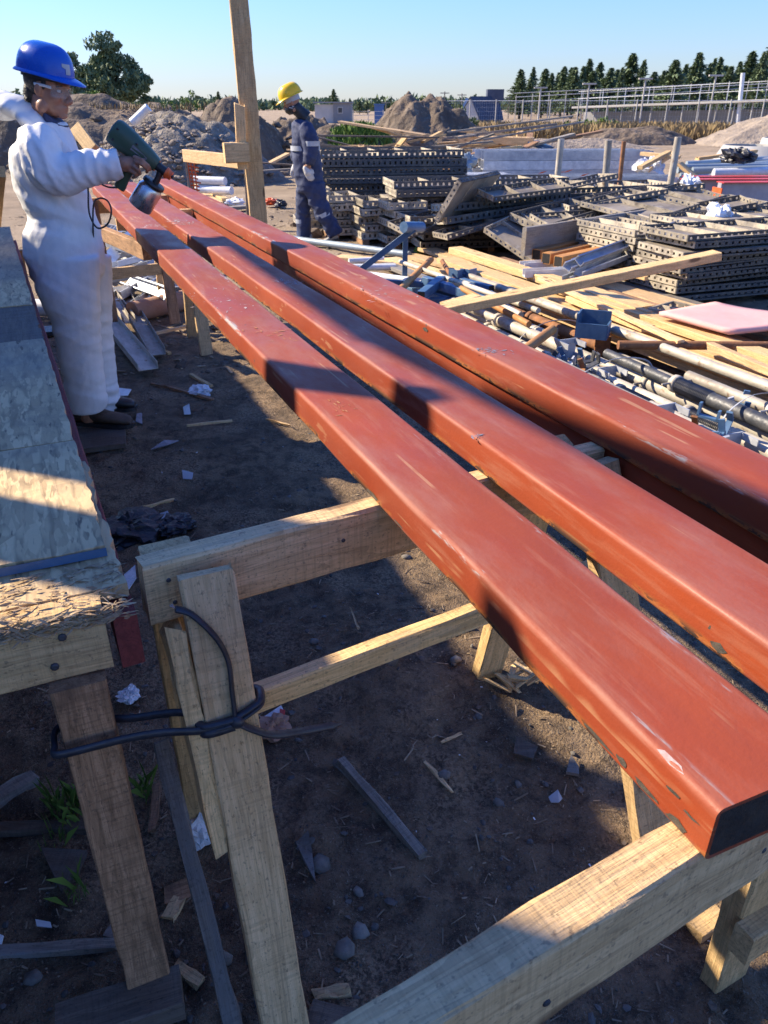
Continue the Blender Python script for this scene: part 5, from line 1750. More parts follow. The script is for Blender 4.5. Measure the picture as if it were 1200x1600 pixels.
PR = [(2.60, 3.05, 5.3, 0.05, 0.040, 'prop', 'cement-grey prop lying closest to the red tubes', 'fork'),
      (2.74, 3.95, 5.75, 0.06, 0.042, 'prop', 'pale prop with rusty fork head, upper left of the bundles', 'fork'),
      (2.88, 2.78, 4.7, 0.06, 0.044, 'rust', 'rust-brown prop with a fork head, in the front bundle', 'fork'),
      (3.00, 3.9, 5.9, 0.08, 0.042, 'prop', 'pale prop with fork head, behind the rusty-headed one', 'fork'),
      (3.02, 2.60, 4.2, 0.07, 0.040, 'prop', 'grey prop ending in a tall fork, right of the rust-brown one', 'fork'),
      (3.15, 3.75, 6.0, 0.07, 0.042, 'prop', 'pale prop crossing the middle of the bundles', 'fork'),
      (3.16, 2.2, 3.7, 0.07, 0.042, 'prop', 'rust-stained prop in the right-hand bundle, front one', 'plate'),
      (3.30, 2.3, 4.5, 0.08, 0.045, 'prop', 'grey-brown prop with a cut end among the dark ones', 'plate'),
      (3.30, 4.6, 6.3, 0.09, 0.042, 'prop', 'pale prop beside the blue bracket plate', 'plate'),
      (3.42, 2.1, 4.0, 0.09, 0.040, 'prop', 'rust-stained prop in the right-hand bundle, back one', 'plate'),
      (3.46, 4.2, 5.8, 0.11, 0.040, 'rust', 'brown prop with hollow end, behind the blue bracket plate', 'plate'),
      (2.84, 2.9, 4.9, 0.15, 0.040, 'prop', 'upper pale prop lying on the front bundle', 'fork'),
      (3.22, 2.45, 3.9, 0.165, 0.040, 'propdk', 'dark threaded prop lying on top of the right-hand bundle', 'plate'),
      (3.08, 4.1, 5.6, 0.165, 0.040, 'prop', 'upper pale prop lying on the left bundle', 'fork'),
      (3.36, 1.9, 3.3, 0.18, 0.040, 'prop', 'worn prop lying on top, nearest the right edge', 'plate')]
rnd = random.Random(4)
for v, u0, u1, z, r, mt, lab, hd in PR:
    prop(v, u0, u1, z, r, mt, lab, head=hd, dv=rnd.uniform(-0.05, 0.05), thread=(mt == 'propdk' or rnd.random() < 0.4))
pipe('timber_pole', S(3.58, 5.9, 0.2), S(3.62, 1.8, 0.2), 0.038, M['pine'], 'long round wooden pole lying along the prop bundles', 'pole', wall=0.049, open_ends=False)
pipe('steel_pipe', S(3.52, 6.2, 0.22), S(3.50, 2.6, 0.24), 0.03, M['prop'], 'pale steel pipe lying between the pole and the props', 'pipe')
pipe('steel_pipe', S(2.50, 2.6, 0.09), S(2.52, 4.6, 0.07), 0.035, M['rust'], 'rusty pipe at the near edge of the prop bundles', 'pipe')
board('smeared_board', S(2.62, 2.95, 0.06), S(2.78, 1.4, 0.06), 0.22, 0.05, M['grey'], 'cement-smeared grey board at the right edge by the fork heads', 'board', rag=0.01)
board('smeared_board', S(2.95, 2.2, 0.05), S(3.05, 1.2, 0.05), 0.2, 0.05, M['brown'], 'brown board beside the cement-smeared one at the right edge', 'board')
# steel banding round the bundles
for k, (u, v0, v1, zt_, lab) in enumerate(((5.15, 2.66, 3.2, 0.235, 'steel strap round the left prop bundle'), (3.55, 2.78, 3.3, 0.24, 'steel strap round the front prop bundle'), (2.72, 3.1, 3.5, 0.25, 'steel strap round the dark prop bundle'), (4.5, 3.0, 3.5, 0.23, 'steel strap round the middle prop bundle'))):
    mb = MB()
    pts = spline([S(v0 - 0.03, u, 0.02), S(v0, u + 0.01, zt_ - 0.08), S((v0 + v1) / 2, u + 0.03, zt_), S(v1, u + 0.01, zt_ - 0.04), S(v1 + 0.05, u, 0.03)], 6)
    mb.tube(pts, [(0.002, 0.012)] * len(pts), 6)
    tag(mb.build('steel_strap', M['galv']), lab, 'strap')
# small clamps and wedges lying by the fork heads
rnd = random.Random(6)
for k in range(16):
    v, u = (2.72 + rnd.uniform(-0.1, 0.35), 3.75 + rnd.uniform(-0.2, 0.3)) if k < 7 else (2.9 + rnd.uniform(-0.12, 0.45), 2.62 + rnd.uniform(-0.3, 0.25))
    mb = MB()
    a = rnd.uniform(0, 3.1)
    Mx = Matrix.Translation(S(v, u, 0.13 + rnd.uniform(0, 0.05))) @ Euler((rnd.uniform(-.5, .5), rnd.uniform(-.9, .3), a)).to_matrix().to_4x4()
    mb.box((0, 0, 0), (0.11, 0.03, 0.012), Mx)
    mb.box((0.05, 0, 0.035), (0.012, 0.03, 0.07), Mx)
    mb.box((-0.05, 0, 0.025), (0.012, 0.03, 0.05), Mx)
    tag(mb.build('steel_clamp', M[rnd.choice(('propdk', 'rust', 'galv', 'blue'))]), 'small steel clamp lying by the fork heads of the props', 'clamp', 'small clamps by the prop heads')
mb = MB()
c = atd(903, 515, 5.2)
Mx = Matrix.Translation((c.x, c.y, 0.28)) @ Matrix.Rotation(-0.4, 4, 'Z')
mb.box((0, 0, 0), (0.012, 0.16, 0.16), Mx); mb.box((0.1, 0.075, 0), (0.2, 0.012, 0.16), Mx); mb.box((0.1, -0.075, -0.03), (0.2, 0.012, 0.10), Mx); mb.box((0.2, 0.0, -0.03), (0.012, 0.16, 0.10), Mx)
tag(mb.build('bracket_plate', M['blue']), 'dark blue steel bracket lying on the prop bundles', 'bracket')

# ---- blue frames
t = thing('blue_bracket', 'blue steel bracket standing up behind the far red tube', 'bracket', at(632, 443))
foot = at(632, 446)
hd = atd(640, 363, foot.y - 0.1)
Pv = Vector((foot.x, foot.y, 0))
me = rect_tube_mesh('upright', hd.z - 0.03, 0.05, 0.05, 0.004, 0.004, [M['blue'], M['tubein']])
link('upright', me, frame(Pv, (foot.x + 0.005, foot.y, hd.z)), t)
ft = atd(560, 424, foot.y + 0.0)
link('slanting_arm', rect_tube_mesh('slanting_arm', (hd - ft).length + 0.06, 0.06, 0.06, 0.004, 0.004, [M['blue'], M['tubein']]), frame(ft, hd), t)
pipe('socket', hd + Vector((-0.06, -0.1, 0.06)), hd + Vector((0.12, 0.12, 0.03)), 0.05, M['blue'], parent=t)
link('foot_bar', rect_tube_mesh('foot_bar', 0.75, 0.05, 0.05, 0.004, 0.004, [M['blue'], M['tubein']]), frame((ft.x - 0.1, ft.y, 0.03), (foot.x + 0.2, foot.y, 0.03)), t)
board('foot_post', (ft.x, ft.y, 0.05), ft, 0.05, 0.05, M['blue'], parent=t, jit=0, seg=3)
BF = [((664, 438, .22), (765, 470, .2), 0.07, 'pale-blue angle bar on top of the blue frame pile'),
      ((658, 462, .2), (690, 437, .24), 0.07, 'short blue bar slanting under the pale-blue angle bar'),
      ((610, 444, .12), (700, 470, .12), 0.06, 'blue bar lying beside the far red tube, left one'),
      ((640, 445, .14), (760, 475, .12), 0.06, 'blue bar lying beside the far red tube, right one'),
      ((655, 472, .1), (770, 468, .14), 0.06, 'dark blue bar across the near side of the pile'),
      ((602, 441, .2), (680, 446, .18), 0.05, 'thin blue bar at the back of the pile'),
      ((722, 440, .22), (768, 452, .22), 0.06, 'thin pale bar at the right of the blue pile')]
for a, e, w, lab in BF:
    a, e = at(*a), at(*e)
    tag(link('blue_bar', rect_tube_mesh('blue_bar', (e - a).length, w, w, 0.004, 0.004, [M['blue'], M['tubein']]), frame(a, e)), lab, 'steel bar', 'blue bars in the frame pile')
for px, py, lab in ((708, 432, 'blue end fitting standing on the pile, left one'), (770, 468, 'dark blue end fitting at the right of the pile'), (726, 431, 'blue end fitting standing on the pile, middle one')):
    p = at(px, py, 0.22)
    mb = MB()
    Mx = Matrix.Translation(p) @ Matrix.Rotation(px * 0.7, 4, 'Z')
    mb.box((0, 0, 0), (0.10, 0.012, 0.12), Mx); mb.box((0.05, 0.05, 0), (0.012, 0.11, 0.12), Mx); mb.box((0, 0.05, -0.055), (0.10, 0.1, 0.010), Mx)
    mb.tube([Mx @ Vector((0, -0.03, 0.02)), Mx @ Vector((0, 0.08, 0.02))], 0.012, 8)
    tag(mb.build('end_fitting', M['blue']), lab, 'fitting', 'blue end fittings')
for a, e, r, lab in (((528, 418, .06), (618, 417, .06), 0.035, 'white pipe behind the far red tube, back one'), ((562, 428, .06), (660, 441, .07), 0.035, 'white pipe behind the far red tube, front one'), ((575, 440, .06), (640, 449, .06), 0.03, 'white pipe half under the blue bars'), ((440, 371, .05), (640, 398, .05), 0.04, 'grey pipe lying at the feet of the walking worker'), ((545, 408, .05), (600, 405, .05), 0.03, 'short white pipe beside the blue bracket')):
    pipe('pipe', at(*a), at(*e), r, M['white' if 'white' in lab else 'sheet'], lab, 'pipe')
for a, e, w, lab in (((528, 402, .03), (640, 412, .03), 0.2, 'dirty board flat on the ground beyond the white pipes'), ((640, 400, .03), (745, 425, .05), 0.2, 'trodden board before the low blue-grey stack'), ((610, 405, .05), (690, 428, .05), 0.16, 'tan plank on the ground right of the blue bracket')):
    board('ground_board', at(*a), at(*e), w, 0.04, M['pine'], lab, 'board', rag=0.01)
p = at(657, 391, 0.03)
crumple('green_wrapper', p, 0.09, 'small bright green wrapper on the ground by the blue bracket', 'weed', 4, 0.5, 'wrapper')

# ---- the tall post with its block, rail and stakes
PY = 7.3
pb, ptop = atd(405, 352, PY), atd(367, -60, PY)
dd = (ptop - pb).normalized()
foot = pb - dd * (pb.z / dd.z)
t = thing('timber_post', 'tall yellow timber post rising out of the picture behind the tubes', 'post', foot)
board('post', foot - dd * 0.02, ptop + dd * 0.3, 0.075, 0.15, M['pine2'], parent=t, up=(1, 0.25, 0), jit=0.002)
board('splice', atd(379, 262, PY - 0.10), atd(374, 163, PY - 0.10), 0.05, 0.085, M['pine2'], parent=t, up=(1, 0.25, 0), rag=0.02)
board('block', atd(350, 239, PY - 0.16), atd(388, 238, PY - 0.10), 0.13, 0.155, M['pine2'], parent=t)
board('rail', atd(288, 243, PY + 0.9), atd(384, 254, PY + 0.12), 0.04, 0.11, M['pine'], 'grey-brown rail from the tall post to the orange-netted stake', 'rail')
p = atd(386, 260, PY + 0.5)
board('stake', (p.x - 0.03, p.y, 0), p, 0.06, 0.05, M['grey'], 'grey stake standing just behind the tall post', 'stake', up=(1, 0, 0))
p0 = atd(291, 237, 8.4)
t = thing('netted_stake', 'wooden stake wrapped in orange plastic netting behind the spray gun', 'stake', (p0.x, 8.4, 0))
board('stake', (p0.x + 0.02, 8.4, 0), p0, 0.09, 0.03, M['grey'], parent=t, up=(1, 0, 0))
rnd = random.Random(3)
mb = MB()
for k in range(16):
    z = p0.z - 0.02 - k * 0.035
    mb.tube([Vector((p0.x - 0.015, 8.37, z)), Vector((p0.x + 0.07, 8.365, z - 0.01)), Vector((p0.x + 0.095 + rnd.uniform(0, .03), 8.37, z - 0.02))], 0.008, 5)
for x in (0.0, 0.03, 0.06):
    mb.tube([Vector((p0.x + x + 0.01, 8.36, p0.z)), Vector((p0.x + x + 0.02, 8.36, p0.z - 0.58))], 0.007, 5)
tag(mb.build('netting', M['orange'], None, t), kind='stuff')
for a, e, r, lab in (((300, 281, .35), (352, 283, .35), 0.07, 'white plastic pipe behind the tubes, upper one'), ((308, 295, .2), (362, 298, .2), 0.07, 'white plastic pipe behind the tubes, lower one')):
    pipe('plastic_pipe', at(*a), at(*e), r, M['white'], lab, 'pipe')
for a, e, w, mt, lab in (((300, 288, .12), (352, 312, .08), 0.12, 'pine2', 'yellow board on the ground left of the tall post, back one'), ((312, 300, .08), (345, 318, .05), 0.10, 'pine', 'yellow board on the ground left of the tall post, front one'), ((408, 262, .25), (450, 240, .5), 0.14, 'pine', 'pale board slanting up behind the walking worker'), ((300, 330, .05), (400, 322, .05), 0.2, 'grey', 'grey board flat on the ground at the foot of the tall post')):
    board('board', at(*a), at(*e), w, 0.05, M[mt], lab, 'board', rag=0.01)
crumple('sack', at(424, 316, .08), 0.15, 'orange cloth bundle on the ground right of the tall post', 'orange', 12, 0.45, 'bundle')
crumple('sack', at(440, 318, .08), 0.11, 'black bundle beside the orange cloth', 'blackfilm', 13, 0.7, 'bundle')
crumple('sack', at(366, 316, .06), 0.18, 'pale sack lying at the foot of the tall post', 'white', 14, 0.4, 'sack')
crumple('plastic_sheet', at(416, 246, .3), 0.22, 'white torn plastic left of the walking worker', 'bag', 15, 0.8, 'plastic sheet')
o = pipe('hose', atd(207, 192, 12), atd(232, 168, 12), 0.06, M['white'], 'white pipe end sticking up from the bank behind the spray gun', 'pipe')
board('board', atd(119, 200, 6.2), atd(146, 236, 6.0), 0.09, 0.05, M['pine2'], 'pale board end sticking up behind the worker in white', 'board', up=(0, -1, 0.3))

# ---- the heap of light channels under the far tubes, cardboard tube, dark tracks
rnd = random.Random(31)
CH = [((166, 408), (222, 350), .22, 0.13), ((180, 418), (240, 402), .2, 0.1), ((160, 380), (215, 396), .24, 0.10), ((190, 372), (238, 356), .26, 0.09), ((158, 440), (240, 428), .12, 0.12), ((200, 440), (262, 462), .12, 0.11), ((160, 455), (206, 448), .1, 0.1), ((182, 470), (236, 438), .08, 0.13), ((215, 476), (266, 440), .08, 0.10), ((232, 466), (272, 462), .06, 0.08), ((150, 398), (200, 352), .16, 0.1), ((230, 420), (262, 404), .14, 0.09), ((165, 362), (250, 372), .14, 0.1), ((240, 448), (280, 420), .1, 0.08)]
CHL = ['broad one standing out at the middle of the heap', 'one crossing below the broad one', 'one sloping down right at the top', 'short one by the spray gun cord', 'one lying level at the middle', 'broad one sloping towards the cardboard tube', 'short one at the left foot of the heap', 'one in front with a dark hollow end', 'one pointing up towards the tubes', 'small one by the cardboard tube end', 'one tucked behind the worker', 'short one under the first red tube', 'one at the back of the heap', 'thin one at the right edge of the heap']
for k, ((a0, a1), (b0, b1), z, w) in enumerate(CH):
    a, e = at(a0, a1, z), at(b0, b1, z + rnd.uniform(-.05, .05))
    o = link('light_channel', prof_mesh('light_channel', channel_prof(w, w * 0.5, 0.006, 0.012), (e - a).length, M['galv']), frame(a, e, (rnd.uniform(-.8, .8), rnd.uniform(-.8, .3), 1 if k % 3 else -1)))
    tag(o, 'galvanised channel offcut, ' + CHL[k], 'channel offcut', 'channel offcuts in the heap under the far tubes')
for k in range(16):
    a = at(rnd.uniform(150, 262), rnd.uniform(360, 450), rnd.uniform(0.03, 0.10))
    ang = rnd.uniform(0, 3.1)
    L = rnd.uniform(0.3, 0.8)
    o = link('light_channel', prof_mesh('light_channel', channel_prof(0.09, 0.05, 0.005, 0.01), L, M['galv']), frame(a, a + Vector((math.cos(ang) * L, math.sin(ang) * L, rnd.uniform(-.05, .12))), (rnd.uniform(-.8, .8), rnd.uniform(-.8, .3), 1)))
    tag(o, 'galvanised channel offcut buried low in the jumbled heap', 'channel offcut', 'channel offcuts in the heap under the far tubes')
pipe('cardboard_tube', at(207, 488, .08), at(300, 466, .08), 0.085, M['card'], 'thick pinkish cardboard tube on the ground under the tubes', 'tube')
for k, (a, e, w, lab) in enumerate((((158, 440), (204, 505), 0.10, 'brown metal track lying by the boots of the worker, upper one'), ((172, 505), (232, 578), 0.13, 'brown metal track lying by the boots of the worker, lower one'), ((186, 452), (246, 555), 0.12, 'brown metal track lying by the boots of the worker, right one'))):
    a, e = at(*a, 0.10 - 0.02 * k), at(*e, 0.05)
    tag(link('metal_track', prof_mesh('metal_track', channel_prof(w, 0.05, 0.004), (e - a).length, M['prop']), frame(a, e)), lab, 'metal track', 'brown metal tracks on the ground')
pipe('plastic_pipe', at(40, 480, .08), at(92, 482, .08), 0.07, M['white'], 'white pipe on the ground behind the legs of the worker', 'pipe')
board('board', at(40, 520, .03), at(95, 515, .03), 0.2, 0.03, M['black'], 'dark sheet edge on the ground left of the worker', 'board')
board('stick', at(238, 522, .03), at(300, 508, .03), 0.035, 0.02, M['pine'], 'thin stick on the ground by the cardboard tube', 'stick')
p = at(8, 345, 0.4)
board('stake', at(-4, 356, 0.45), atd(2, 268, 5.6), 0.07, 0.05, M['pine2'], 'leaning wooden stake at the left edge behind the worker', 'stake', up=(1, 0, 0))

# ---- more of the jumble: loose panels thrown over the stacks, odd timbers and pipes between
rnd = random.Random(61)
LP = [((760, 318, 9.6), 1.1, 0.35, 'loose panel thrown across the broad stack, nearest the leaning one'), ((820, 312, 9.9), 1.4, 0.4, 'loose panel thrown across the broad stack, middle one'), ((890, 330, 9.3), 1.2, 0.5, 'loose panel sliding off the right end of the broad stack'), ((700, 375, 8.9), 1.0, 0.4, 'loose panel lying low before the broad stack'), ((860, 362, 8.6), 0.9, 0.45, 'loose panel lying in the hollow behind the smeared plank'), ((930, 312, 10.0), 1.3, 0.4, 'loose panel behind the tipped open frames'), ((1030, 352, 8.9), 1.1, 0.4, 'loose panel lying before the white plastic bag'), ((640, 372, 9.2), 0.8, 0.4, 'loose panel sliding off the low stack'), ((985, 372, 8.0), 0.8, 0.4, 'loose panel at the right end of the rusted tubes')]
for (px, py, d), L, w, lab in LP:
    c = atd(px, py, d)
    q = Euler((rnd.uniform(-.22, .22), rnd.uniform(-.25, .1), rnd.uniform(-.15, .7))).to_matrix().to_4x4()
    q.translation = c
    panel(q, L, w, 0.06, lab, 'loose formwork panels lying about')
for k in range(34):
    v, u = rnd.uniform(3.75 if k % 3 else 2.95, 5.2), rnd.uniform(2.6, 7.4)
    L = rnd.uniform(0.7, 2.4)
    z = rnd.uniform(0.19, 0.27) if v < 4.8 else rnd.uniform(0.04, 0.12)
    a = rnd.gauss(0, 0.12) if rnd.random() < 0.75 else rnd.uniform(-1.2, 1.2)
    d = UD * math.cos(a) + VD * math.sin(a)
    p0 = S(v, u, z)
    if k % 3 == 0:
        pipe('loose_pipe', p0, p0 - d * L + Vector((0, 0, rnd.uniform(-.03, .05))), rnd.uniform(0.02, 0.032), M[rnd.choice(('rust', 'rust', 'prop', 'rustor'))], 'loose pipe dropped across the planks', 'pipe', 'loose pipes on the planks')
    else:
        board('loose_batten', p0, p0 - d * L + Vector((0, 0, rnd.uniform(-.03, .05))), rnd.uniform(0.04, 0.12), rnd.uniform(0.02, 0.05), M[rnd.choice(('pine', 'pine2', 'grey', 'brown'))], 'loose batten dropped across the planks', 'batten', 'loose battens on the planks', rag=0.01)

# ================================================================== people
DG = None


def fuse(mb, voxel, smooth=2, fac=0.5):
    """joins overlapping closed shapes into one continuous skin"""
    me = mb.mesh('raw', [])
    o = bpy.data.objects.new('raw', me)
    COL.objects.link(o)
    r = o.modifiers.new('r', 'REMESH')
    r.mode = 'VOXEL'
    r.voxel_size = voxel
    if smooth:
        s_ = o.modifiers.new('s', 'SMOOTH')
        s_.iterations = smooth
        s_.factor = fac
    bpy.context.view_layer.update()
    dg = bpy.context.evaluated_depsgraph_get()
    out = bpy.data.meshes.new_from_object(o.evaluated_get(dg))
    bpy.data.objects.remove(o)
    bpy.data.meshes.remove(me)
    out.polygons.foreach_set('use_smooth', [True] * len(out.polygons))
    return out


def wrinkle(me, amp, fields):
    """cloth folds: each field is (centre or None, radius, direction, frequency, gain)"""
    n = len(me.vertices)
    co = np.empty(n * 3); me.vertices.foreach_get('co', co)
    no = np.empty(n * 3); me.vertices.foreach_get('normal', no)
    co, no = co.reshape(-1, 3), no.reshape(-1, 3)
    d = np.zeros(n)
    for i in range(n):
        p = Vector(co[i])
        v = 0.0
        for c, rad, dr, fr, gain in fields:
            w = 1.0
            if c is not None:
                w = max(0.0, 1 - (p - c).length / rad)
                if w <= 0: continue
            q = mnoise.noise_vector(p * 3.0) * 0.05
            s = (p + q)
            al = s.dot(dr)
            t = mnoise.noise(Vector((al * fr, s.x * 1.7 + s.z * 1.3, s.y * 2.2 - s.z * 1.1)))
            v += gain * w * (1 - abs(t) * 3.0)
        d[i] = v
    d = amp * np.clip(d, -1.2, 1.4)
    co = co + no * d[:, None]
    me.vertices.foreach_set('co', co.ravel())
    me.update()


def loft(mb, rows, n=18):
    """rows: centre, half depth along fx, half width along fy, fx, fy"""
    rings = []
    for c, a, b, fx, fy in rows:
        rings.append([Vector(c) + Vector(fx) * (a * math.cos(2 * PI * j / n)) + Vector(fy) * (b * math.sin(2 * PI * j / n)) for j in range(n)])
    mb.rings(rings, True, True)


def head_shapes(mb, H, s=1.0, nose=1.0, neck=(-0.045, 0, -0.20)):
    """head in its own frame (face +X, up +Z, origin between the ears at eye level), H: to the world"""
    m3 = H.to_3x3()
    def E(c, r): mb.ell(H @ Vector(c) , tuple(x * s for x in r), m3, 20, 13)
    E((-0.010, 0, 0.035), (0.094, 0.074, 0.092))
    E((0.020, 0, -0.030), (0.072, 0.066, 0.075))
    E((0.035, 0, -0.070), (0.058, 0.052, 0.045))
    E((0.073, 0, -0.098), (0.020, 0.024, 0.018))
    E((0.074, 0, 0.024), (0.020, 0.052, 0.014))
    for q in (-1, 1):
        E((0.058, q * 0.040, -0.028), (0.028, 0.024, 0.026))
        E((-0.004, q * 0.076, -0.006), (0.019, 0.009, 0.031))
        E((0.006, q * 0.060, -0.075), (0.030, 0.015, 0.030))
        E((0.098, q * 0.012, -0.040), (0.013, 0.010, 0.010))
    mb.tube([H @ Vector((0.084, 0, 0.014)), H @ Vector((0.098, 0, -0.010)), H @ Vector((0.112, 0, -0.034)), H @ Vector((0.100, 0, -0.046))], [0.009, 0.011, 0.014, 0.010], 10)
    E((0.086, 0, -0.063), (0.011, 0.025, 0.007))
    E((0.083, 0, -0.077), (0.011, 0.022, 0.007))
    mb.tube([H @ Vector((-0.015, 0, -0.04)), H @ Vector((neck[0] * 0.6, 0, -0.12)), H @ Vector(neck)], [0.060, 0.058, 0.064], 16)


def hard_hat(H, mat, parent, s=1.0, badge=True):
    mb = MB()
    n, m = 36, 12
    vs = []
    for i in range(m + 1):
        t = i / m * PI / 2
        for j in range(n):
            a = 2 * PI * j / n
            r = math.cos(t) ** 0.62
            x, y, z = 0.137 * r * math.cos(a), 0.108 * r * math.sin(a), 0.128 * math.sin(t) ** 0.95
            if abs(math.sin(a)) < 0.25: z += 0.006 * math.cos(t * 0.9) * (0.25 - abs(math.sin(a))) * 4 * (i > 1)
            vs.append(H @ (Vector((x - 0.004, y, z + 0.040)) * s))
    fs = [(i * n + j, i * n + (j + 1) % n, (i + 1) * n + (j + 1) % n, (i + 1) * n + j) for i in range(m) for j in range(n)]
    mb.add(vs, fs, True)
    shell = mb.build('hard_hat', mat, None, parent)
    mb = MB()
    rings = []
    for k, (dr, dz) in enumerate(((0.0, 0.003), (0.5, -0.001), (1.0, -0.008), (1.0, -0.012), (0.0, -0.004))):
        ring = []
        for j in range(n):
            a = 2 * PI * j / n
            ext = 0.014 + 0.048 * max(0, math.cos(a)) ** 2.2
            dp = 0.012 * max(0, math.cos(a)) ** 2
            ring.append(H @ (Vector(((0.137 + dr * ext) * math.cos(a) - 0.004, (0.108 + dr * ext * 0.8) * math.sin(a), 0.040 + dz - dp * dr)) * s))
        rings.append(ring)
    mb.rings(rings, False, True)
    mb.build('brim', mat, None, shell)
    if badge:
        mb = MB()
        g_ = []
        for ia in range(9):
            for it in range(7):
                a, t = -0.50 + 0.40 * ia / 8, 0.10 + 0.34 * it / 6
                if it < 4: a = max(a, -0.34)
                r = math.cos(t) ** 0.62 * 1.016
                g_.append(H @ (Vector((0.137 * r * math.cos(a) - 0.004, 0.108 * r * math.sin(a), 0.129 * math.sin(t) ** 0.95 + 0.041)) * s))
        mb.add(g_, [(i * 7 + j, (i + 1) * 7 + j, (i + 1) * 7 + j + 1, i * 7 + j + 1) for i in range(8) for j in range(6)], True)
        mb.build('sticker', M['reflect'], None, shell)
    return shell


def hframe(pos, face, up=(0, 0, 1)):
    x = Vector(face).normalized()
    z = Vector(up)
    z = (z - x * z.dot(x)).normalized()
    y = z.cross(x)
    m = Matrix((x, y, z)).transposed().to_4x4()
    m.translation = Vector(pos)
    return m


def capsule(mb, a, b, ra, rb, n=10):
    a, b = Vector(a), Vector(b)
    d = (b - a).normalized()
    pts = [a - d * ra * 0.9, a - d * ra * 0.5, a, b, b + d * rb * 0.5, b + d * rb * 0.9]
    mb.tube(pts, [ra * 0.35, ra * 0.85, ra, rb, rb * 0.85, rb * 0.35], n)


def chain(mb, pts, rs, n=10):
    for i in range(len(pts) - 1):
        capsule(mb, pts[i], pts[i + 1], rs[i], rs[i + 1], n)


# ---------------------------------------------------------------- the worker with the spray gun
Y1 = 4.06
P = lambda px, py, dy=0.0: atd(px, py, Y1 + dy)
ROOT = Vector((P(140, 650).x, Y1, 0.0))
w1 = thing('person', 'man in white coverall and blue hard hat, spraying a red tube', 'person', ROOT)
FX, FY = Vector((1, 0.05, 0)).normalized(), Vector((-0.05, 1, 0)).normalized()
HP = P(76, 138)
face = Vector((0.94, -0.22, -0.20))
H1 = hframe(HP, face, (0.12, 0, 1))

hand_c = P(201, 257, -0.11)
body = MB()
head_shapes(body, H1)
# trunk and limbs under the cloth, so the figure is whole
loft(body, [(P(78, 205), 0.07, 0.10, FX, FY), (P(76, 235), 0.10, 0.16, FX, FY), (P(84, 300), 0.10, 0.15, FX, FY), (P(98, 380), 0.11, 0.15, FX, FY), (P(104, 425), 0.09, 0.14, FX, FY)])
chain(body, [P(68, 222, -0.17), P(84, 266, -0.20), P(186, 256, -0.13)], [0.055, 0.046, 0.032])
chain(body, [P(74, 222, 0.18), P(92, 310, 0.2), P(128, 360, 0.16)], [0.055, 0.045, 0.032])
for q, dx in ((-1, 0), (1, 8)):
    chain(body, [P(106 + dx, 420, q * 0.09), P(128 + dx, 540, q * 0.1), P(138 + dx, 652, q * 0.1)], [0.085, 0.06, 0.042])
# right hand, closed on the grip of the spray gun
def finger(*pts, r=0.0095):
    chain(body, [P(x, y, d) for x, y, d in pts], [r * 1.08, r, r * 0.92, r * 0.85][:len(pts)], 9)
chain(body, [P(184, 256, -0.13), P(197, 256, -0.135)], [0.033, 0.036])
body.ell(P(203, 257, -0.135), (0.046, 0.022, 0.036), Euler((0, 0.35, 0.15)).to_matrix())
finger((210, 245, -0.155), (222, 250, -0.165), (232, 259, -0.150), (235, 265, -0.115))
finger((212, 252, -0.160), (222, 257, -0.168), (230, 265, -0.150), (229, 269, -0.115))
finger((209, 260, -0.158), (216, 265, -0.165), (219, 271, -0.145), (214, 274, -0.112))
finger((204, 267, -0.150), (211, 271, -0.155), (213, 276, -0.138), (207, 278, -0.110), r=0.0085)
finger((192, 243, -0.115), (201, 237, -0.085), (212, 236, -0.065), r=0.0105)
# left hand, hanging behind
body.ell(P(134, 370, 0.14), (0.03, 0.018, 0.045), Euler((0, 0.5, 0)).to_matrix())
for k in range(4):
    finger((133 + 3 * k, 378, 0.12 + 0.01 * k), (136 + 3 * k, 389, 0.12 + 0.01 * k), (134 + 3 * k, 396, 0.125 + 0.01 * k), r=0.008)
finger((138, 368, 0.11), (145, 378, 0.11), r=0.009)
bm_ = fuse(body, 0.0052, 3, 0.5)
bm_.materials.append(M['skin'])
link('body', bm_, None, w1)

suit = MB()
loft(suit, [(P(80, 192), 0.066, 0.078, FX, FY), (P(76, 202), 0.088, 0.105, FX, FY), (P(72, 216), 0.118, 0.170, FX, FY), (P(70, 238), 0.150, 0.198, FX, FY), (P(76, 280), 0.160, 0.195, FX, FY), (P(91, 318), 0.158, 0.185, FX, FY), (P(98, 336), 0.152, 0.176, FX, FY), (P(98, 360), 0.182, 0.20, FX, FY), (P(101, 395), 0.190, 0.205, FX, FY), (P(107, 428), 0.178, 0.195, FX, FY), (P(110, 448), 0.12, 0.15, FX, FY)], 26)
for q, dx in ((-1, -5), (1, 16)):
    loft(suit, [(P(107 + dx, 400, q * 0.085), 0.165, 0.115, FX, FY), (P(112 + dx, 450, q * 0.092), 0.158, 0.118, FX, FY), (P(124 + dx, 505, q * 0.11), 0.118, 0.092, FX, FY), (P(131 + dx, 550, q * 0.115), 0.106, 0.088, FX, FY), (P(137 + dx, 595, q * 0.12), 0.104, 0.088, FX, FY), (P(141 + dx, 625, q * 0.12), 0.110, 0.092, FX, FY), (P(142 + dx, 641, q * 0.12), 0.094, 0.084, FX, FY)], 20)


def sleeve(pts, rs):
    suit.tube(spline([P(*p) for p in pts], 5), list(np.interp(np.linspace(0, len(rs) - 1, (len(rs) - 1) * 5 + 1), range(len(rs)), rs)), 18)


sleeve([(62, 214, -0.15), (64, 236, -0.20), (74, 262, -0.215), (100, 272, -0.20), (140, 262, -0.17), (189, 255, -0.135)], [0.080, 0.088, 0.088, 0.082, 0.076, 0.066])
sleeve([(74, 214, 0.16), (80, 250, 0.21), (92, 310, 0.21), (112, 340, 0.19), (130, 362, 0.15)], [0.088, 0.095, 0.085, 0.078, 0.06])
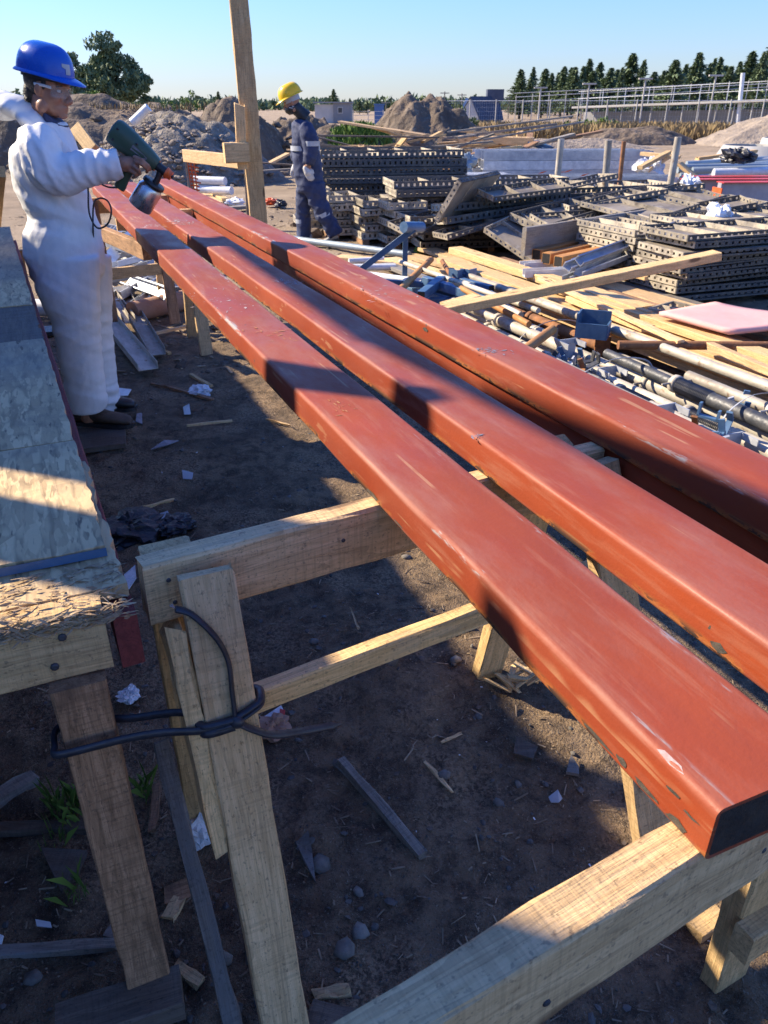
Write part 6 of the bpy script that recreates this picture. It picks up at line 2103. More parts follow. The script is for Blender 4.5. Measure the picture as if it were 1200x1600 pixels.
# hood thrown back
hd_ = MB()
suit.ell(P(30, 168, 0.02), (0.10, 0.13, 0.05), Euler((0, 0.35, 0)).to_matrix(), 18, 12)
suit.ell(P(6, 165, 0.03), (0.08, 0.115, 0.062), Euler((0, 0.1, 0)).to_matrix(), 18, 12)
suit.ell(P(55, 188, 0.0), (0.085, 0.115, 0.045), Euler((0, 0.5, 0)).to_matrix(), 18, 12)
sm = fuse(suit, 0.0085, 4, 0.5)
el, sh, ws, kn, hm = P(86, 270, -0.2), P(66, 225, -0.18), P(70, 335), P(125, 540), P(140, 625)
wrinkle(sm, 0.0115, [(None, 1, Vector((0.3, 0.2, 1)).normalized(), 9, 0.22), (None, 1, Vector((1, 0.4, -0.5)).normalized(), 13, 0.15),
                    (sh, 0.30, Vector((0.8, 0.1, 0.6)).normalized(), 15, 1.1), (el, 0.28, Vector((1, 0, 0.25)).normalized(), 17, 0.9), (P(170, 257, -0.15), 0.16, Vector((1, 0, 0.1)).normalized(), 24, 0.8), (P(70, 300, -0.15), 0.3, Vector((0.55, 0, 0.85)).normalized(), 12, 0.9),
                    (ws, 0.26, Vector((0.2, 0, 1)).normalized(), 14, 0.9), (kn, 0.34, Vector((-0.35, 0, 1)).normalized(), 12, 1.0), (hm, 0.22, Vector((0, 0, 1)), 22, 1.2), (P(105, 430), 0.25, Vector((0.7, 0, 0.7)).normalized(), 11, 0.8), (None, 1, Vector((0.5, 0.3, 0.8)).normalized(), 26, 0.10), (None, 1, Vector((0.8, -0.2, -0.6)).normalized(), 31, 0.08), (el, 0.3, Vector((1, 0.1, 0.5)).normalized(), 34, 0.25), (kn, 0.4, Vector((-0.5, 0.2, 1)).normalized(), 28, 0.25), (sh, 0.35, Vector((0.5, 0.1, 0.9)).normalized(), 30, 0.25)])
sm.materials.append(M['suit'])
link('coverall', sm, None, w1)
# dark collar of the shirt beneath
mb = MB()
loft(mb, [(P(88, 196), 0.058, 0.066, FX, FY), (P(86, 186), 0.064, 0.068, (FX + Vector((0, 0, -0.75))).normalized(), FY), (P(82, 180), 0.062, 0.064, (FX + Vector((0, 0, -0.75))).normalized(), FY)])
mb.build('collar', M['navy'], None, w1)
# hair: a cap of it behind and above the ears, growing down to the nape
mb = MB()
mb.ell(H1 @ Vector((-0.028, 0, 0.030)), (0.088, 0.080, 0.085), H1.to_3x3(), 20, 12)
mb.ell(H1 @ Vector((-0.072, 0, -0.025)), (0.042, 0.060, 0.058), H1.to_3x3(), 16, 10)
mb.ell(H1 @ Vector((-0.082, 0, -0.060)), (0.035, 0.045, 0.034), H1.to_3x3(), 16, 10)
rnd = random.Random(2)
for k in range(60):
    a = rnd.uniform(-1, 1)
    p = H1 @ Vector((-0.10 + abs(a) * 0.03, a * 0.055, rnd.uniform(-0.085, -0.02)))
    mb.tube([p, p + H1.to_3x3() @ Vector((-0.018 + rnd.gauss(0, .006), rnd.gauss(0, .006), -0.02 + rnd.gauss(0, .008)))], [0.004, 0.001], 5)
for q in (-1, 1):
    mb.ell(H1 @ Vector((0.020, q * 0.070, 0.022)), (0.012, 0.006, 0.026), H1.to_3x3(), 10, 8)
mb.build('hair', M['hair'], None, w1)
for q in (-1, 1):
    mb = MB()
    mb.ell(H1 @ Vector((0.076, q * 0.033, 0.002)), (0.011, 0.013, 0.006), H1.to_3x3(), 12, 8)
    mb.build('eye', M['white'], None, w1)
    mb = MB()
    mb.ell(H1 @ Vector((0.085, q * 0.033, 0.001)), (0.004, 0.0055, 0.005), H1.to_3x3(), 10, 6)
    mb.build('iris', M['black'], None, w1)
    mb = MB()
    mb.tube([H1 @ Vector((0.086, q * 0.014, 0.020)), H1 @ Vector((0.086, q * 0.034, 0.025)), H1 @ Vector((0.072, q * 0.056, 0.018))], [0.003, 0.0042, 0.002], 6)
    mb.build('eyebrow', M['hair'], None, w1)
Hh = hframe(H1 @ Vector((-0.012, 0, 0.022)), face, (0.14, 0, 1))
hard_hat(Hh, M['hatblue'], w1, 0.965)
# inner band of the hat, seen under the brim
mb = MB()
mb.rings([[Hh @ Vector((0.104 * math.cos(2 * PI * j / 24) - 0.01, 0.088 * math.sin(2 * PI * j / 24), z)) for j in range(24)] for z in (0.046, 0.012)], False, True)
mb.build('head_band', M['black'], None, w1)
# wrap-round safety glasses
gl = MB()
rings = []
for z in (0.024, 0.010, -0.008, -0.024):
    ring = []
    for k in range(15):
        a = -1.15 + 2.3 * k / 14
        nb = 0.012 if abs(k - 7) < 2 and z < -0.015 else 0.0
        ring.append(H1 @ Vector((0.030 + 0.078 * math.cos(a), 0.074 * math.sin(a) / math.sin(1.15) * 1.02, z + nb)))
    rings.append(ring)
gl.rings(rings, False, True, close=False)
lens = gl.build('safety_glasses', M['glass'], None, w1)
for q in (-1, 1):
    mb = MB()
    mb.tube([H1 @ Vector((0.062, q * 0.075, 0.012)), H1 @ Vector((0.02, q * 0.079, 0.014)), H1 @ Vector((-0.02, q * 0.081, 0.012))], [(0.006, 0.002)] * 3, 8)
    mb.build('temple', M['white'], None, lens)


def boot(parent, toe, heel, mat, nm='boot', h=0.11, w=0.05):
    toe, heel = Vector(toe), Vector(heel)
    d = (toe - heel)
    L = d.length
    x = d.normalized()
    y = Vector((0, 0, 1)).cross(x).normalized()
    z = x.cross(y)
    rows = []
    for f, hw, top in ((0.0, 0.55, 0.75), (0.06, 0.8, 1.0), (0.25, 0.86, 1.0), (0.42, 0.8, 0.85), (0.6, 0.95, 0.62), (0.8, 1.0, 0.52), (0.94, 0.8, 0.42), (1.0, 0.45, 0.28)):
        c = heel + x * (L * f)
        ring = []
        for k in range(14):
            a = 2 * PI * k / 14
            yy = math.cos(a) * w * hw
            zz = (math.sin(a) * 0.5 + 0.5) ** 0.8 * h * top
            ring.append(c + y * yy + z * (zz + 0.012))
        rows.append(ring)
    mb = MB()
    mb.rings(rows, True, True)
    o = mb.build(nm, mat, None, parent)
    mb = MB()
    sr = []
    for f, hw in ((-0.02, 0.5), (0.05, 0.85), (0.3, 0.9), (0.45, 0.85), (0.65, 1.06), (0.85, 1.06), (0.97, 0.8), (1.03, 0.4)):
        c = heel + x * (L * f)
        sr.append([c + y * (q * w * hw) + z * zz for q, zz in ((-1, 0.0), (1, 0.0), (1, 0.020), (-1, 0.020))])
    mb.rings(sr, True, False)
    mb.build('sole', M['black'], None, o)
    return o


boot(w1, P(207, 668, -0.13).xy.to_3d() + Vector((0, 0, 0.035)), P(116, 664, -0.08).xy.to_3d() + Vector((0, 0, 0.035)), M['boot'])
boot(w1, P(214, 652, 0.14).xy.to_3d() + Vector((0, 0, 0.035)), P(136, 652, 0.12).xy.to_3d() + Vector((0, 0, 0.035)), M['black'])
mbx = [Vector((P(112, 660).x, Y1 - 0.30, 0.012)), Vector((P(205, 660).x - 0.0, Y1 - 0.22, 0.016))]
board('standing_board', at(116, 690, 0.015), at(196, 680, 0.02), 0.30, 0.026, M['dkwood'], 'dark brown board under the boots of the worker in white', 'board')

# ---- the spray gun
G = lambda px, py, d=0.0: P(px, py, -0.095 + d)
gun = thing('paint_spray_gun', 'dark green paint spray gun with aluminium cup held by the worker in white', 'spray gun', G(215, 240))
a, b_ = G(177, 203), G(246, 259)
ax = (b_ - a).normalized()
side = Vector((0, -1, 0))
upv = side.cross(ax).normalized() * 1.0
mb = MB()
rows = []
L = (b_ - a).length
for f, ru, rs_ in ((-0.02, 0.040, 0.036), (0.0, 0.056, 0.05), (0.06, 0.061, 0.054), (0.25, 0.060, 0.052), (0.5, 0.054, 0.047), (0.72, 0.047, 0.042), (0.9, 0.038, 0.036), (1.0, 0.030, 0.030)):
    c = a + ax * (L * f)
    rows.append([c + upv * (ru * (abs(math.cos(t)) ** 0.75) * (1 if math.cos(t) > 0 else -1)) + side * (rs_ * (abs(math.sin(t)) ** 0.75) * (1 if math.sin(t) > 0 else -1)) for t in [2 * PI * k / 20 for k in range(20)]])
mb.rings(rows, True, True)
gb = mb.build('motor_housing', M['green'], None, gun)
mb = MB()
for (f, q) in ((0.10, 0.75), (0.12, -0.7), (0.52, 0.8), (0.62, -0.4)):
    c = a + ax * (L * f) + side * 0.050 + upv * 0.036 * q
    mb.ell(c, (0.006, 0.006, 0.006))
tag(mb.build('screw', M['black'], None, gb), kind='stuff')
mb = MB()
c0, c1 = a + ax * (L * 0.47) + side * 0.0475, a + ax * (L * 0.80) + side * 0.0395
mb.add([c0 + upv * 0.016, c0 - upv * 0.010, c1 - upv * 0.006, c1 + upv * 0.006], [(0, 1, 2, 3)])
mb.build('rating_label', M['bare'], None, gb)
mb = MB()
h0, h1 = G(214, 247), G(186, 294)
hx = (h1 - h0).normalized()
rows = []
for f, r1, r2 in ((0, 0.026, 0.022), (0.3, 0.022, 0.019), (0.7, 0.022, 0.019), (0.9, 0.028, 0.021), (1.0, 0.026, 0.02)):
    c = h0.lerp(h1, f)
    u_ = side.cross(hx).normalized()
    rows.append([c + u_ * (r1 * math.cos(2 * PI * k / 14)) + side * (r2 * math.sin(2 * PI * k / 14)) for k in range(14)])
mb.rings(rows, True, True)
mb.build('grip', M['green'], None, gun)
mb = MB()
mb.tube([G(226, 254), G(231, 262), G(230, 270)], [0.006, 0.007, 0.005], 8)
mb.build('trigger', M['black'], None, gun)
mb = MB()
mb.tube([G(244, 258), G(260, 270)], [0.021, 0.021], 16)
mb.build('barrel', M['black'], None, gun)
mb = MB()
q0, q1 = G(259, 269.3), G(268, 275.5)
qx = (q1 - q0)
mb.tube([q0, q0 + qx * 0.35, q0 + qx * 0.36, q1], [0.027, 0.027, 0.023, 0.021], 12)
mb.build('nozzle_ring', M['orange'], None, gun)
mb = MB()
mb.tube([q1, q1 + qx * 0.3], [0.008, 0.006], 10)
mb.build('nozzle_tip', M['black'], None, gun)
mb = MB()
mb.tube([G(252, 265), G(245, 282), G(240, 290)], [0.016, 0.015, 0.017], 12)
mb.build('cup_neck', M['black'], None, gun)
c0, c1 = G(241, 286), G(218, 323)
q = (c1 - c0).to_track_quat('Z', 'Y').to_matrix().to_4x4(); q.translation = c0
Lc = (c1 - c0).length
mb = MB(); mb.lathe([(0.02, -0.004), (0.052, -0.004), (0.054, 0.012), (0.05, 0.014)], 28, q); mb.build('cup_lid', M['black'], None, gun)
mb = MB(); mb.lathe([(0.040, 0.010), (0.048, 0.020), (0.0575, 0.034), (0.058, Lc - 0.004), (0.056, Lc), (0.050, Lc + 0.001)], 32, q); mb.build('paint_cup', M['cup'], None, gun)
mb = MB()
pts = spline([G(187, 293), G(168, 292, 0.02), G(150, 283, 0.0), G(139, 278, -0.08), G(138, 305, -0.12), G(140, 335, -0.13), G(152, 356, -0.14), G(168, 350, -0.13), G(174, 330, -0.12), G(168, 314, -0.11), G(155, 310, -0.09), G(146, 322, -0.02), G(146, 380, 0.05), G(150, 470, 0.15), G(150, 560, 0.25)], 8)
mb.tube(pts, 0.0042, 8)
tag(mb.build('power_cord', M['black']), 'thin black power cord looping down from the spray gun', 'cord')

# ---------------------------------------------------------------- the man walking away to the left
Y2 = 10.32
Q = lambda px, py, dy=0.0: atd(px, py, Y2 + dy)
w2 = thing('person', 'man in navy coverall and yellow hard hat walking past the stacks', 'person', Vector((Q(490, 380).x, Y2, 0)))
FX, FY = Vector((-1, 0, 0)), Vector((0, -1, 0))
H2 = hframe(Q(456, 160), (-0.93, -0.10, -0.36), (-0.15, 0, 1))
body = MB()
head_shapes(body, H2, neck=(-0.085, 0, -0.20))
P_ = Q
loft(body, [(Q(474, 195), 0.07, 0.12, FX, FY), (Q(476, 225), 0.10, 0.15, FX, FY), (Q(482, 262), 0.10, 0.14, FX, FY), (Q(484, 292), 0.10, 0.14, FX, FY)])
chain(body, [Q(481, 200, -0.18), Q(487, 236, -0.22), Q(482, 260, -0.24)], [0.05, 0.042, 0.032])
chain(body, [Q(474, 200, 0.18), Q(468, 234, 0.22), Q(462, 258, 0.2)], [0.05, 0.042, 0.032])
chain(body, [Q(484, 285, 0.08), Q(474, 335, 0.09), Q(477, 374, 0.09)], [0.08, 0.055, 0.042])
chain(body, [Q(486, 285, -0.09), Q(505, 335, -0.1), Q(525, 368, -0.1)], [0.08, 0.055, 0.042])
def gl_hand(mb, c, d, y):
    d = d.normalized()
    e = c + d * 0.09
    sdv = Vector((0, 1, 0)).cross(d).normalized()
    capsule(mb, c, c + d * 0.05, 0.036, 0.044)
    for k, f in enumerate((0.9, 1.0, 0.95, 0.8)):
        o_ = sdv * (-0.032 + 0.021 * k)
        chain(mb, [c + d * 0.06 + o_, c + d * (0.06 + 0.045 * f) + o_ + Vector((0, -0.006, 0)), c + d * (0.06 + 0.085 * f) + o_ * 0.9 + Vector((0, 0.004, 0))], [0.0125, 0.0115, 0.0105], 8)
    chain(mb, [c + d * 0.02 - sdv * 0.03, c + d * 0.055 - sdv * 0.056, c + d * 0.085 - sdv * 0.052], [0.014, 0.0125, 0.011], 8)
gl_hand(body, Q(478, 262, -0.24), Q(489, 284, -0.24) - Q(478, 262, -0.24), 0)
gl_hand(body, Q(462, 258, 0.2), Vector((-0.3, 0, -1)), 0)
b2_ = fuse(body, 0.007, 2, 0.5)
b2_.materials.append(M['skin'])
link('body', b2_, None, w2)
mb = MB()
for cc, dd_ in ((Q(478, 263, -0.24), Q(489, 284, -0.24) - Q(478, 262, -0.24)), (Q(462, 258, 0.2), Vector((-0.3, 0, -1)))):
    m2_ = MB()
    gl_hand(m2_, cc, dd_, 0)
    v0 = len(m2_.v)
    gm_ = fuse(m2_, 0.006, 1, 0.4)
    nn = np.empty(len(gm_.vertices) * 3); gm_.vertices.foreach_get('normal', nn)
    cv = np.empty(len(gm_.vertices) * 3); gm_.vertices.foreach_get('co', cv)
    gm_.vertices.foreach_set('co', cv + nn * 0.0035)
    gm_.materials.append(M['glove'])
    link('glove', gm_, None, w2)
suit = MB()
loft(suit, [(Q(468, 186), 0.068, 0.085, FX, FY), (Q(472, 194), 0.115, 0.17, FX, FY), (Q(475, 205), 0.15, 0.205, FX, FY), (Q(477, 230), 0.165, 0.20, FX, FY), (Q(481, 258), 0.165, 0.185, FX, FY), (Q(484, 285), 0.172, 0.19, FX, FY), (Q(486, 300), 0.15, 0.17, FX, FY)], 22)
loft(suit, [(Q(481, 285, 0.08), 0.13, 0.105, FX, FY), (Q(475, 315, 0.085), 0.105, 0.10, FX, FY), (Q(473, 340, 0.09), 0.086, 0.088, FX, FY), (Q(474, 362, 0.09), 0.080, 0.082, FX, FY), (Q(474, 374, 0.09), 0.086, 0.084, FX, FY)], 18)
tl = Vector((-0.9, 0, -0.42))
loft(suit, [(Q(488, 285, -0.085), 0.15, 0.115, FX, FY), (Q(495, 310, -0.09), 0.122, 0.108, FX, FY), (Q(506, 334, -0.1), 0.100, 0.098, (FX * 0.94 + Vector((0, 0, -0.3))), FY), (Q(518, 355, -0.1), 0.090, 0.092, tl, FY), (Q(525, 367, -0.1), 0.092, 0.088, tl, FY)], 18)
P_s = lambda pts, rs: suit.tube(spline([Q(*p) for p in pts], 5), list(np.interp(np.linspace(0, len(rs) - 1, (len(rs) - 1) * 5 + 1), range(len(rs)), rs)), 16)
P_s([(478, 197, -0.15), (483, 212, -0.21), (486, 236, -0.23), (481, 256, -0.24)], [0.085, 0.088, 0.08, 0.062])
P_s([(474, 197, 0.15), (470, 212, 0.20), (466, 236, 0.22), (462, 254, 0.2)], [0.085, 0.088, 0.08, 0.062])
s2 = fuse(suit, 0.012, 3, 0.5)
wrinkle(s2, 0.018, [(None, 1, Vector((0.3, 0.2, 1)).normalized(), 8, 0.5), (None, 1, Vector((1, 0.3, -0.6)).normalized(), 11, 0.5), (Q(484, 236, -0.2), 0.25, Vector((0.4, 0, 1)).normalized(), 14, 0.9), (Q(500, 335, -0.1), 0.3, Vector((0.5, 0, 1)).normalized(), 12, 0.9), (Q(476, 345, 0.09), 0.3, Vector((0.3, 0, 1)).normalized(), 13, 0.9)])
s2.materials.append(M['navy'])
link('coverall', s2, None, w2)


def band(c, fx, fy, a, b, h, up, nm='reflective_band'):
    mb = MB()
    n = 24
    fx, fy, up = Vector(fx).normalized(), Vector(fy).normalized(), Vector(up).normalized()
    mb.rings([[c + up * z + fx * (a * math.cos(2 * PI * j / n)) + fy * (b * math.sin(2 * PI * j / n)) for j in range(n)] for z in (-h / 2, h / 2)], False, True)
    return mb.build(nm, M['reflect'], None, w2)


Z = (0, 0, 1)
band(Q(487, 224, -0.222), FX, FY, 0.098, 0.098, 0.055, (0.1, 0, 1))
band(Q(477, 231), FX, FY, 0.180, 0.208, 0.055, Z)
band(Q(506, 335, -0.1), (-0.92, 0, -0.38), FY, 0.112, 0.108, 0.05, (-0.38, 0, 0.92))
band(Q(473.5, 345, 0.09), FX, FY, 0.097, 0.097, 0.05, Z)
mb = MB()
gs = MB()
for (x0, y0), (x1, y1) in (((485, 188), (494, 206)),):
    p0_, p1_ = Q(x0, y0, -0.12), Q(x1, y1, -0.06)
mb.ell(H2 @ Vector((0.030, 0, -0.058)), (0.086, 0.078, 0.062), H2.to_3x3(), 18, 12)
mb.tube([H2 @ Vector((-0.01, 0, -0.05)), H2 @ Vector((-0.05, 0, -0.13)), H2 @ Vector((-0.09, 0, -0.215))], [0.074, 0.074, 0.088], 18)
gm2 = fuse(mb, 0.008, 3, 0.5)
gm2.materials.append(M['black'])
nk = link('neck_gaiter', gm2, None, w2)
mb = MB()
for k in range(3):
    c = H2 @ Vector((0.036 - 0.02 * k, 0.0, -0.045 - 0.012 * (k % 2)))
    c = c + Vector((0, -0.0835 + 0.002 * k, 0))
    mb.add([c + Vector((-0.014, 0, -0.003)), c + Vector((0.012, 0, -0.006)), c + Vector((0.014, 0, 0.004)), c + Vector((-0.012, 0, 0.006))], [(0, 1, 2, 3)])
tag(mb.build('print', M['reflect'], None, nk), kind='stuff')
mb = MB()
mb.rings([[H2 @ Vector((0.098 * math.cos(2 * PI * j / 24) - 0.012, 0.083 * math.sin(2 * PI * j / 24), z)) for j in range(24)] for z in (0.062, 0.004)], False, True)
mb.build('head_cloth', M['reflect'], None, w2)
hard_hat(hframe(H2 @ Vector((-0.012, 0, 0.026)), (-0.93, -0.10, -0.40), (-0.15, 0, 1)), M['hatyel'], w2, 1.04, False)
boot(w2, Vector((Q(505, 386).x, Y2 - 0.12, 0.0)), Q(530, 372, -0.1) + Vector((0.0, 0, -0.02)), M['shoe'], 'shoe', 0.095, 0.047)
boot(w2, Vector((Q(462, 378).x, Y2 + 0.09, 0.0)), Vector((Q(487, 378).x, Y2 + 0.09, 0.0)), M['shoe'], 'shoe', 0.095, 0.047)

# ================================================================== litter on the ground
def gpt(px, py, dz=0.0):
    return on_ground(px, py, dz)


LIT = [('stick', (531, 1192), (660, 1333), 0.024, 0.026, 'grey', 'square-edged stick lying alone in the bare soil between the trestles', 0.03),
       ('lath', (248, 1160), (372, 1612), 0.030, 0.012, 'grey', 'long bark-edged grey lath leaning past the tied trestle leg', None),
       ('board_end', (488, 1546), (546, 1541), 0.022, 0.02, 'pine', 'short two-layered board end beside the foot of the tied leg', 0.015),
       ('board_end', (478, 1590), (540, 1606), 0.09, 0.015, 'dkwood', 'grey board corner at the bottom edge of the photo', 0.01),
       ('wood_scrap', (565, 1606), (596, 1556), 0.022, 0.012, 'pine', 'splintered scrap pointing up at the bottom edge', 0.012),
       ('plank_end', (-20, 1262), (54, 1216), 0.045, 0.03, 'grey', 'blue-grey plank end at the left edge under the table', 0.03),
       ('plank_end', (-20, 1296), (140, 1292), 0.03, 0.025, 'dkwood', 'dark plank lying level under the table by the table leg', 0.02),
       ('plank_end', (-20, 1492), (182, 1468), 0.026, 0.018, 'grey', 'thin grey plank lying under the table near the bottom left', 0.015),
       ('stick', (292, 666), (362, 655), 0.012, 0.012, 'pine', 'pale stick lying on the soil right of the boots', 0.012),
       ('stick', (262, 603), (332, 624), 0.022, 0.018, 'brown', 'brown stick under the white litter right of the worker', 0.015),
       ('stick', (298, 584), (330, 601), 0.025, 0.015, 'pine2', 'short pale stick above the white litter', 0.015),
       ('stick', (664, 1188), (706, 1234), 0.008, 0.008, 'pine', 'thin stick on the soil right of the square-edged one', 0.008),
       ('stick', (225, 792), (272, 776), 0.016, 0.012, 'pine2', 'small tan stick on the soil beyond the trestle crossbar', 0.01),
       ('stick', (236, 596), (296, 612), 0.012, 0.012, 'brown', 'dark twig left of the white litter', 0.01),
       ('stick', (415, 652), (452, 662), 0.01, 0.01, 'pine', 'thin stick under the edge of the first tube', 0.01),
       ('board_end', (1085, 1452), (1128, 1424), 0.05, 0.03, 'pine2', 'sunlit wood block lying behind the nearest trestle', 0.02),
       ('wood_scrap', (256, 1396), (312, 1376), 0.05, 0.015, 'brown', 'brown board scrap lying by the bark-edged lath', 0.012),
       ('wood_scrap', (262, 1430), (278, 1398), 0.03, 0.012, 'pine', 'pale chunk of wood right of the table leg', 0.012),
       ('wood_scrap', (275, 1500), (312, 1530), 0.022, 0.016, 'pine', 'pale chip-ended scrap by the sill board', 0.012),
       ('wood_scrap', (238, 1300), (244, 1222), 0.02, 0.012, 'brown', 'upright brown splinter behind the table leg', 0.02),
       ('stick', (975, 1355), (980, 1385), 0.012, 0.012, 'brown', 'small stump-like splinter behind the nearest crossbar', 0.015),
       ('stick', (214, 470), (248, 484), 0.03, 0.02, 'pine', 'pale stick beside the end of the cardboard tube', 0.015),
       ('stick', (245, 545), (265, 552), 0.03, 0.02, 'pine2', 'pale chunk of wood by the brown metal tracks', 0.015),
       ('stick', (720, 1150), (690, 1160), 0.008, 0.006, 'pine', 'thin pale twig in the soil near the grey stone', 0.006),
       ('board_end', (702, 992), (732, 984), 0.03, 0.015, 'redwood', 'reddish board scrap behind the lower rail of the trestle', 0.012),
       ('stick', (560, 1006), (548, 962), 0.006, 0.006, 'pine', 'straw-thin splinter on the sawdust drift', 0.03),
       ('wood_scrap', (168, 1455), (180, 1438), 0.03, 0.012, 'grey', 'grey wood scrap left of the table leg foot', 0.012)]
for nm, a, b_, w, tt, mt, lab, dz in LIT:
    if nm == 'lath':
        p0, p1 = atd(248, 1150, 1.22), gpt(374, 1640, 0.01)
        p0.z = max(p0.z, 0.3)
        p0 = atd(252, 1160, 1.2)
    else:
        p0, p1 = gpt(*a, dz * 0.6), gpt(*b_, dz * 0.6)
    board(nm, p0, p1, w, tt, M[mt], lab, 'lath' if nm == 'lath' else 'stick' if nm == 'stick' else 'wood scrap', rag=0.006, jit=0.0018, bow=0.012 if nm == 'lath' else 0.0)


def flake(name, pts, th, mat, label, cat):
    """a flat scrap with a given outline on the ground"""
    top = [gpt(x, y, th + 0.012 + 0.004 * (i % 2)) for i, (x, y) in enumerate(pts)]
    bot = [p - Vector((0, 0, th)) for p in top]
    mb = MB()
    n = len(pts)
    mb.add(top + bot, [tuple(range(n))[::-1], tuple(range(n, 2 * n))] + [(i, (i + 1) % n, n + (i + 1) % n, n + i) for i in range(n)])
    return tag(mb.build(name, M[mat]), label, cat)


flake('wood_wedge', [(66, 1332), (136, 1328), (122, 1368), (98, 1400)], 0.012, 'dkwood', 'flat dark triangle of board under the work table', 'wood scrap')
flake('wood_wedge', [(462, 1312), (482, 1303), (488, 1330), (493, 1376), (474, 1340)], 0.008, 'grey', 'sharp pointed wedge of grey wood right of the tied leg', 'wood scrap')
flake('wood_wedge', [(806, 1158), (840, 1168), (832, 1188), (802, 1178)], 0.008, 'dkwood', 'small square scrap of dark board on the soil', 'wood scrap')
flake('wood_wedge', [(884, 1210), (892, 1180), (904, 1200), (904, 1213)], 0.010, 'grey', 'small triangular wood scrap right of the dark square one', 'wood scrap')
flake('film_scrap', [(858, 1238), (872, 1230), (880, 1240), (874, 1248), (862, 1246)], 0.002, 'reflect', 'tiny scrap of white film right of the wood triangle', 'litter')
flake('paper_scrap', [(55, 1436), (78, 1438), (80, 1446), (57, 1446)], 0.003, 'white', 'small white paper scrap under the table', 'litter')
flake('paper_scrap', [(-4, 1464), (8, 1468), (4, 1480), (-6, 1478)], 0.003, 'white', 'white scrap at the left edge under the table', 'litter')
flake('film_scrap', [(240, 1545 - 740), (262, 800), (268, 808), (250, 812)], 0.003, 'reflect', 'white film scrap on the soil beyond the crossbar', 'litter')
flake('film_scrap', [(285, 738), (302, 740), (300, 748), (286, 748)], 0.003, 'reflect', 'small white film scrap in the middle of the bare soil', 'litter')
flake('film_scrap', [(286, 636), (296, 634), (298, 646), (288, 650)], 0.003, 'reflect', 'pale film scrap below the white litter', 'litter')
flake('film_scrap', [(280, 690), (262, 700), (236, 706), (258, 694)], 0.003, 'bare', 'bluish strip of film right of the standing board', 'litter')
flake('film_scrap', [(183, 607), (206, 612), (200, 622), (188, 620)], 0.004, 'white', 'white scrap on the soil right of the boots', 'litter')
flake('film_scrap', [(213, 540), (238, 536), (236, 546), (218, 550)], 0.004, 'white', 'white scrap beside the brown metal tracks', 'litter')
flake('film_scrap', [(214, 648), (222, 646), (222, 660), (212, 658)], 0.004, 'bare', 'small blue-grey scrap by the toe of the boot', 'litter')
flake('film_scrap', [(624, 1546), (640, 1538), (644, 1544), (628, 1550)], 0.003, 'blue', 'small blue plastic strip near the bottom edge', 'litter')
crumple('litter', gpt(312, 612, 0.02), 0.075, 'crumpled whitish litter on the soil under the tubes', 'bag', 21, 0.5, 'litter')
crumple('litter', gpt(316, 1300, 0.05), 0.055, 'crumpled white plastic caught behind the tied leg', 'bag', 22, 1.4, 'litter')
crumple('litter', gpt(428, 1136, 0.02), 0.05, 'crumpled brown and white wrapper right of the tied leg', 'card', 23, 0.5, 'litter')
flake('film_scrap', [(404, 1126), (440, 1110), (444, 1116), (410, 1134)], 0.004, 'bag', 'strip of white plastic on the brown wrapper', 'litter')
flake('film_scrap', [(438, 1114), (446, 1116), (444, 1130), (436, 1128)], 0.004, 'redsteel', 'scrap of red plastic on the brown wrapper', 'litter')
crumple('litter', gpt(202, 1090, 0.02), 0.035, 'crumpled clear film between table leg and trestle', 'bag', 24, 0.7, 'litter')
crumple('plastic_sheet', gpt(205, 832, 0.02), 0.15, 'black plastic sheet bunched under the table edge', 'blackfilm', 25, 0.35, 'plastic sheet')
crumple('plastic_sheet', gpt(275, 826, 0.02), 0.09, 'loose fold of black plastic beside the bunched sheet', 'blackfilm', 26, 0.35, 'plastic sheet')
flake('film_scrap', [(190, 905), (212, 888), (214, 908), (196, 934)], 0.004, 'bag', 'white plastic flap hanging between table and trestle', 'litter')
# splintered clump in the sun
rnd = random.Random(41)
t = thing('splintered_wood', 'clump of pale splintered wood in the sunlight under the first tube', 'wood scrap', gpt(815, 1085))
for k in range(11):
    a = gpt(790 + rnd.uniform(0, 50), 1075 + rnd.uniform(-8, 22), 0.015 + rnd.uniform(0, 0.03))
    an = rnd.uniform(0, 3.1)
    L = rnd.uniform(0.04, 0.10)
    board('splinter', a, a + Vector((math.cos(an) * L, math.sin(an) * L, rnd.uniform(-.02, .03))), rnd.uniform(.008, .02), .006, M['pine2'], parent=t, rag=0.01, seg=3)
# loose stones
STN = [(609, 1052, 0.052, 'largest grey stone on the soil under the lower rail'), (711, 1044, 0.028, 'small grey stone below the lower rail'), (634, 860, 0.03, 'small stone in the sunlit strip by the first tube'), (540, 1478, 0.028, 'round pale pebble low in the middle of the soil'), (782, 1248, 0.022, 'pale rounded pebble right of the square-edged stick'), (562, 1446, 0.022, 'bluish pebble above the round pale one'), (528, 1190, 0.02, 'dark pebble at the end of the square-edged stick'), (498, 1340, 0.032, 'dark stone behind the pointed wedge'), (695, 1210, 0.022, 'flat dark pebble beside the thin stick'), (742, 1500, 0.03, 'pale flat stone at lower middle'), (50, 1522, 0.026, 'bluish stone under the table near the sill board'), (400, 1480, 0.036, 'half-buried grey stone right of the tied leg'), (885, 1520, 0.03, 'pale stone beside the nearest crossbar'), (345, 1490, 0.03, 'stone beside the foot of the lath'), (492, 372 + 640, 0.02, 'small stone on the sawdust drift'), (560, 1380, 0.02, 'dark round pebble in the middle of the soil')]
for px, py, r, lab in STN:
    mb = MB()
    rock(mb, random.Random(px), (0, 0, 0), r * 0.85, 0.85, True)
    o = mb.build('stone', M['stone'], Matrix.Translation(gpt(px, py, r * 0.12)))
    tag(o, lab, 'stone', 'loose stones on the soil')
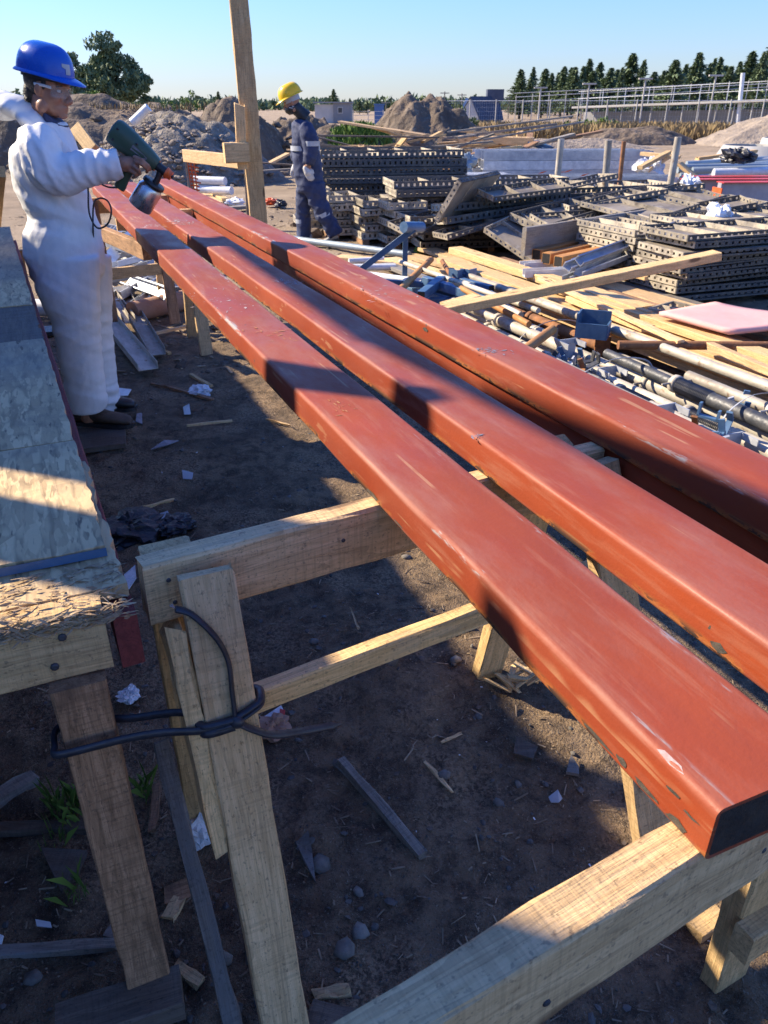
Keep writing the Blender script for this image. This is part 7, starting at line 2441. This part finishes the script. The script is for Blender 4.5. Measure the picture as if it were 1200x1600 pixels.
for px, py, r, lab in ((488, 370, 0.14, 'brown stone at the heel of the walking worker'), (462, 352, 0.10, 'tan stone left of the feet of the walking worker'), (500, 366, 0.10, 'dusty stone between the feet of the walking worker'), (560, 372, 0.07, 'small stone before the low panel stack')):
    mb = MB()
    rock(mb, random.Random(px), (0, 0, 0), r, 0.9)
    tag(mb.build('stone', M['earth'], Matrix.Translation(gpt(px, py, r * 0.2))), lab, 'stone', 'loose stones on the soil')

# gravel, chips, straw: uncountable
rnd = random.Random(50)


def spot(k):
    y = 0.25 + 5.2 * rnd.random() ** 1.7
    x = rnd.uniform(-0.75 - 0.42 * y, 0.75 + 0.50 * y)
    return x, y


mb = MB()
for k in range(6500):
    x, y = spot(k)
    rock(mb, rnd, (x, y, gz(x, y) + 0.001), 0.0018 + 0.011 * rnd.random() ** 6)
tag(mb.build('gravel', M['pebble']), 'small gravel scattered over the soil', kind='stuff')
mb = MB()
for k in range(7500):
    x, y = spot(k)
    L = 0.004 + 0.040 * rnd.random() ** 3.5
    w = rnd.uniform(0.001, 0.0042)
    q = Euler((rnd.uniform(-.5, .5), rnd.uniform(-.35, .35), rnd.uniform(0, 6.28))).to_matrix().to_4x4()
    q.translation = (x, y, gz(x, y) + 0.003)
    mb.box((0, 0, 0), (L, w, w * 0.6), q)
tag(mb.build('wood_chips', M['chip']), 'wood chips and straw scattered over the soil', kind='stuff')
mb = MB()
for k in range(520):
    x, y = spot(k)
    r = 0.003 + 0.012 * rnd.random() ** 2.5
    q = Euler((rnd.uniform(-.35, .35), rnd.uniform(-.35, .35), rnd.uniform(0, 6.28))).to_matrix().to_4x4()
    q.translation = (x, y, gz(x, y) + 0.004)
    n = rnd.choice((4, 4, 5, 3))
    pts = [q @ Vector((r * rnd.uniform(.6, 1.2) * math.cos(2 * PI * j / n), r * rnd.uniform(.5, 1.1) * math.sin(2 * PI * j / n), rnd.uniform(0, .003))) for j in range(n)]
    dn = [p - Vector((0, 0, 0.004)) for p in pts]
    mb.add(pts + dn, [tuple(range(n))] + [(i, n + i, n + (i + 1) % n, (i + 1) % n) for i in range(n)])
tag(mb.build('debris', M['dkwood']), 'scraps of bark and board scattered over the soil', kind='stuff')
mb = MB()
for k in range(90):
    x, y = spot(k)
    r = rnd.uniform(0.002, 0.006)
    q = Euler((rnd.uniform(-.5, .5), rnd.uniform(-.5, .5), rnd.uniform(0, 6.28))).to_matrix().to_4x4()
    q.translation = (x, y, gz(x, y) + 0.004)
    mb.box((0, 0, 0), (r * 2, r, 0.0015), q)
tag(mb.build('litter', M['white']), 'tiny pale scraps scattered over the soil', kind='stuff')
mb = MB()
for k in range(1300):
    y = rnd.uniform(5, 16)
    x = rnd.uniform(-0.42 * y - 0.5, 0.5 * y)
    rock(mb, rnd, (x, y, gz(x, y)), 0.012 + 0.05 * rnd.random() ** 4)
tag(mb.build('gravel', M['earth']), 'clods and gravel on the yard further out', kind='stuff')
mb = MB()
for k in range(1500):
    y = rnd.uniform(5, 15)
    x = rnd.uniform(-0.42 * y - 0.5, 0.5 * y)
    q = Euler((0, rnd.uniform(-.2, .2), rnd.uniform(0, 6.28))).to_matrix().to_4x4()
    q.translation = (x, y, gz(x, y) + 0.008)
    mb.box((0, 0, 0), (0.03 + 0.16 * rnd.random() ** 3, rnd.uniform(.006, .02), .006), q)
tag(mb.build('wood_chips', M['chip']), 'splinters scattered over the yard further out', kind='stuff')
sp = []
for px, py, n, r in ((112, 1270, 60, 0.05), (100, 1250, 40, 0.04), (225, 1240, 25, 0.03), (120, 1395, 18, 0.03), (85, 1310, 14, 0.04)):
    p = gpt(px, py)
    sp.append((p.x, p.y, p.z - 0.002, n, r))
blades('grass_tuft', sp, 'weed', 'thin green grass growing under the work table', 0.03, 0.10, 7, 0.0012)
